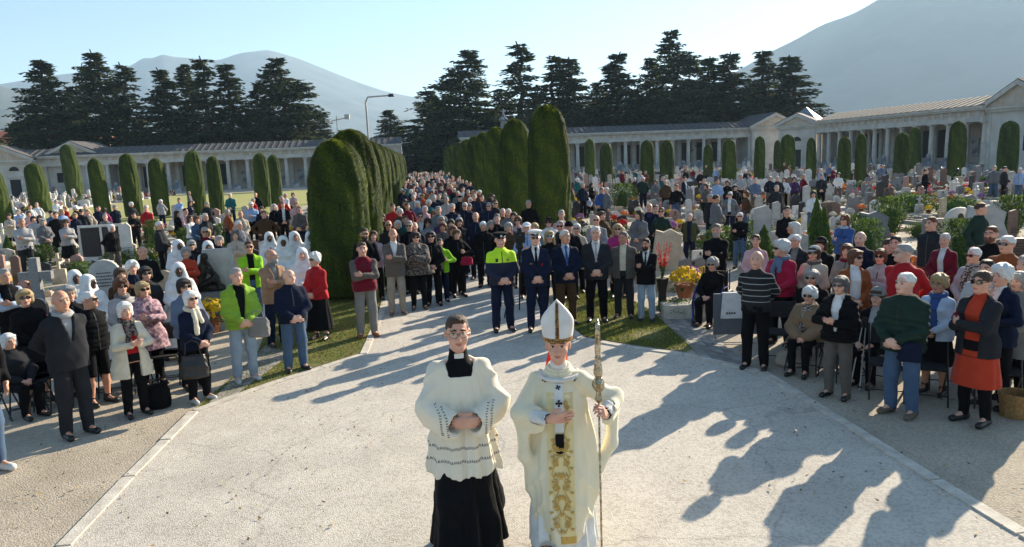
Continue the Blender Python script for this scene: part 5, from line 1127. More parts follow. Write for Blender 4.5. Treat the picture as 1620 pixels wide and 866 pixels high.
# ------------------------------------------------------------------ clipped cypresses
M_cyp=leafmat('cypress_foliage',(.065,.095,.018),(.026,.040,.010),.12); M_cyp2=leafmat('cypress_foliage_tips',(.30,.34,.035),(.13,.17,.02),.12); M_cyp3=leafmat('cypress_foliage_brown',(.11,.07,.025),(.06,.07,.02),.1)
def cypress_mesh(seed,shape,nt):
    r=np.random.default_rng(seed); nz,na=90,72; zz=np.linspace(0,1,nz); A=np.linspace(0,2*PI,na,endpoint=False)
    def rad(z,a):
        if shape=='broad': b=np.interp(z,[0,.05,.2,.5,.75,.88,.95,.985,1.0],[.80,.92,1.,1.,.95,.80,.60,.36,.06])
        else: b=np.interp(z,[0,.05,.3,.6,.85,.93,.975,1.0],[.92,.97,1.,.97,.88,.74,.48,.08])
        g=0
        return b*(1+.022*np.sin(a*3+seed+4*z)+.020*np.sin(a*7+9*z+seed)+.030*np.sin(a*13-7*z+np.sin(z*9)*2)+.020*np.sin(a*31+z*17+2*np.sin(z*13+a*3)))
    Z,AA=np.meshgrid(zz,A,indexing='ij'); Rr=rad(Z,AA)+r.normal(0,.008,Z.shape); v=np.c_[(Rr*np.cos(AA)).ravel(),(Rr*np.sin(AA)).ravel(),Z.ravel()]
    idx=np.arange(nz*na).reshape(nz,na); nx=np.roll(idx,-1,1); f=np.stack([idx[:-1],nx[:-1],nx[1:],idx[1:]],-1).reshape(-1,4)
    # tufts pointing up and out
    z=r.random(nt)**.95; a=r.uniform(0,2*PI,nt); rr=rad(z,a)-.012; c=np.c_[rr*np.cos(a),rr*np.sin(a),z]; out=np.c_[np.cos(a),np.sin(a),np.zeros(nt)]; tan=np.c_[-np.sin(a),np.cos(a),np.zeros(nt)]
    L=r.uniform(.014,.036,nt)[:,None]; w_=r.uniform(.010,.022,nt)[:,None]; tl=r.normal(0,.5,nt)[:,None]
    zsc=.22      # unit height is about 4.5 m, unit radius about 0.8 m
    tip=c+out*L*1.5*r.uniform(.5,1.6,nt)[:,None]+tan*tl*L; tip[:,2]+=(L[:,0]*.35)
    V=np.stack([c-tan*w_,c+tan*w_,tip],1).reshape(-1,3); b=len(v); T=b+np.arange(3*nt).reshape(-1,3)
    pn=np.sin(a*5+z*20)+np.sin(z*41+a*3)*.6+r.normal(0,1.0,nt); mi=np.where(pn>.2,1,0); mi[r.random(nt)<.04]=2
    return npmesh('crown',np.concatenate([v,V]),[f,T],mats=[M_cyp,M_cyp2,M_cyp3],mi=np.concatenate([np.zeros(len(f),int),mi]))
CYP={'broad':[cypress_mesh(1,'broad',42000),cypress_mesh(2,'broad',42000)],'slim':[cypress_mesh(3,'slim',14000),cypress_mesh(4,'slim',14000)]}
M_stem=MB().tube([(0,0,0),(0,0,1.)],[.12,.08],8).mesh('trunk',M_bark)
LAND=[]
def cypress(x,y,w_,h,kind,label,lean=0.,group=None,name='clipped_cypress'):
    rt=empty(name,(x,y,0),random.uniform(0,6)); 
    if lean: rt.rotation_euler=(0,lean,0)
    t=put(bpy.data.objects.new('trunk',M_stem),rt); t.scale=(1,1,h*.4); c=put(bpy.data.objects.new('crown',random.choice(CYP[kind])),rt,(0,0,.12)); c.scale=(w_/2,w_/2,h-.12)
    meta(rt,label,'tree',group); return rt
ordn=['nearest','second','third','fourth','fifth','sixth','seventh','eighth','ninth','tenth','eleventh','twelfth']
for i,b in enumerate((17.6,21.8,26.6,31.5,37,43.5,51,59,68,79,92)):
    x,y=cw(-1.88 if i<2 else -1.98,b); cypress(x,y,[1.38,1.55][i%2] if i<2 else 1.35,[3.75,4.15,3.85][i] if i<3 else 4.1,'broad','%s clipped cypress of the hedge row left of the alley'%ordn[i],group='clipped cypresses lining the alley on the left')
for i,b in enumerate((24.4,33,40.5,48,56,65,76,90,104)):
    x,y=cw(4.45 if i else 4.4,b); cypress(x,y,1.42 if i==0 else 1.5,4.85,'broad','%s clipped cypress of the hedge row right of the alley'%ordn[i],group='clipped cypresses lining the alley on the right')
cy=[(8,268,362,36,.16),(68,258,338,34,.14),(122,228,318,28,.12),(166,250,352,28,.09),(214,243,345,32,.05),(257,250,345,30,.03),(314,238,340,32,0),(345,247,342,26,0),(418,242,330,28,0),(438,245,325,24,0)]
for i,(px,ty,by,w_,ln) in enumerate(cy):
    x,y=gp(px,by); k=w_/CF*y; cypress(x,y,k*.84,zat(px,ty,y),'slim','%s slim clipped cypress from the left edge of the photo'%ordn[i].replace('nearest','first'),lean=-ln*.6); LAND.append((px,i,'L'))
cr_=[(934,220,292,20),(960,227,298,24),(1024,222,300,26),(1055,222,300,26),(1120,229,292,18),(1153,220,296,26),(1201,216,290,20),(1229,222,280,13),(1245,213,287,28),(1282,218,295,18),(1334,217,296,24),(1360,212,294,20),(1424,210,290,26),(1445,202,278,22),(1511,192,290,30),(1592,192,278,34)]
od2=['first','second','third','fourth','fifth','sixth','seventh','eighth','ninth','tenth','eleventh','twelfth','thirteenth','fourteenth','fifteenth','sixteenth']
for i,(px,ty,by,w_) in enumerate(cr_):
    x,y=gp(px,by); k=w_/CF*y; cypress(x,y,k*.84,zat(px,ty,y),'slim','%s slim clipped cypress right of the alley hedge, counted rightwards'%od2[i]); LAND.append((px,i,'R'))
# ------------------------------------------------------------------ street lamps
def lamp(px,py,arm_px,d,label):
    x=(px-810)/CF*d; zt=zat(px,py,d); rt=empty('street_lamp',(x,d,0)); meta(rt,label,'street lamp'); q=MB(); La=arm_px/CF*d
    q.tube([(0,0,0),(0,0,zt-.8),(-.02,0,zt-.3),(.12,0,zt-.02),(.5,0,zt)],[.07,.06,.055,.05,.045],8); q.build('pole',M_galv,rt); MB().tube([(.5,0,zt),(La*.8,0,zt+.03)],.04,8).build('arm',M_galv,rt); q=MB(); q.box(La*.8,La,-.13,.13,zt-.05,zt+.12,tp=.8); q.build('lamp_head',M_blackmetal,rt)
M_galv=mat('galvanised_steel',(.42,.42,.41),rough=.5,metal=.3)
lamp(595,153,44,44,'tall street lamp with a horizontal arm over the left hedge'); lamp(645,226,16,95,'small distant street lamp near the end of the alley')
x,y=cw(-9,70); x=(548-810)/CF*80; rt=empty('camera_mast',(x,80,0)); meta(rt,'thin white mast with cross arms and lamps above the left hedge','mast'); zt=zat(545,183,80); MB().tube([(0,0,0),(0,0,zt)],.06,6).build('pole',M_galv,rt); q=MB(); q.tube([(-1.0,0,zt-.6),(1.3,0,zt-.2)],.06,6); q.box(-1.2,-.7,-.2,.2,zt-.7,zt-.4); q.box(.9,1.4,-.2,.2,zt-.4,zt+.1); q.build('cross_arm',M_galv,rt)
# ornate stone monument top over the right hedge
x=(806-810)/CF*112; rt=empty('spire_monument',(x,112,0)); meta(rt,'pale carved cross monument rising above the right hedge row','monument'); zt=zat(806,172,112); q=MB(); q.box(-1.0,1.0,-1,1,0,zt-3.2,tp=.7); q.build('base',M_tomb,rt); q=MB(); q.lathe([(.9,zt-3.2),(.95,zt-2.9),(.5,zt-2.6),(.42,zt-1.8),(.75,zt-1.6),(.5,zt-1.35),(.22,zt-1.1),(.18,zt-.7)],8); q.box(-.12,.12,-.1,.1,zt-.7,zt); q.box(-.45,-.12,-.1,.1,zt-.42,zt-.2); q.box(.12,.45,-.1,.1,zt-.42,zt-.2); q.build('carved_cross',M_tomb,rt)
# ------------------------------------------------------------------ graves, flowers, shrubs
def gmat(n,c,c2,sc_=5,r=.7,bump=.2): return mat(n,c,c2,scale=sc_,rough=r,bump=bump,bs=30,detail=6,rnd=.12)
GM={'white marble':gmat('white_marble',(.72,.69,.63),(.55,.52,.47),3,.4),'grey granite':gmat('grey_granite',(.26,.255,.25),(.17,.165,.16),30,.5),'pale grey':gmat('pale_grey_stone',(.50,.48,.44),(.36,.34,.31),4,.8),'dark':gmat('dark_granite',(.045,.045,.05),(.025,.025,.028),30,.2),
'pinkish':gmat('pink_granite',(.46,.28,.22),(.34,.20,.16),20,.5),'brown':gmat('brown_stone',(.20,.125,.09),(.13,.08,.06),10,.6),'sandstone':gmat('sandstone',(.55,.46,.33),(.42,.34,.24),5,.9)}
M_bronze=mat('dark_bronze',(.05,.045,.035),rough=.4,metal=.7,bump=.4,bs=30); M_soil=mat('grave_soil',(.10,.075,.05),(.06,.045,.03),scale=20,bump=.8,bs=40)
M_pot=mat('terracotta_pot',(.30,.12,.06),rough=.9); M_leaf=mat('shrub_leaves',(.06,.12,.025),(.035,.07,.018),scale=5,rnd=.2); M_leaf2=mat('shrub_leaves_light',(.16,.23,.04),(.10,.15,.03),scale=5,rnd=.2,trans=.4)
def stone(shape):
    q=MB(); t=.075
    if shape=='rounded': w_,h=.30,.62; P_=[(-w_,0),(w_,0),(w_,h)]+[(w_*math.cos(a),h+w_*.9*math.sin(a)) for a in [PI*k/10 for k in range(1,10)]]+[(-w_,h)]; q.extr(P_,-t,t)
    elif shape=='square': q.extr([(-.34,0),(.34,0),(.34,.82),(.30,.86),(-.30,.86),(-.34,.82)],-t,t)
    elif shape=='slanted': q.extr([(-.32,0),(.32,0),(.34,.66),(.10,.92),(-.30,.84)],-t,t)
    elif shape=='cross-topped': q.extr([(-.28,0),(.28,0),(.24,.62),(-.24,.62)],-t,t); q.box(-.045,.045,-.045,.045,.621,1.22); q.box(-.19,-.046,-.04,.04,.93,1.02); q.box(.046,.19,-.04,.04,.93,1.02)
    elif shape=='tall': q.extr([(-.20,0),(.20,0),(.20,1.35),(.08,1.48),(-.20,1.40)],-t,t)
    elif shape=='wide': q.extr([(-.62,0),(.62,0),(.62,.60),(.3,.74),(-.3,.74),(-.62,.60)],-t,t)
    elif shape=='rough':
        P_=[(-.36,0),(.38,0),(.42,.3),(.30,.62),(.33,.85),(.05,1.0),(-.12,.93),(-.31,.98),(-.38,.55),(-.43,.25)]; q.extr(P_,-.13,.11)
    elif shape=='pillar': q.box(-.16,.16,-.14,.14,0,.9); q.box(-.21,.21,-.18,.18,.902,.98); q.lathe([(.05,.98),(.13,1.05),(.15,1.14),(.10,1.24),(.02,1.28)],10)
    elif shape=='arched double': 
        P_=[(-.5,0),(.5,0),(.5,.7)]+[(.25+.25*math.cos(a),.7+.2*math.sin(a)) for a in (.6,1.57,2.5)]+[(0,.7)]+[(-.25+.25*math.cos(a),.7+.2*math.sin(a)) for a in (.6,1.57,2.5)]+[(-.5,.7)]; q.extr(P_,-t,t)
    return q
SH={s:stone(s) for s in ('rounded','square','slanted','cross-topped','tall','wide','rough','pillar','arched double')}
SHM={}
def letters_mesh(seed,w_=.20,z0=.30,z1=.62):
    r=np.random.default_rng(seed); q=MB(); z=z1
    while z>z0:
        x=-w_*r.uniform(.6,1)
        xe=-x
        while x<xe: l=r.uniform(.012,.03); q.box(x,x+l*.7,-.083,-.074,z-.028,z); x+=l+.008
        z-=.07
    return q.mesh('inscription',M_dark)
LET=[letters_mesh(i) for i in range(4)]
ovm=MB().extr([(.055*math.cos(2*PI*k/12),.70+.07*math.sin(2*PI*k/12)) for k in range(12)],-.088,-.07).mesh('photo_oval',M_bronze)
BED={}
def bedm(mn):
    if mn not in BED:
        q=MB(); q.box(-.45,.45,-.10,.12,0,.14); q.box(-.45,-.37,-1.85,-.102,0,.16); q.box(.37,.45,-1.85,-.102,0,.16); q.box(-.368,.368,-1.85,-1.77,0,.16); BED[mn]=(q.mesh('border',GM[mn]),MB().box(-.368,.368,-1.768,-.102,0,.11).mesh('planting_bed',M_soil),MB().box(-.40,.40,-1.80,-.13,.162,.20).mesh('slab',GM[mn]))
    return BED[mn]
def grave_parts(rt,shape,mn,seed):
    if (shape,mn) not in SHM: SHM[shape,mn]=SH[shape].mesh('headstone',GM[mn])
    hs=put(bpy.data.objects.new('headstone',SHM[shape,mn]),rt,(0,0,.14)); b,s,sl_=bedm(mn); put(bpy.data.objects.new('border',b),rt); put(bpy.data.objects.new('planting_bed',s),rt)
    if seed%3==0: put(bpy.data.objects.new('slab',sl_),rt)
    if shape in('rounded','square','slanted','wide','tall','arched double'): put(bpy.data.objects.new('inscription',LET[seed%4]),hs)
    if shape in('rounded','square','arched double') and seed%2: put(bpy.data.objects.new('photo_oval',ovm),hs)
# flowers
FC={'yellow':((.80,.58,.02),(.75,.42,.01)),'white':((.80,.79,.72),(.7,.7,.5)),'pink':((.70,.25,.35),(.60,.14,.26)),'red':((.60,.03,.02),(.45,.02,.03)),'orange':((.75,.22,.02),(.65,.12,.02)),'violet':((.30,.08,.32),(.4,.2,.45))}
def flower_mesh(c,seed,r0=.20):
    r=np.random.default_rng(seed); V=[];F=[];MI=[]; n=170
    for i in range(n):
        u=r.random()**.6; a=r.uniform(0,2*PI); th=u*1.75; d=np.array([math.sin(th)*math.cos(a),math.sin(th)*math.sin(a),math.cos(th)*.8]); p=d*r0*r.uniform(.88,1.08)+np.array([0,0,.26])
        s=r.uniform(.018,.034); t1=nrm(np.cross(d,(0.1,.3,1)));t2=np.cross(d,t1); k=len(V)
        V+=[p+t1*s,p+t2*s,p-t1*s,p-t2*s,p+d*s*.6]; F+=[(k,k+1,k+4),(k+1,k+2,k+4),(k+2,k+3,k+4),(k+3,k,k+4)]; MI+=[i%2]*4
    for i in range(90):
        a=r.uniform(0,2*PI); z=r.uniform(.10,.26); p=np.array([math.cos(a)*r0*.8,math.sin(a)*r0*.8,z]); q=p+np.array([math.cos(a)*.07,math.sin(a)*.07,r.uniform(-.04,.03)]); t=np.array([-math.sin(a),math.cos(a),0])*.025; k=len(V); V+=[p-t,p+t,q]; F+=[(k,k+1,k+2)]; MI+=[2]
    me=npmesh('blossoms',np.array(V),np.array(F),mats=[mat('petals_'+c,FC[c][0],trans=.3),mat('petals2_'+c,FC[c][1]),M_leaf],mi=MI); return me
FM={c:[flower_mesh(c,i) for i in range(2)] for c in FC}
POT=MB().lathe([(.09,0),(.13,.16),(.145,.16),(.145,.19),(.12,.19)],10).mesh('pot',M_pot)
def flowers(x,y,z,c,s=1.,label=None,group=None,name='flower_pot'):
    rt=empty(name,(x,y,z),random.uniform(0,6)); rt.scale=(s,s,s); put(bpy.data.objects.new('pot',POT),rt); put(bpy.data.objects.new('blossoms',random.choice(FM[c])),rt); GT.append(dict(o=rt,desc='%s chrysanthemums in a pot'%c,cat='flowers',pos=(x,y,z+.3),group=group)); 
    if label: meta(rt,label,'flowers'); GT.pop()
    return rt
def shrub_mesh(seed,kind,n=2600):
    r=np.random.default_rng(seed); V=[];F=[];MI=[]
    for i in range(n):
        if kind=='ball': u=r.normal(0,1,3); u/=np.linalg.norm(u); rr=r.uniform(.7,1.05)*(1+.1*math.sin(u[0]*5+seed)+.1*math.sin(u[2]*6+u[1]*4)); p=u*rr*np.array([.5,.5,.42])+np.array([0,0,.42])
        elif kind=='cone': z=r.random()**1.3; a=r.uniform(0,2*PI); rr=.30*(1-z)**.75*r.uniform(.75,1.08)*(1+.15*math.sin(a*5+z*9)); p=np.array([rr*math.cos(a),rr*math.sin(a),z])
        elif kind=='vase': z=r.random(); a=r.uniform(0,2*PI); rr=(.14+.34*z)*r.uniform(.3,1.1)*(1.0 if z<.85 else .7); p=np.array([rr*math.cos(a),rr*math.sin(a),z])
        else: z=r.uniform(.1,1); a=r.uniform(0,2*PI); rr=.45*math.sin(PI*min(z*.8+.1,1))**.5*r.uniform(.3,1.15); p=np.array([rr*math.cos(a),rr*math.sin(a),z])
        d=nrm(p-np.array([0,0,.3])+r.normal(0,.25,3)); 
        if kind in('cone','vase'): d=nrm(d*.5+np.array([0,0,.9]))
        s=r.uniform(.02,.045); t=nrm(np.cross(d,r.normal(0,1,3)))*s*.5; k=len(V); V+=[p-t,p+t,p+d*s*1.6]; F.append((k,k+1,k+2)); MI.append(int(r.random()<.45))
    b=MB(); b.lathe([(.30 if kind=='ball' else .12,.05),(.34 if kind=='ball' else .16,.35),(.2 if kind=='ball' else .12,.65),(.02,.75)],8); k=len(V); nb=len(b.v)
    V=np.array([tuple(v) for v in V]+[tuple(v) for v in b.v]); Fq=[q for q in b.f if len(q)==4]
    return npmesh('foliage',V,[np.array(F),np.array(Fq)+k],mats=[M_leaf,M_leaf2],mi=MI+[0]*len(Fq))
SM={k:[shrub_mesh(i+9,k) for i in range(2)] for k in('ball','cone','vase','loose')}
SMS=MB().tube([(0,0,0),(0,0,.35)],.03,5).mesh('stem',M_bark)
def shrub(x,y,kind,w_,h,desc):
    rt=empty('shrub',(x,y,0),random.uniform(0,6)); w_*=.8; h*=.8; rt.scale=(w_,w_,h); put(bpy.data.objects.new('foliage',random.choice(SM[kind])),rt); put(bpy.data.objects.new('stem',SMS),rt); GT.append(dict(o=rt,desc=desc,cat='shrub',pos=(x,y,h*.7),group=None)); return rt
GT=[]
PP=np.array([p['pos'] for p in PEOPLE]); CYX=[gp(px,by) for px,ty,by,*_ in cy+cr_]
occ=[]
def free(x,y,r=.75):
    if ((PP[:,0]-x)**2+(PP[:,1]-y)**2).min()<r*r: return False
    return all((x-a)**2+(y-b)**2>1.0 for a,b in CYX)
for px,py,kind,w_,h,desc in ((60,425,'loose',1.9,1.0,'spreading juniper behind the grey stone cross'),(195,425,'ball',1.6,1.0,'dark leafy bush'),(240,430,'loose',1.2,1.1,'dark evergreen bush'),(265,440,'ball',1.2,1.1,'black-green bush beside the pink headstone'),(125,440,'ball',1.3,.8,'round clipped bush'),(358,395,'loose',1.2,1.3,'rose bush'),(985,330,'loose',2.3,1.8,'feathery light green shrub'),(1290,400,'cone',1.3,2.0,'slender dark green conifer'),(1302,402,'cone',1.1,1.7,'smaller dark conifer twin'),(1208,425,'cone',1.4,1.4,'light green pointed conifer'),(1198,405,'loose',1.3,1.3,'bright green juniper'),(1140,410,'loose',1.3,1.2,'flowering leafy bush'),(1165,410,'cone',1.6,1.3,'bright green small conifer'),
  (1408,370,'vase',1.9,1.6,'bronze-green vase-shaped shrub'),(1443,335,'ball',2.2,1.3,'rounded dark clipped bush'),(1512,345,'ball',2.0,1.3,'round dark bush by the white stones'),(1600,370,'vase',1.6,1.6,'yellow-tipped shrub at the right edge'),(1515,430,'loose',1.5,1.6,'leafy rose bush with pink blooms'),(1288,330,'loose',1.3,1.2,'pale yellow-green bush'),(1456,375,'ball',1.1,.7,'small bush in a planter'),(1105,420,'loose',1.2,.8,'low leafy shrub'),(1000,440,'loose',1.0,.8,'low green shrub'),(1070,500,'ball',.9,.5,'low dark ground shrub'),(245,395,'loose',1.0,1.5,'yellow-flowered bush'),(160,395,'loose',1.1,.9,'mixed green shrub'),(300,405,'loose',1.2,1.3,'dark shrub'),
  (945,385,'ball',1.2,.7,'dark dome-shaped bush'),(1350,400,'loose',1.3,1.4,'leafy green bush'),(1372,410,'loose',1.1,1.4,'green shrub with violet flowers'),(1330,300,'ball',1.8,1.2,'small round bush'),(980,405,'loose',1.,.8,'pale shrub'),(410,345,'ball',1.3,.8,'low round bush'),(100,322,'ball',2.5,1.0,'low hedge-like bush by the wall'),(135,322,'ball',2.5,1.0,'low bush near the blank wall'),(150,322,'ball',2.5,1.0,'low bush near the cypress foot')):
    x,y=gp(px,py); 
    if y<24 and not free(x,y,.5): y+=.5; x+=.3
    shrub(x,y,kind,w_,h,desc); occ.append((x,y,w_*.4))
# hand-placed stones
def grave(x,y,rz,shape,mn,seed,s=1.,label=None,bed=True):
    rt=empty('grave',(x,y,0),rz); rt.scale=(s,s,s*random.uniform(.9,1.12)); grave_parts(rt,shape,mn,seed); d='%s %s headstone'%(shape,mn if mn!='dark' else 'black granite')
    if label: meta(rt,label,'gravestone')
    else: GT.append(dict(o=rt,desc=d,cat='gravestone',pos=(x,y,.8),group=None))
    occ.append((x,y,.3)); return rt
for px,py,sh,mn,s,lb in ((312,500,'square','pinkish',1.0,'pink granite headstone with carved medallion beside the bronze figure'),(172,485,'rounded','pale grey',1.1,'grey oval headstone with small dark relief behind the curly-haired woman'),(1205,420,'tall','pale grey',1.1,'tall dark-framed stele with vertical lettering right of the man in black sweater'),(1240,415,'wide','pale grey',1.0,'wide curved grey headstone with vertical letters near the slim conifer'),(1515,405,'rounded','white marble',1.25,'large white rounded headstone with a black cross near the right edge'),(1555,410,'rough','pale grey',1.3,'pale rough-hewn boulder headstone beside the man walking away'),(1380,400,'rough','grey granite',1.15,'grey carved stone sculpture left of the bronze-green shrub'),(1478,400,'square','grey granite',1.0,'low grey block headstone behind the man in orange trousers'),(1605,430,'wide','brown',1.0,'brown granite tomb at the right edge'),(205,425,'tall','white marble',.9,'tall white marble slab below the dark-jacketed man'),(292,385,'tall','white marble',.95,'tall white slab left of the couple'),(1058,440,'rough','sandstone',1.0,'pointed beige rock headstone beside the woman in dark green')):
    x,y=gp(px,py)
    for _ in range(6):
        if free(x,y,.45): break
        y+=.3; x+=.3*x/max(y,1)
    g=grave(x,y,-math.atan2(x,y)*.6,sh,mn,random.randint(0,9),s,lb)
    if 'black cross' in lb: q=MB(); q.box(.06,.10,-.09,-.076,.35,.80); q.box(-.02,.18,-.092,-.0765,.62,.66); q.build('cross',M_dark,g)
# grey stone cross + slate left
x,y=gp(66,500); rt=empty('stone_cross',(x,y,0),.2); meta(rt,'dark grey stone cross standing behind the bald man in the hooded jacket','gravestone'); MB().box(-.09,.09,-.09,.09,0,1.35).build('shaft',GM['grey granite'],rt); q=MB(); q.box(-.34,-.092,-.08,.08,.85,1.03); q.box(.092,.34,-.08,.08,.85,1.03); q.build('crossbar',GM['grey granite'],rt); occ.append((x,y,.4))
# bronze mourning figure
x,y=gp(338,505); rt=empty('bronze_statue',(x,y,0),.2); meta(rt,'dark bronze seated mourner against a grey slab, left of the lime green jacket','statue'); occ.append((x,y,.6))
q=MB(); q.box(-.5,.5,-.3,.3,0,.62); q.build('pedestal',GM['grey granite'],rt); q=MB(); q.box(-.1,.50,.05,.2,.622,1.5); q.build('slab',GM['pale grey'],rt)
F=Fld(axis(-.5,.45,.016),axis(-.3,.25,.016),axis(.58,1.6,.016)); F.cap((-.2,0,.70),(.25,-.05,.68),.11,.08); F.cap((-.25,0,.72),(-.12,-.02,1.12),.13,.12,k=.05); F.cap((-.12,-.02,1.12),(-.05,-.06,1.36),.05,.085,k=.02); F.cap((-.05,-.02,1.1),(.18,-.1,.92),.05,.04,k=.03); F.cap((.18,-.1,.92),(.0,-.08,1.25),.04,.03,k=.02); F.cap((-.2,-.05,.72),(.15,-.12,.92),.09,.07,k=.03); F.cap((.15,-.12,.92),(.22,-.12,.68),.07,.05,k=.02); F.wrinkle(.006,30); F.D=np.maximum(F.D,.622-F.ax[2].reshape(1,1,-1)); v,f=F.nets(); put(bpy.data.objects.new('figure',npmesh('figure',v,f,True,[M_bronze])),rt)
# white framed double panel tomb
x,y=gp(165,415); rt=empty('framed_tomb',(x,y,0),.25); meta(rt,'white framed tomb with two dark panels on the left field','gravestone'); rt.scale=(.72,.72,.85); occ.append((x,y,1.)); q=MB()
for a in (-1.0,-.03,.94): q.box(a,a+.09,-.06,.06,0,1.5)
q.box(-1.0,1.03,-.065,.065,1.502,1.6); q.box(-1.05,1.08,-.2,.2,0,.25); q.build('frame',GM['white marble'],rt)
for a in (-.9,.07): MB().box(a,a+.86,-.02,.02,.26,1.5).build('panel',GM['dark'],rt)
mns=list(GM); shp=list(SH); cand=[]
for side in (0,1):
    b=13.5 if side else 13.0; row=0
    while b<100:
        a=6.3 if side else -4.6
        while (a<44 if side else a>-58):
            x,y=cw(a+random.uniform(-.12,.12),b+random.uniform(-.15,.15)); a+=(1 if side else -1)*(1.12+(.9 if random.random()<.12 else 0))
            px,py=proj(x,y,.5)
            if y<8 or px<-40 or px>1680 or not free(x,y,.55) or any((x-o[0])**2+(y-o[1])**2<(o[2]+.55)**2 for o in occ[:60]): continue
            if side and (x-4)**2*.5+(y-9)**2<50 and y<14.5: continue
            if side and y<14 : continue
            if not side and (y<14.5 and x>-9.5): continue
            if not side and 43<b<99 and -32<a<-8: continue
            if random.random()<.12: continue
            cand.append((math.hypot(x,y),x,y,side,row))
        b+=2.0 if row%4 else 2.9; row+=1
cand.sort(); print('graves',len(cand))
far=MB(); ff=[]; nfl=0
for i,(d,x,y,side,row) in enumerate(cand):
    sh=random.choice(shp+['square','rounded','tall']); mn=random.choice(mns+['white marble','pale grey','white marble','pale grey']+(['white marble']*2 if not side else ['grey granite','dark','grey granite'])); rz=CA*.0+(0.12 if side else .1)+random.uniform(-.06,.06)
    if i<270: grave(x,y,rz,sh,mn,i,random.uniform(.50,.74) if d<34 else random.uniform(.58,.84))
    else:
        ff.append((x,y,sh,mn))
    if random.random()<.92:
        c=random.choice(['yellow','yellow','white','white','pink','red','orange','violet']); k=random.uniform(-1.3,-.45); fx,fy=x+math.sin(rz)*-k*0+random.uniform(-.2,.2),y+k
        if nfl<298 and free(fx,fy,.4): flowers(fx,fy,.12,c,random.uniform(.6,1.15)); nfl+=1
V=[];F_=[];MI=[];cs=list(FC)
for i,(d,x,y,side,row) in enumerate(cand[:420]):
    c=random.randrange(len(cs)+3); m=44; p=np.c_[rng.normal(x,.20,m),rng.uniform(y-1.6,y-.1,m),rng.uniform(.12,.34,m)]; a=rng.normal(0,.040,(m,3));b=rng.normal(0,.040,(m,3)); k=sum(len(q) for q in V); V.append(np.stack([p,p+a,p+b],1).reshape(-1,3)); F_.append(np.arange(3*m).reshape(-1,3)+k); MI+=[c if (c<len(cs) and rng.random()<.30) else len(cs)+int(rng.random()<.5) for _ in range(m)]
me=npmesh('grave_planting',np.concatenate(V),np.concatenate(F_),mats=[mat('petals_'+c,FC[c][0]) for c in cs]+[M_leaf,M_leaf2],mi=MI); meta(put(bpy.data.objects.new('grave_planting',me)),'low planting and ground flowers covering the grave beds','planting',kind='stuff')
ks=random.sample(range(40,len(cand)),46)
for i in ks:
    d,x,y,side,row=cand[i]; kd=random.choice(['ball','ball','cone','vase','loose']); xx,yy=x+.55,y-.3
    if free(xx,yy,.5): shrub(xx,yy,kd,random.uniform(.7,1.2),random.uniform(.7,1.5),random.choice({'ball':['clipped round green bush','small dome-shaped bush'],'cone':['small green conifer'],'vase':['upright green shrub'],'loose':['leafy green bush']}[kd]))
# far graves joined per stone kind into one stuff object
V=[];Fs=[];MI=[];n0=0
for x,y,sh,mn in ff:
    q=SH[sh]; s=random.uniform(.65,1.0); v=np.array(q.v)*s; v[:,0]+=x; v[:,1]+=y; v[:,2]+=.1; V.append(v); k=mns.index(mn)
    for f in q.f: Fs.append([i+n0 for i in f]); MI.append(k)
    n0+=len(v)
    b=MB().box(x-.45,x+.45,y-1.8,y-.1,0,.17); V.append(np.array(b.v)); 
    for f in b.f: Fs.append([i+n0 for i in f]); MI.append(k)
    n0+=8
me=bpy.data.meshes.new('far_graves'); me.from_pydata([tuple(v) for v in np.concatenate(V)],[],Fs); me.polygons.foreach_set('material_index',MI); [me.materials.append(GM[m]) for m in mns]
meta(put(bpy.data.objects.new('far_graves',me)),'far rows of headstones merging in front of the arcades','gravestones',kind='stuff')
# far flowers and planting
V=[];F_=[];MI=[];cs=list(FC)
for x,y,sh,mn in ff:
    c=random.randrange(len(cs)+1); m=18; p=np.c_[rng.normal(x,.22,m),rng.normal(y-.9,.4,m),rng.uniform(.2,.62,m)]; a=rng.normal(0,.11,(m,3));b=rng.normal(0,.11,(m,3)); k=len(V)*3*m; V.append(np.stack([p,p+a,p+b],1).reshape(-1,3)); F_.append(np.arange(3*m).reshape(-1,3)+k); MI+=[c if rng.random()<.6 else len(cs) for _ in range(m)]
me=npmesh('far_flowers',np.concatenate(V),np.concatenate(F_),mats=[mat('petals_'+c,FC[c][0],trans=.3) for c in cs]+[M_leaf],mi=MI); meta(put(bpy.data.objects.new('far_flowers',me)),'far flower beds and planting between the distant graves','flowers',kind='stuff')
# near flowers
x,y=gp(1089,492); flowers(x,y+.3,.22,'yellow',1.5,'large yellow chrysanthemum pot left of the wheelchair'); MB().box(-.45,.45,-.2,.2,0,.28,tp=.95).build('stone_trough',M_stone,None,loc=(*gp(1083,502),0)); meta(bpy.data.objects['stone_trough'],'pale stone trough on the paving below the yellow chrysanthemums','trough')
x,y=gp(1093,470); flowers(x,y,.25,'violet',1.0,'violet-pink chrysanthemum pot above the yellow one'); x,y=gp(345,520); flowers(x,y-.3,.0,'yellow',1.6,'yellow chrysanthemum pot below the bronze figure'); x,y=gp(262,560); flowers(x,y+1.,.3,'yellow',1.3,'yellow flowers between the pink-shawl woman and navy-jacket woman')
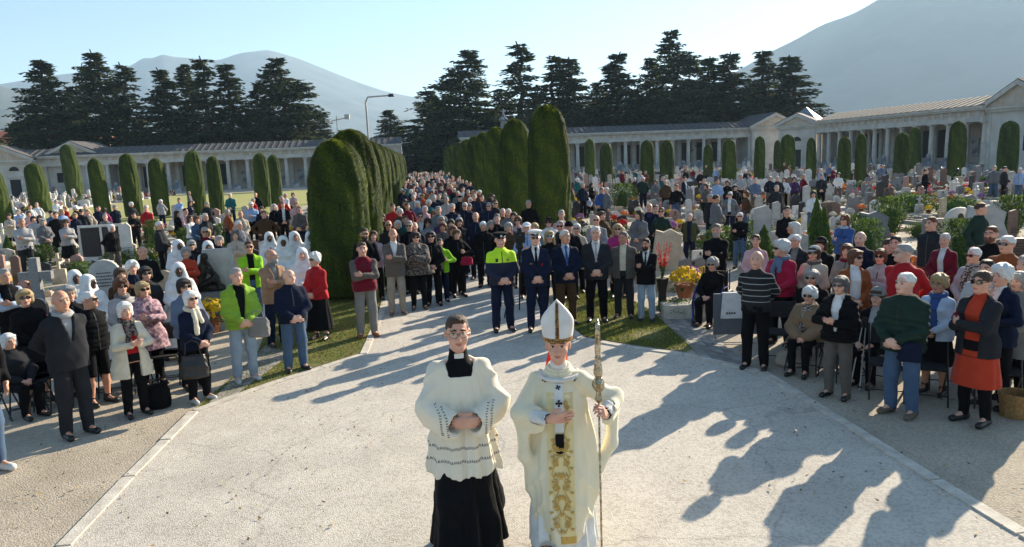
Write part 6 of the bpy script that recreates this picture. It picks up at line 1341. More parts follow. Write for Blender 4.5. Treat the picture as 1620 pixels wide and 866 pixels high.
# gladioli vase
x,y=gp(1048,487); rt=empty('gladioli_vase',(x,y,0)); meta(rt,'tall vase of red gladioli beside the bearded man in faded jeans','flowers'); MB().lathe([(.09,0),(.10,.02),(.08,.3),(.13,.62),(.11,.62)],12).build('vase',M_dark,rt); r=np.random.default_rng(3); Vs=[];Fs=[];MI=[]
for k in range(9):
    a=r.uniform(0,2*PI); tx_=math.cos(a)*r.uniform(.08,.30); ty_=math.sin(a)*.2
    for i in range(46):
        u=i/46; p=np.array([tx_*u,ty_*u,.6+u*.75]); d=nrm(r.normal(0,1,3)); s=.05*(1.2-u) if u>.30 else .03; t=np.cross(d,(0,0,1))*.5*s*1.6; kk=len(Vs); Vs+=[p-t,p+t,p+d*s*1.7+np.array([0,0,.03])]; Fs.append((kk,kk+1,kk+2)); MI.append(2 if u<.34 else int(r.random()<.4))
put(bpy.data.objects.new('blossoms',npmesh('blossoms',np.array(Vs),np.array(Fs),mats=[mat('gladiolus_red',(.75,.06,.03)),mat('gladiolus_pink',(.75,.16,.12)),M_leaf],mi=MI)),rt)
print('field',round(time.time()-T0,1))

# fallen leaves and small stones scattered over the gravel and the kerb edges
n=2600; q=rng.uniform(0,1,n); X=np.concatenate([rng.uniform(-9,-1.5,n//2),rng.uniform(1.5,9,n-n//2)]); Y=rng.uniform(5.5,16,n); an=rng.uniform(0,2*PI,n); s=rng.uniform(.010,.026,n); k_=np.sin(X*2.1)+np.sin(Y*1.7+X)>-.4; X,Y,an,s=X[k_],Y[k_],an[k_],s[k_]; n=len(X)
dx=np.c_[np.cos(an),np.sin(an),np.zeros(n)]*s[:,None]; dy=np.c_[-np.sin(an),np.cos(an),np.zeros(n)]*s[:,None]*.55; c=np.c_[X,Y,rng.uniform(.010,.018,n)]; up=np.array([0,0,1])*s[:,None]*.5
V=np.stack([c-dx,c-dy+up*.3,c+dx+up,c+dy],1).reshape(-1,3); me=npmesh('fallen_leaves',V,np.arange(4*n).reshape(-1,4),mats=[mat('dry_leaf',(.28,.16,.06)),mat('dry_leaf_yellow',(.45,.32,.10)),mat('leaf_brown',(.12,.07,.04))],mi=rng.integers(0,3,n)); meta(put(bpy.data.objects.new('fallen_leaves',me)),'dry leaves scattered on gravel and pavement edges','leaves',kind='stuff')
# ------------------------------------------------------------------ chairs, wheelchair, camera, bags
M_chairfab=mat('black_chair_fabric',(.02,.02,.022),rough=.8)
chair_id=[0]
def chair(x,y,rz,label):
    rt=empty('folding_chair',(x,y,0),rz); MB().box(-.22,.22,-.21,.19,.43,.455).build('seat',M_chairfab,rt); MB().box(-.21,.21,.235,.26,.62,.86).build('backrest',M_chairfab,rt)
    for s_ in (-1,1):
        MB().tube([(s_*.235,-.26,0),(s_*.235,.0,.44),(s_*.235,.25,.88)],.011,6).build('leg',M_blackmetal,rt); MB().tube([(s_*.215,.26,0),(s_*.215,-.17,.44)],.011,6).build('leg',M_blackmetal,rt)
    MB().tube([(-.235,-.2,.12),(.235,-.2,.12)],.008,6).build('stretcher',M_blackmetal,rt); meta(rt,label,'chair','black folding chairs of the front rows'); return rt
for p in PEOPLE:
    if p['pose'].startswith('sit') and p['D']<12.5 and 'wheelchair' not in p['note']:
        o=p['o']; a=o.rotation_euler.z; chair(p['pos'][0]+.0,p['pos'][1]+.02,a,'black folding chair under the '+{True:'seated person'}[True])['who']=PEOPLE.index(p)
for px,py,rz,lb in ((92,640,.35,'empty black folding chair behind the bald man in charcoal jacket'),(55,650,.4,'black folding chair at the far left with an orange-brown seat edge'),(145,630,.35,'black folding chair behind the plaid-shirted man'),(190,620,.35,'black folding chair behind the woman in cream coat'),(282,600,.3,'black folding chair behind the woman in navy jacket'),(262,605,.3,'second black folding chair left of the navy-jacket woman'),
  (1232,570,-.3,'black folding chair behind the man in the striped sweater'),(1352,600,-.4,'black folding chair behind the woman in the black padded jacket'),(1462,632,-.45,'black folding chair behind the man in dark green padded jacket'),(1500,610,-.45,'black folding chair behind the woman in pale blue jacket'),(1575,640,-.5,'black folding chair behind the woman in coral red dress'),(1405,625,-.4,'black folding chair left of the dark green padded jacket man'),(1612,630,-.5,'black folding chair at the right edge by the basket'),(1318,590,-.35,'black folding chair between the camel cape and padded jacket')):
    x,y=gp(px,py); chair(x,y,rz,lb)
# wheelchair
wp=[p for p in PEOPLE if 'wheelchair' in p['note']][0]; x,y=wp['pos']; rt=empty('wheelchair',(x,y,0),wp['o'].rotation_euler.z); meta(rt,'blue-framed wheelchair carrying the grey-haired woman in black','wheelchair'); M_blue=mat('blue_enamel',(.03,.05,.30),rough=.35)
MB().box(-.23,.23,-.24,.2,.44,.475).build('seat',M_chairfab,rt); MB().box(-.22,.22,.21,.235,.5,.95).build('backrest',M_chairfab,rt)
for s_ in (-1,1):
    w_=MB(); w_.tube([(s_*.30,.10+.30*math.cos(t),.31+.30*math.sin(t)) for t in [2*PI*k/24 for k in range(25)]],.015,6,cap=False); W_=w_.build('wheel',M_plastic,rt)
    q=MB(); q.tube([(s_*.335,.10+.26*math.cos(t),.31+.26*math.sin(t)) for t in [2*PI*k/20 for k in range(21)]],.008,5,cap=False); q.build('hand_rim',M_metal,W_); q=MB()
    for k in range(10): t=2*PI*k/10; q.tube([(s_*.30,.10,.31),(s_*.30,.10+.29*math.cos(t),.31+.29*math.sin(t))],.003,4)
    q.build('spokes',M_metal,W_); q=MB(); q.tube([(s_*.24,-.30+.07*math.cos(t),.085+.07*math.sin(t)) for t in [2*PI*k/14 for k in range(15)]],.014,6,cap=False); q.box(s_*.24-.01,s_*.24+.01,-.34,-.26,.045,.125); q.build('caster',M_plastic,rt)
    q=MB(); q.tube([(s_*.25,.23,1.0),(s_*.25,.22,.47),(s_*.25,.22,.2)],.012,6); q.tube([(s_*.25,.22,.46),(s_*.25,-.26,.46),(s_*.24,-.36,.2),(s_*.20,-.44,.09)],.012,6); q.tube([(s_*.25,.22,.68),(s_*.25,-.15,.68),(s_*.25,-.22,.6),(s_*.25,-.22,.46)],.012,6); q.tube([(s_*.25,-.26,.44),(s_*.24,-.30,.16)],.012,6); q.build('frame',M_blue,rt)
    MB().box(s_*.12-.08,s_*.12+.08,-.56,-.38,.035,.05).build('footrest',M_plastic,rt)
# display case beside the wheelchair
x,y=gp(1168,545); M_grey=mat('grey_painted_panel',(.12,.13,.145),rough=.6); rt=empty('display_case',(x,y+.1,0),-.1); rt.scale=(.9,.9,.84); meta(rt,'dark grey panel case with a white lettered lantern right of the wheelchair','case'); MB().box(-.42,.42,-.03,.03,.18,.50).build('panel',M_grey,rt); MB().box(-.42,-.26,-.031,.029,.502,1.0).build('side_panel',M_grey,rt); MB().box(.10,.42,-.031,.029,.502,1.0).build('side_panel',M_grey,rt)
MB().box(-.30,.09,-.06,.06,.51,1.02,tp=.8).build('lantern',mat('white_lantern',(.70,.70,.68),rough=.4),rt); q=MB(); [q.box(-.20+i*.045,-.17+i*.045,-.066,-.060,.60,.635) for i in range(4)]; q.build('lettering',M_dark,rt)
for s_ in (-.38,.38): MB().tube([(s_,0,0),(s_,0,.18)],.012,6).build('leg',M_metal,rt)
MB().tube([(-.5,-.05,.02),(.5,-.05,.02)],.012,6).build('foot_rail',M_metal,rt)
# television camera on tripod
x,y=gp(826,498); rt=empty('television_camera',(x,y,0),.1); meta(rt,'black television camera on a tripod behind the two officers','camera'); MB().box(-.09,.09,-.22,.24,1.50,1.72).build('camera_body',M_plastic,rt); q=MB(); q.tube([(0,-.22,1.61),(0,-.42,1.61)],[.065,.08],12); q.build('lens',M_dark,rt); MB().box(-.03,.03,-.18,.10,1.722,1.80).build('handle',M_plastic,rt)
for k in range(3):
    t=PI/2+k*2*PI/3; MB().tube([(0,0,1.38),(.22*math.cos(t),.22*math.sin(t),.75),(.45*math.cos(t),.45*math.sin(t),0)],[.03,.022,.015],6).build('leg',M_plastic,rt)
MB().lathe([(.05,1.34),(.09,1.40),(.07,1.50)],10).build('head',M_plastic,rt)
def bag(name,x,y,z,w_,h,d,m,label,rz=0,strap=.2,cat='bag'):
    rt=empty(name,(x,y,z),rz); F=Fld(axis(-w_,w_,.012),axis(-d-.05,d+.05,.012),axis(-.05,h+.1,.012)); F.tor([(0,w_*.42,d*.45,0,0),(h*.15,w_*.5,d*.5,0,0),(h*.6,w_*.46,d*.42,0,0),(h,w_*.38,d*.18,0,0)],p=3,k=.01); F.wrinkle(.006,30,seed=3); v,f=F.nets(); put(bpy.data.objects.new('pouch',npmesh('pouch',v,f,True,[m])),rt)
    if strap: MB().tube([(-w_*.25,0,h*.9),(-w_*.2,0,h+strap*.8),(0,0,h+strap),(w_*.2,0,h+strap*.8),(w_*.25,0,h*.9)],.009,6).build('strap',m,rt)
    return meta(rt,label,cat)
x,y=gp(254,645); bag('backpack',x,y,0,.30,.34,.22,getcloth('black'),'black backpack on the gravel between cream coat and navy jacket women',.4,.05)
pv=[p for p in PEOPLE if 'holding a black handbag' in p['note']][0]; x,y=pv['pos']; sc_=pv['sc']; bag('handbag',x+.08,y-.30,.47*sc_,.40,.32,.18,M_shoe['black'],'large black handbag hanging from the hands of the navy-jacket woman',.3,.20)
x,y=gp(1250,578); bag('tote_bag',x,y,0,.42,.24,.26,getcloth('beige'),'beige cloth tote slumped on the ground by the seated woman in camel cape',-.2,.08)
pv=[p for p in PEOPLE if 'red shoulder bag' in p['note']][0]; x,y=pv['pos']; bag('shoulder_bag',x+.22,y-.24,.78,.30,.20,.12,getcloth('crimson'),'crimson shoulder bag on the hip of the woman in long black coat',0,0)
pv=[p for p in PEOPLE if p['tc']=='applegreen'][0]; x,y=pv['pos']; bag('shoulder_bag',x+.30,y-.12,.70,.34,.30,.16,getcloth('ash'),'grey canvas bag at the side of the man in green padded jacket',0,.1)
x,y=gp(1335,620); bag('handbag',gp(1010,0.1+360)[0]*0+x*1.0+2.0,y+.6,0,.30,.25,.15,M_shoe['black'],'small dark handbag on the gravel under the right-hand chairs',0,.08)
pv=[p for p in PEOPLE if p['tk']=='puffer' and p['D']<12][0]; x,y=pv['pos']; bag('pouch_bag',x-.06,y-.27,.72,.26,.24,.10,getcloth('navy'),'small navy pouch hanging in front of the man in dark green padded jacket',-.3,.0)
# insignia
pv=[p for p in PEOPLE if p['tc']=='hivis'][0]; F=FR['jacket|jacket','clasp','m']
def patch(name,par,F,x_,z_,w_,h_,m):
    y_=F.front(x_,z_); q=MB(); q.box(x_-w_,x_+w_,y_-.008,y_+.01,z_-h_,z_+h_,tp=.8); return q.build(name,m,par)
patch('radio_mount',pv['o'],F,-.085,1.29,.022,.030,M_plastic); patch('crest',pv['o'],F,.085,1.29,.018,.022,M_goldb:=mat('gold_crest',(.45,.30,.08),(.30,.06,.04),scale=60)); patch('duty_belt',pv['o'],F,0,.93,.02,.02,M_plastic)
pv=[p for p in PEOPLE if 'dress uniform' in p['note']][0]; F=FR['jacket|blazer','clasp','m']
patch('medal',pv['o'],F,.095,1.18,.012,.022,getcloth('red')); patch('name_badge',pv['o'],F,-.09,1.20,.022,.007,M_goldb)
for sd in (-1,1): q=MB(); q.box(sd*.07,sd*.16,-.02,.045,1.425,1.440) if 0 else q.tube([(sd*.085,.015,1.437),(sd*.15,.012,1.412)],.016,6); q.build('shoulder_board',M_goldb,pv['o'])
pv=[p for p in PEOPLE if 'coral red dress' in p['note']][0]; J_=rig('cross','f'); S_1,E_1=J_['S'][-1],J_['E',-1]; q=MB(); q.tube([tuple(S_1+(E_1-S_1)*.45),tuple(S_1+(E_1-S_1)*.78)],.069,14); am_=q.build('armband',getcloth('maroon'),pv['o'],True); c_=S_1+(E_1-S_1)*.62; q=MB(); q.lathe([(.022,-.003),(.022,.003)],8); e_=q.build('armband_emblem',M_alb:=mat('white_alb',(.82,.80,.74)),am_); e_.location=(c_[0]-.01,c_[1]-.068,c_[2]); e_.rotation_euler=(PI/2,0,0)
# wicker basket
x,y=gp(1606,658); M_wick=mat('wicker',(.42,.24,.09),(.28,.15,.05),scale=30,bump=1.,bs=80); rt=empty('wicker_basket',(x,y,0)); meta(rt,'round brown wicker basket on the ground at the right edge','basket'); MB().lathe([(.15,0),(.18,.24),(.19,.25),(.19,.27),(.165,.27),(.165,.06),(.0001,.05)],20,fl=lambda k:1+.02*(k%2)).build('basket_body',M_wick,rt); MB().tube([(.18*math.cos(t),.18*math.sin(t),.275) for t in [2*PI*k/20 for k in range(21)]],.014,6,cap=False).build('rim',M_wick,rt)
# walking poles
pv=[p for p in PEOPLE if 'walking poles' in p['note']][0]; x,y=pv['pos']
for i,(dx,dy) in enumerate(((-.10,-.55),(.05,-.62))):
    rt=empty('walking_pole',(x,y,0),pv['o'].rotation_euler.z); MB().tube([(dx*.3,-.40,.82),(dx,dy+.0,.0)],.008,6).build('shaft',M_metal,rt); MB().tube([(dx*.3,-.40,.80),(dx*.22,-.385,.94)],.016,6).build('grip',M_plastic,rt); MB().lathe([(.03,.05),(.03,.06)],10,(dx,dy)).build('basket_ring',M_plastic,rt); meta(rt,'metal walking pole held by the seated woman in grey beret','walking pole','pair of walking poles')
# ------------------------------------------------------------------ the two clergy
M_surp=None
def lace_ex(N,L,tc,out,b):
    sp=N.new('ShaderNodeSeparateXYZ'); L.new(tc.outputs['Object'],sp.inputs[0]); 
    def m(op,a,b_=None,c=None):
        n=N.new('ShaderNodeMath'); n.operation=op
        for i,v in enumerate((a,b_,c)):
            if v is None: continue
            if hasattr(v,'links'): L.new(v,n.inputs[i])
            else: n.inputs[i].default_value=v
        return n.outputs[0]
    z=sp.outputs[2]; ang=m('ARCTAN2',sp.outputs[1],sp.outputs[0]); dash=m('GREATER_THAN',m('SINE',m('MULTIPLY',ang,110)),-.35)
    r=0
    for z0 in (.755,.845):
        core=m('MULTIPLY',m('LESS_THAN',m('ABSOLUTE',m('SUBTRACT',z,z0)),.0075),dash); zz=m('SUBTRACT',z,m('MULTIPLY',m('SINE',m('MULTIPLY',ang,110)),.010)); w_=m('LESS_THAN',m('ABSOLUTE',m('SUBTRACT',zz,z0)),.002)
        r=m('MAXIMUM',m('MAXIMUM',core,w_),r) if r else m('MAXIMUM',core,w_)
    return mixc(N,L,out,(.09,.08,.10),m('MULTIPLY',r,.85))
M_surp=mat('ivory_surplice',(.89,.79,.61),(.85,.75,.57),scale=3,extra=lace_ex,rough=.85,bump=.1,bs=200,sheen=.2)
M_ivory=mat('ivory_chasuble',(.87,.77,.54),(.83,.73,.50),scale=3,rough=.7,bump=.1,bs=200,sheen=.3); M_panel=mat('cream_panel',(.86,.70,.34),rough=.6,sheen=.3); M_gold=mat('gold_embroidery',(.66,.40,.08),(.55,.32,.06),scale=60,rough=.4,spec=.6); M_alb=mat('white_alb',(.82,.80,.74),rough=.85,bump=.1,bs=150)
M_blk=mat('black_cassock',(.006,.006,.007),rough=.8,bump=.1,bs=100,spec=.15); M_whitem=mat('white_mitre_silk',(.86,.80,.72),rough=.55,sheen=.3); M_goldband=mat('gold_braid',(.55,.28,.06),(.25,.10,.03),scale=55,rough=.5,ramp=(.45,.55)); M_gilt=mat('gilt_silver',(.62,.52,.36),(.30,.22,.12),scale=30,rough=.25,metal=1.,bump=.6,bs=60,ramp=(.4,.6)); M_redsilk=mat('red_silk',(.65,.02,.02),rough=.6)
def place_clergy(px,yh,D,hz,yaw):
    d=ray(px,yh); x,y=d[0]/d[1]*D,D; s=zat(px,yh,D)/hz; return (x,y,0),-math.atan2(x,y)+R(yaw),s
def obj(name,me,m,par,loc=None):
    if m is not None:
        for i,k in enumerate(m if isinstance(m,list) else [m]):
            if i<len(me.materials): me.materials[i]=k
            else: me.materials.append(k)
    return put(bpy.data.objects.new(name,me),par,loc)
def fm(F,name): v,f=F.nets(); return npmesh(name,v,f,True)
# --- priest
loc,rz,s=place_clergy(722,497,5.62,1.757,4); pr=empty('person',loc,rz); pr.scale=(s*.99,s*.99,s); print('priest',loc,s)
meta(pr,'young priest with glasses in ivory surplice over black cassock, hands clasped','person')
obj('body',body_mesh('walk','m',0,fine=True,hs=1.08),skinmats('a')+[hairmat('brown'),M_eyewhite],pr)
def hair_hi(kind):
    return hairm(kind)
h=obj('hair',cached(('hair','short'),lambda:hairm('short')).copy(),hairmat('brown'),pr,(0,.02,-.028)); h.scale=(1.03,1.03,1.0)
J=rig('walk','m')
F=Fld(axis(-.36,.36,.012),axis(-.42,.42,.012),axis(.02,1.05,.014))
F.tor([(.0,.27,.29,0,-.02),(.2,.25,.26,0,-.015),(.5,.215,.21,0,-.01),(.8,.19,.16,0,0),(1.0,.17,.12,0,0)],p=2.1,k=.03,fold=lambda th,Z:(.11*np.sin(7*th+2.*np.sin(th)+1.)+.06*np.sin(13*th+1.))*np.clip((1.05-Z)/.8,0,1))
F.cap((-.1,-.02,.8),(-.10,-.14,.45),.12,.11,k=.06); F.cap((-.10,-.14,.45),(-.11,-.02,.0),.11,.13,k=.06); F.cap((.15,.12,.55),(.21,.26,.22),.09,.12,k=.08); F.wrinkle(.006,16,seed=2); F.D=np.maximum(F.D,.05-F.ax[2].reshape(1,1,-1)); obj('cassock',fm(F,'cassock'),M_blk,pr)
xs_=axis(-.44,.44,.0095); F=Fld(xs_,axis(-.42,.34,.0095),axis(.58,1.56,.0105))
pl=lambda th,Z:(.085*np.sin(13*th+1.2*np.sin(2*th)+.6)**3+.030*np.sin(25*th+2*np.sin(3*th)))*np.clip((1.38-Z)/.35,0.0,1)
F.tor([(.62,.262,.235,0,.0),(.8,.238,.20,0,0),(1.0,.205,.160,0,0),(1.2,.190,.140,0,.0),(1.30,.170,.128,0,.01),(1.39,.125,.108,0,.015),(1.44,.085,.085,0,.02)],p=2.2,k=.03,fold=pl)
for sd in (-1,1):
    S,E,W=J['S'][sd],J['E',sd],J['W',sd]; F.cap((0,.015,1.385),S+np.array([0,0,.0]),.048,.058,k=.05); E2=E+np.array([-sd*.01,0.015,0]); F.cap(S,E2,.060,.080,k=.035); e=W+(E-W)*.20+np.array([0,0,-.02]); F.cap(E2,e,.088,.078,k=.03)
    F.cap(E2+np.array([-sd*.02,0,-.06]),e+np.array([0,0,-.055]),.070,.075,k=.025)
    F.cap(e,W-(E-W)*.6+np.array([0,0,-.02]),.060,.075,k=.006,op='s')
for zc,am in ((1,1),):
    X,Y,Z=[F.ax[i].reshape([-1 if j==i else 1 for j in range(3)]) for i in range(3)]
    m_=np.clip((np.abs(X)-.15)/.06,0,1); F.D=(F.D+m_*(.018*np.abs(np.sin(X*11*np.sign(X)+Z*17+1.6*np.sin(Y*11+Z*5)))**.6-.011+.003*np.sin(X*50+Z*26))).astype(np.float32)
# square neckline
F.put([-.1,-.3,1.34],[.1,.2,1.6],lambda X,Y,Z:np.maximum(np.abs(X)-(.078+.28*(Z-1.34)),np.maximum(1.335-Z,Y-.0)),.006,'s')
F.D=np.maximum(F.D,.635+.012*np.sin(X*40)-Z); SF=F; sp_=fm(F,'surplice'); obj('surplice',sp_,M_surp,pr)
F=Fld(axis(-.16,.16,.008),axis(-.2,.16,.008),axis(1.28,1.56,.008)); F.tor([(1.28,.155,.130,0,.012),(1.34,.142,.116,0,.014),(1.40,.116,.098,0,.018),(1.43,.082,.082,0,.02),(1.455,.064,.066,0,.02)],k=.01); F.cap((0,.022,1.43),(0,.016,1.482),.069,.066,k=.02); obj('cassock_collar',fm(F,'cassock_collar'),M_blk,pr)
q=MB(); q.add([(.071*math.sin(a)*k_,.020-.071*math.cos(a)*k_,z_) for k_ in (1,1.08) for z_ in (1.452,1.486) for a in np.linspace(-.45,.45,7)],[(i,i+1,i+8,i+7) for i in range(6)]+[(i+14,i+21,i+22,i+15) for i in range(6)]+[(i,i+14,i+15,i+1) for i in range(6)]+[(i+7,i+8,i+22,i+21) for i in range(6)]); obj('clerical_collar',q.mesh('clerical_collar',M_alb),None,pr)
g=obj('glasses',cached(('gl','spec'),lambda: glassm('spec')).copy(),M_frame,pr,(0,.02,-.028)); g.scale=(1.03,1.03,1.0); l=obj('lens',cached(('gl','lens'),lambda:glassm('lens')).copy(),M_glass,g)
# sleeve trim: dashes on the cuffs
def ring_dash(name,c,ax_,ra,rb,n,m,par):
    q=MB(); ax_=nrm(ax_); u=nrm(np.cross(ax_,(0,0,1)));v=np.cross(ax_,u)
    for k in range(n):
        a=2*PI*k/n; b=a+2*PI/n*.55; p=[np.array(c)+(u*math.cos(t)+v*math.sin(t))*ra for t in (a,(a+b)/2,b)]; q.tube([p[0]+ax_*.006,p[1]-ax_*.006,p[2]+ax_*.006],.0035,4)
    return q.build(name,m,par)
M_lace=mat('dark_lace_thread',(.07,.06,.08))
# black under-sleeves
for sd in (-1,1):
    E,W=J['E',sd],J['W',sd]; a=W+(E-W)*.30; q=MB(); q.tube([tuple(a),tuple(W+(E-W)*.07)],[.045,.038],12); q.build('cassock_cuff',M_blk,pr,True)
q=MB(); W=J['W',1]; dW=nrm(W-J['E',1]); c0=W-dW*.008; u=nrm(np.cross(dW,(0,0,1))); v=np.cross(dW,u); q.tube([tuple(c0+(u*math.cos(t)+v*math.sin(t))*.034) for t in [2*PI*k/16 for k in range(17)]],.006,6,cap=False); q.build('wristwatch',M_gilt,pr,True)
for sd in (-1,1):
    c=np.array(J['legs'][sd][2]); o=obj('shoe',cached(('shoe','walk',sd,''),lambda: shoe_mesh('walk',sd)).copy(),M_shoe['black'],pr)
# lace dashes projected on the sleeves
def surf_dashes(F,path,n,m,par,name='lace_band',ln=.013):
    q=MB(); P_=np.array(path,float)
    for k in range(n):
        t=k/(n-1)*(len(P_)-1); i=min(int(t),len(P_)-2); p=P_[i]*(1-(t-i))+P_[i+1]*(t-i); y=F.front(p[0],p[1]); 
        if y is None: continue
        d=nrm(P_[i+1]-P_[i]); nx,nz=-d[1],d[0]; a=(p[0]+nx*ln,p[1]+nz*ln); y2=F.front(*a)
        y2=y if y2 is None or abs(y2-y)>.03 else y2; q.tube([(p[0],y-.002,p[1]),(a[0],y2-.002,a[1])],.0032,4)
    return q.build(name,m,par)
for sd in (-1,1):
    E,W=J['E',sd],J['W',sd]
    for fr in (.36,.56):
        c=W+(E-W)*fr; surf_dashes(SF,[(c[0]-sd*.0+sd*.03,c[2]+.075),(c[0]+sd*.005,c[2]+.02),(c[0],c[2]-.05),(c[0]-sd*.005,c[2]-.11)],13,M_lace,pr)
# --- bishop
loc,rz,s=place_clergy(882,521,5.55,1.747,-2); bp=empty('person',loc,rz); bp.scale=(s*.99,s*.99,s); print('bishop',loc,s)
meta(bp,'smiling bishop in ivory and gold vestments with white mitre, hand on chest','person')
obj('body',body_mesh('bishop','m',0,fine=True,hs=1.10),skinmats('a')+[hairmat('darkgray'),M_eyewhite],bp)
J=rig('bishop','m'); h=obj('hair',cached(('hair','thin'),lambda:hairm('thin')).copy(),hairmat('gray'),bp,(0,.02,-.028)); h.scale=(1.04,1.04,1.0)
# alb
F=Fld(axis(-.36,.36,.013),axis(-.36,.36,.013),axis(.02,1.56,.014)); F.tor([(.0,.255,.25,0,-.01),(.3,.24,.21,0,-.01),(.8,.19,.15,0,0),(1.3,.17,.12,0,.01),(1.42,.09,.08,0,.02)],p=2.1,k=.03,fold=lambda th,Z:(.07*np.sin(11*th+1.5*np.sin(2*th))+.035*np.sin(21*th))*np.clip((1.0-Z)/.7,0,1)); F.cap((0,.022,1.42),(0,.014,1.480),.070,.066,k=.02); F.D=np.maximum(F.D,.07-F.ax[2].reshape(1,1,-1))
# right foot steps forward, the hem is lifted over it
F.put([-.25,-.35,-.1],[-.02,-.05,.2],lambda X,Y,Z:np.sqrt(((X+.12)/.09)**2+((Y+.24)/.14)**2+((Z-.05)/.12)**2)*.1-.1,.03,'s')
F.wrinkle(.003,18,seed=9); obj('alb',fm(F,'alb'),M_alb,bp)
# chasuble
F=Fld(axis(-.50,.60,.0095),axis(-.46,.34,.0095),axis(.10,1.56,.0105)); X,Y,Z=[F.ax[i].reshape([-1 if j==i else 1 for j in range(3)]) for i in range(3)]
F.tor([(.14,.16,.24,.01,-.02),(.30,.215,.25,.01,-.015),(.45,.25,.245,.01,-.01),(.62,.268,.235,.01,-.01),(.85,.262,.21,.01,-.005),(1.05,.235,.18,.01,0),(1.2,.205,.152,0,.0),(1.30,.175,.135,0,.01),(1.375,.120,.108,0,.015),(1.44,.090,.088,0,.02)],p=2.15,k=.04,fold=lambda th,Z:(.050*np.sin(7*th+1.8+1.2*Z)+.045*np.abs(np.sin(6*th-1.1*Z+.4))+.014*np.sin(23*th+2*Z)-.02)*np.clip((1.36-Z)/.35,0,1)*(1-.75*np.exp(-((th+PI/2)/.42)**2)))
for sd in (-1,1):
    S,E,W=J['S'][sd],J['E',sd],J['W',sd]; F.cap((0,.015,1.385),S,.048,.058,k=.05); F.cap(S,E+np.array([sd*.0,0,0]),.066,.080,k=.04); e=W+(E-W)*.38
    F.cap(E,e,.080,.066,k=.03); 
    # cloth hanging below the forearm
    F.cap(E+np.array([sd*.0,.02,-.07]),e+np.array([0,.02,-.08]),.066,.05,k=.03,sq=((0,1,0),1.4)); F.cap(E+np.array([sd*.0,.02,-.12]),E+np.array([-sd*.03,.0,-.34]),.060,.050,k=.03,sq=((1,0,0),1.2)); F.cap(E+np.array([-sd*.03,.0,-.34]),np.array([sd*.20,-.02,.50]),.050,.06,k=.05)
    F.cap(e,W-(E-W)*.5,.055,.07,k=.01,op='s')
m_=np.clip((np.abs(X-.005)-.11)/.05,0,1); F.D=(F.D+m_*(.022*np.abs(np.sin(np.abs(X)*12+Z*9+1.5*np.sin(Y*8+Z*4)))**.6-.013+.003*np.sin(X*34-Z*18+3*Y))).astype(np.float32)
zb=.17+1.05*np.clip(np.abs(X)-.10,0,1)**1.1+0*Y
F.D=np.maximum(F.D,(zb-Z)); CFd=F; obj('chasuble',fm(F,'chasuble'),M_ivory,bp)
# rolled collar
q=MB(); 
for z,r_,w_ in ((1.415,.100,.020),(1.440,.088,.018),(1.462,.078,.015)): q.tube([(r_*math.sin(t),.018-r_*.95*math.cos(t),z-.020*math.cos(t)) for t in [2*PI*k/24 for k in range(25)]],w_,7,cap=False)
obj('amice_collar',q.mesh('amice_collar',M_ivory,True),None,bp)
cz=[.36,.45,.55,.65,.75,.85,.95,1.05,1.15,1.24,1.31]
obj('orphrey',strip('orphrey',CFd,[(.005,z) for z in np.linspace(1.30,.245,38)],.098,.004,M_panel,None,.005),None,bp)
# gold fringe
fr_=strip('fringe',CFd,[(.005,z) for z in (.244,.23,.215,.20,.185)],.10,.004,M_gold,None,.006); obj('fringe',fr_,None,bp)
# embroidery: scrolls laid on the panel
q=MB()
def scroll(pts,r0=.0042):
    P_=[]; ly=None
    for x_,z_ in pts:
        y=CFd.front(x_,z_)
        if y is None or (ly is not None and abs(y-ly)>.05): y=ly
        if y is None: return
        ly=y; P_.append((x_,y-.010,z_))
    q.tube(P_,[r0*.68*(.5+.5*math.sin(PI*min(max(i/(len(P_)-1),.12),.9))) for i in range(len(P_))],5)
def spiral(cx,cz_,r,turns,sgn,a0,r0=.0045): scroll([(cx+sgn*r*(1-k/22*.85)*math.cos(a0+k/22*turns*2*PI),cz_+r*(1-k/22*.85)*math.sin(a0+k/22*turns*2*PI)) for k in range(23)],r0)
def leafm(cx,cz_,ang,l,sgn=1):
    for o_ in (-.35,0,.35): scroll([(cx+sgn*l*t*math.cos(ang+o_*t),cz_+l*t*math.sin(ang+o_*t)) for t in (0,.3,.6,.85,1)],.0065)
for sg in (-1,1):
    c=.005
    for z in (.34,.47,.62,.80,.92):
        spiral(c+sg*.045,z,.030,1.2,sg,PI*.5); spiral(c+sg*.040,z+.05,.022,1.,-sg,-PI*.5)
        leafm(c+sg*.02,z-.02,.9,.055,sg); leafm(c+sg*.055,z+.015,1.5,.04,sg); leafm(c+sg*.06,z-.03,-.4,.03,sg)
    scroll([(c+sg*.02,.27),(c+sg*.06,.36),(c+sg*.008,.44),(c+sg*.05,.52),(c+sg*.012,.62),(c+sg*.07,.72),(c+sg*.02,.84),(c+sg*.06,.95),(c+sg*.02,1.02)],.006)
    for z in (.52,.69,.87): leafm(c+sg*.03,z,2.2,.05,sg); leafm(c+sg*.01,z+.01,.5,.045,sg)
for z in (.29,.42,.55,.70,.86,.99):
    for a in np.linspace(0,2*PI,7)[:-1]: scroll([(.005,z),(.005+.012*math.cos(a),z+.012*math.sin(a)),(.005+.021*math.cos(a),z+.021*math.sin(a))],.006)
scroll([(.03,1.0),(.05,1.08),(.07,1.16),(.06,1.24)],.006); leafm(.06,1.08,1.4,.05,1); leafm(.065,1.16,1.7,.05,1); leafm(.05,1.12,1.0,.06,1); leafm(.055,1.2,2.0,.05,1)
q.build('embroidery',M_gold,bp)
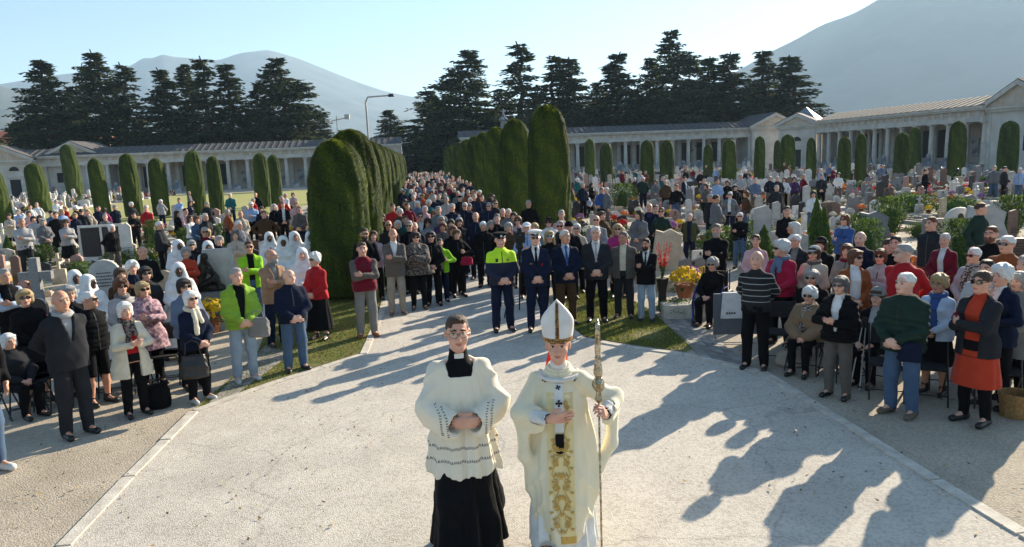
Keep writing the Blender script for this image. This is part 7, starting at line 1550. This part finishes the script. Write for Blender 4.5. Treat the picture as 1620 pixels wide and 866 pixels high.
# pallium with black crosses
q=strip('pallium',CFd,[(0,z) for z in np.linspace(1.365,1.02,14)],.034,.004,M_alb,None,.012); obj('pallium',q,None,bp)
q=MB(); y0=CFd.front(0,1.02); 
q.box(-.031,.031,y0-.030,y0-.012,.885,1.01); q.lathe([(.001,.86),(.031,.875),(.031,.886)],12,(0,y0-.02)); obj('pallium_end',q.mesh('pallium_end',M_blk),None,bp)
def cross(x_,z_,s_,rot=0.):
    q=MB(); 
    for a in (0,PI/2,PI,1.5*PI):
        a+=rot; y=CFd.front(x_,z_)-.022; d=(math.cos(a),math.sin(a)); n_=(-d[1],d[0])
        pts=[(x_+d[0]*s_*.12+n_[0]*s_*.10,z_+d[1]*s_*.12+n_[1]*s_*.10),(x_+d[0]*s_+n_[0]*s_*.38,z_+d[1]*s_+n_[1]*s_*.38),(x_+d[0]*s_-n_[0]*s_*.38,z_+d[1]*s_-n_[1]*s_*.38),(x_+d[0]*s_*.12-n_[0]*s_*.10,z_+d[1]*s_*.12-n_[1]*s_*.10)]
        q.add([(a_,y,b_) for a_,b_ in pts]+[(a_,y+.008,b_) for a_,b_ in pts],[(0,1,2,3),(7,6,5,4),(0,4,5,1),(1,5,6,2),(2,6,7,3),(3,7,4,0)])
    q.build('cross',M_blk,bp)
cross(0,1.23,.024); cross(-.005,1.34,.018,.4); cross(-.105,1.385,.017,.3); cross(.115,1.388,.017,.3)
# pallium ring over the shoulders
q=MB(); ring=[]
for k in range(21):
    t=-1.9+3.8*k/20; x_=.145*math.sin(t); yy=.02-.115*math.cos(t); z_=1.375+.028*(1-math.cos(t))*.9; ring.append((x_,yy-.012,z_+.012))
q.tube(ring,.017,6); obj('pallium_ring',q.mesh('pallium_ring',M_alb,True),None,bp)
# alb sleeves at the wrists
for sd in (-1,1):
    E,W=J['E',sd],J['W',sd]; F=Fld(axis(min(E[0],W[0])-.12,max(E[0],W[0])+.12,.009),axis(-.42,.2,.009),axis(min(E[2],W[2])-.12,max(E[2],W[2])+.14,.009)); F.cap(E+(W-E)*.3,W+(E-W)*.08,.058,.050,k=.02); F.wrinkle(.004,40,seed=4+sd); F.cap(W+(E-W)*.12,W+(W-E)*.3,.040,.045,k=.004,op='s'); obj('alb_sleeve',fm(F,'alb_sleeve'),M_alb,bp)
    q=MB(); q.tube([tuple(W+(E-W)*.2),tuple(W+(E-W)*.03)],[.036,.034],12); q.build('cassock_cuff',M_blk,bp,True)
# mitre
q=MB(); V=[];Fq=[]; n=28; zs_=np.linspace(0,1,18); Hm=.298; zb_=1.682
for i,u in enumerate(zs_):
    a=.108*(1.0+.14*math.sin(PI*min(u*1.15,1)))*(1 if u<.45 else max((1-((u-.45)/.55)**1.65),.015)); b=.115*(1-u*.93)+.004
    for k in range(n):
        t=2*PI*k/n; e=1.; V.append((a*math.copysign(abs(math.cos(t))**.9,math.cos(t)),.012+b*math.sin(t),zb_+Hm*u))
for i in range(len(zs_)-1):
    for k in range(n): Fq.append((i*n+k,i*n+(k+1)%n,(i+1)*n+(k+1)%n,(i+1)*n+k))
q.add(V,Fq+[tuple(range(n))[::-1],tuple(range((len(zs_)-1)*n,len(zs_)*n))]); mt=empty('mitre',(0,-.012,0)); mt.parent=bp; mt.rotation_euler=(R(4),0,0); mt.location=(0,.105,.0)
me=q.mesh('mitre_shell',M_whitem,True); put(bpy.data.objects.new('mitre_shell',me),mt)
def mf(x_,u): 
    b=.115*(1-u*.93)+.004; a=.108*(1.0+.14*math.sin(PI*min(u*1.15,1)))*(1 if u<.45 else max((1-((u-.45)/.55)**1.65),.015)); c=min(abs(x_)/a,.98); return .012-b*math.sqrt(1-c**2.2)
q=MB(); vv=[]; 
for u in np.linspace(.10,.955,16):
    for x_ in (-.0155,0,.0155): vv.append((x_*(1-.25*u),mf(x_,u)-.004,zb_+Hm*u))
ff_=[(i*3+j,i*3+j+1,i*3+j+4,i*3+j+3) for i in range(15) for j in (0,1)]; q.add(vv,ff_); q.build('gold_stripe',M_goldband,mt)
q=MB(); vv=[]; nn=40
for u in (-.005,.045,.095):
    for k in range(nn): t=2*PI*k/nn; a=.108*(1.0+.14*math.sin(PI*min(max(u,0)*1.15,1)))+.003; b=.115*(1-u*.93)+.007; vv.append((a*math.cos(t),.012+b*math.sin(t),zb_+Hm*u))
q.add(vv,[(i*nn+k,i*nn+(k+1)%nn,(i+1)*nn+(k+1)%nn,(i+1)*nn+k) for i in (0,1) for k in range(nn)]); q.build('gold_band',M_goldband,mt)
q=MB() # braid dots
for u in np.linspace(.14,.9,16):
    x_=0; y=mf(0,u)-.007; q.box(-.006,.006,y-.002,y+.003,zb_+Hm*u-.004,zb_+Hm*u+.004)
for k in range(-7,8):
    a=k*.17; xx=.104*math.sin(a); yy=.012-.121*math.cos(a); q.box(xx-.004,xx+.004,yy-.003,yy+.003,zb_+Hm*.035,zb_+Hm*.062)
q.build('braid_dots',M_blk,mt)
for sd in (-1,1):
    w1=.112 if sd<0 else .07; q=MB(); q.add([(sd*.02,.115,1.66),(sd*.055,.105,1.66),(sd*w1,.150,1.40),(sd*.04,.150,1.38),(sd*.02,.123,1.66),(sd*.055,.113,1.66),(sd*w1,.158,1.40),(sd*.04,.158,1.38)],[(0,1,2,3),(7,6,5,4),(0,4,5,1),(1,5,6,2),(2,6,7,3),(3,7,4,0)]); q.build('lappet',M_redsilk,bp)
o=obj('shoe',cached(('shoe','walk',-1,''),lambda: shoe_mesh('walk',-1)).copy(),M_shoe['black'],bp,(-.02,-.10,0)); o=obj('shoe',cached(('shoe','walk',1,''),lambda: shoe_mesh('walk',1)).copy(),M_shoe['black'],bp)
W=J['W',-1]; hd=nrm(J['H'][-1][0]); q=MB(); c0=W+hd*.125+np.array([0,-.004,-.012]); q.tube([tuple(c0+np.array([0,.010*math.cos(t),.010*math.sin(t)])) for t in [2*PI*k/12 for k in range(13)]],.0025,5,cap=False); q.build('ring',M_gilt,bp)
# crozier held in the left hand
W=J['W',1]; hd=nrm(J['H'][1][0]); g0=W+hd*.088+np.array([-.030,0,.0]); C,S_=math.cos(rz),math.sin(rz); gx,gy=(g0[0])*s*.99,(g0[1])*s*.99; cxw=loc[0]+gx*C-gy*S_; cyw=loc[1]+gx*S_+gy*C
cr=empty('crozier',(cxw,cyw,0),rz); meta(cr,'tall gilded crozier with ornate knop held in the hand of the bishop','staff'); zg=g0[2]*s
q=MB(); q.lathe([(.005,.0),(.0075,.03),(.008,.5),(.0085,1.55*s)],10); q.build('shaft',M_gilt,cr,True)
k0=zg+.10; q=MB(); q.lathe([(.014,k0-.03),(.030,k0-.01),(.022,k0+.02),(.018,k0+.05),(.034,k0+.075),(.044,k0+.10),(.046,k0+.125),(.034,k0+.15),(.022,k0+.17),(.030,k0+.19),(.033,k0+.22),(.028,k0+.25),(.020,k0+.30),(.026,k0+.315),(.018,k0+.33),(.022,k0+.40),(.016,k0+.46),(.001,k0+.47)],14,fl=lambda k:1+.10*(k%2)); q.build('knop',M_gilt,cr)
q=MB(); pts=[]
for k in range(30):
    t=k/29; a=-PI*.5+t*PI*2.3; r_=.060*(1-.62*t); pts.append((0,-.004-r_*math.cos(a)*1.0+.0,k0+.53+r_*math.sin(a)*1.3))
q.tube([(0,0,k0+.40)]+pts,[.022]+[.021*(1-.5*i/30) for i in range(30)],8); 
for i in range(0,24,2): p=Vector(pts[i]); q.lathe([(.001,p.z+.012),(.012,p.z+.022),(.001,p.z+.034)],6,(p.x,p.y))
q.build('crook',M_gilt,cr)
PEOPLE_C=[pr,bp]
# ------------------------------------------------------------------ labels
def cn(c): return CNAME.get(c,c)
def sexw(p): return 'nun' if p['hk']=='veil' else ('woman' if p['s']=='f' else 'man')
def garm(p): return '%s %s'%(cn(p['tc']),TOPW.get(p['tk'],p['tk']))
def hairw(p):
    if p['hk']=='veil': return 'dark-skinned' if p['skin']=='n' else 'fair-skinned'
    if p['hk']=='bald': return 'bald'
    if p['hk'] in('cap','beanie','pompom','hat','police'): return ''
    return {'gray':'grey','darkgray':'grey'}.get(p['hc'],p['hc'])+'-haired'
def hatw(p): return {'cap':'%s cap'%cn(p['hc']),'beanie':'%s beanie'%cn(p['hc']),'pompom':'knitted pompom hat','hat':'black brimmed hat','police':'peaked cap'}.get(p['hk'],'')
def shortp(p): return ('%s in %s'%(sexw(p),garm(p))) 
from collections import Counter
near=[p for p in PEOPLE if p['D']<17]; cnt=Counter(shortp(p) for p in near)
LM=[(p['px'],p['py'],'the '+shortp(p),p['D']) for p in near if cnt[shortp(p)]==1 and p['hk']!='veil']
LM+=[(877,300,'the tall front hedge column',24),(545,330,'the big left hedge column',17),(824,360,'the television camera',14),(1050,430,'the red gladioli',15),(1085,455,'the yellow chrysanthemum pot',14),(330,440,'the bronze mourner',13),(66,430,'the grey stone cross',13),(1290,370,'the slender dark conifer',18),(1125,460,'the wheelchair',12)]
for (px,i,sd),row in zip(LAND,[*cy,*cr_]):
    LM.append((px,row[2]-20,('the %s cypress from the left edge'%ordn[i].replace('nearest','first')) if sd=='L' else 'the %s cypress right of the alley'%od2[i],3.2*1150/(row[2]-235)))
usedl=set(); 
for o in bpy.data.objects:
    if o.parent is None and o.get('label'): usedl.add(o['label'])
def wc(s): return len(s.split())
def rels(px,py,D,me_=None):
    c=sorted(LM,key=lambda l: math.hypot(l[0]-px,(l[1]-py)*1.3)+(4000 if l[2]==me_ else 0))[:9]
    out=[]
    for lx,ly,nm,ld in c:
        if nm==me_: continue
        dx=px-lx
        if abs(dx)<16: out.append(('behind ' if D>ld else 'in front of ')+nm)
        elif D>ld*1.25: out.append(('behind and left of ' if dx<0 else 'behind and right of ')+nm)
        else: out.append(('left of ' if dx<0 else 'right of ')+nm)
    return out
def choose(o,bases,rl,force=False):
    cands=[]
    if not force: cands+=bases
    for r in rl[:9]:
        for b in bases: cands.append(b+', '+r)
    for b in bases:
        for i in range(len(rl)-1):
            cands.append('%s, %s, %s'%(b,rl[i],rl[i+1]))
    for r in rl:
        for b in bases:
            for w_ in ('slightly farther back, ','one step nearer, ','a bit to the side, '): cands.append(b+', '+w_+r)
    for c in cands:
        c=' '.join(c.split())
        if 4<=wc(c)<=16 and c not in usedl: usedl.add(c); o['label']=c; return True
    o['label']=bases[-1]; return False
bad=0
for p in sorted(PEOPLE,key=lambda p:p['D']):
    o=p['o']
    if p['note'] and wc(p['note'])<=16: 
        if p['note'] not in usedl: o['label']=p['note']; usedl.add(p['note']); continue
    ex=[]
    if p['pose'].startswith('sit'): ex.append('seated')
    pre=' '.join(ex+([('bearded' if 'beard' in p['ex'] else '')])+[hairw(p),sexw(p)])
    b1='%s in %s'%(pre,garm(p)); 
    if hatw(p): b1+=' and '+hatw(p)
    more=[]
    if 'sun' in p['eye']: more.append('sunglasses')
    elif p['eye']=='spec': more.append('glasses')
    if 'scarf:' in p['ex']: more.append('scarf')
    if 'tie:' in p['ex']: more.append('tie')
    b2=b1+(' with '+' and '.join(more) if more else '')
    b3=b2+(', arms crossed' if p['pose']=='cross' else '')
    bases=[b3,b2,b1] if p['D']<17 else [b1]
    rl=rels(p['px'],p['py'],p['D'],'the '+shortp(p))
    if not choose(o,bases,rl,force=True): bad+=1
for g in sorted(GT,key=lambda g: math.hypot(g['pos'][0],g['pos'][1])):
    o=g['o']; px,py=proj(*g['pos']); rl=rels(px,py,g['pos'][1]); o['category']=g['cat']
    if not choose(o,[g['desc']],rl,force=True): bad+=1
byl={}
for o in bpy.data.objects:
    if o.name.startswith('folding_chair') and 'who' in o: p=PEOPLE[o['who']]; o['label']='black folding chair under the seated %s %s'%(hairw(p) if p['hk']!='cap' else '',('woman in '+garm(p))); del o['who']
    if o.parent is not None and o.name.startswith('inscription'): o['kind']='stuff'
lf=[o for o in bpy.data.objects if 'lowfill' in o]
for i,o in enumerate(lf):
    px=proj(o.location.x,o.location.y,6)[0]; o['label']='low dark evergreen mass, '+rels(px,240,60)[0].replace('behind and ','')
    del o['lowfill']
    k=1
    while o['label'] in usedl: o['label']='low dark evergreen mass, '+rels(px,240,60)[k].replace('behind and ',''); k+=1
    usedl.add(o['label'])
k=[o for o in bpy.data.objects if o.parent is None and o.name.startswith('walking_pole')]
for o,s_ in zip(k,('left','right')): o['label']='metal walking pole in the %s hand of the seated woman in grey beret'%('right' if s_=='left' else 'left')
print('unlabelled',bad)
# ------------------------------------------------------------------ haze
hm=bpy.data.materials.new('haze'); hm.use_nodes=True; t=hm.node_tree; t.nodes.remove(t.nodes['Principled BSDF'])
pv=t.nodes.new('ShaderNodeVolumePrincipled'); pv.inputs['Color'].default_value=(.58,.79,1,1); pv.inputs['Density'].default_value=.00014; pv.inputs['Anisotropy'].default_value=.2
t.links.new(pv.outputs[0],t.nodes['Material Output'].inputs['Volume'])
hz=MB().box(-9350,9350,-9350,9350,-40,930).build('haze',hm); meta(hz,'thin pale air haze over the valley','haze',kind='stuff')
print('script',round(time.time()-T0,1),'objs',len(bpy.data.objects),'tris',sum(len(m.polygons) for m in bpy.data.meshes))
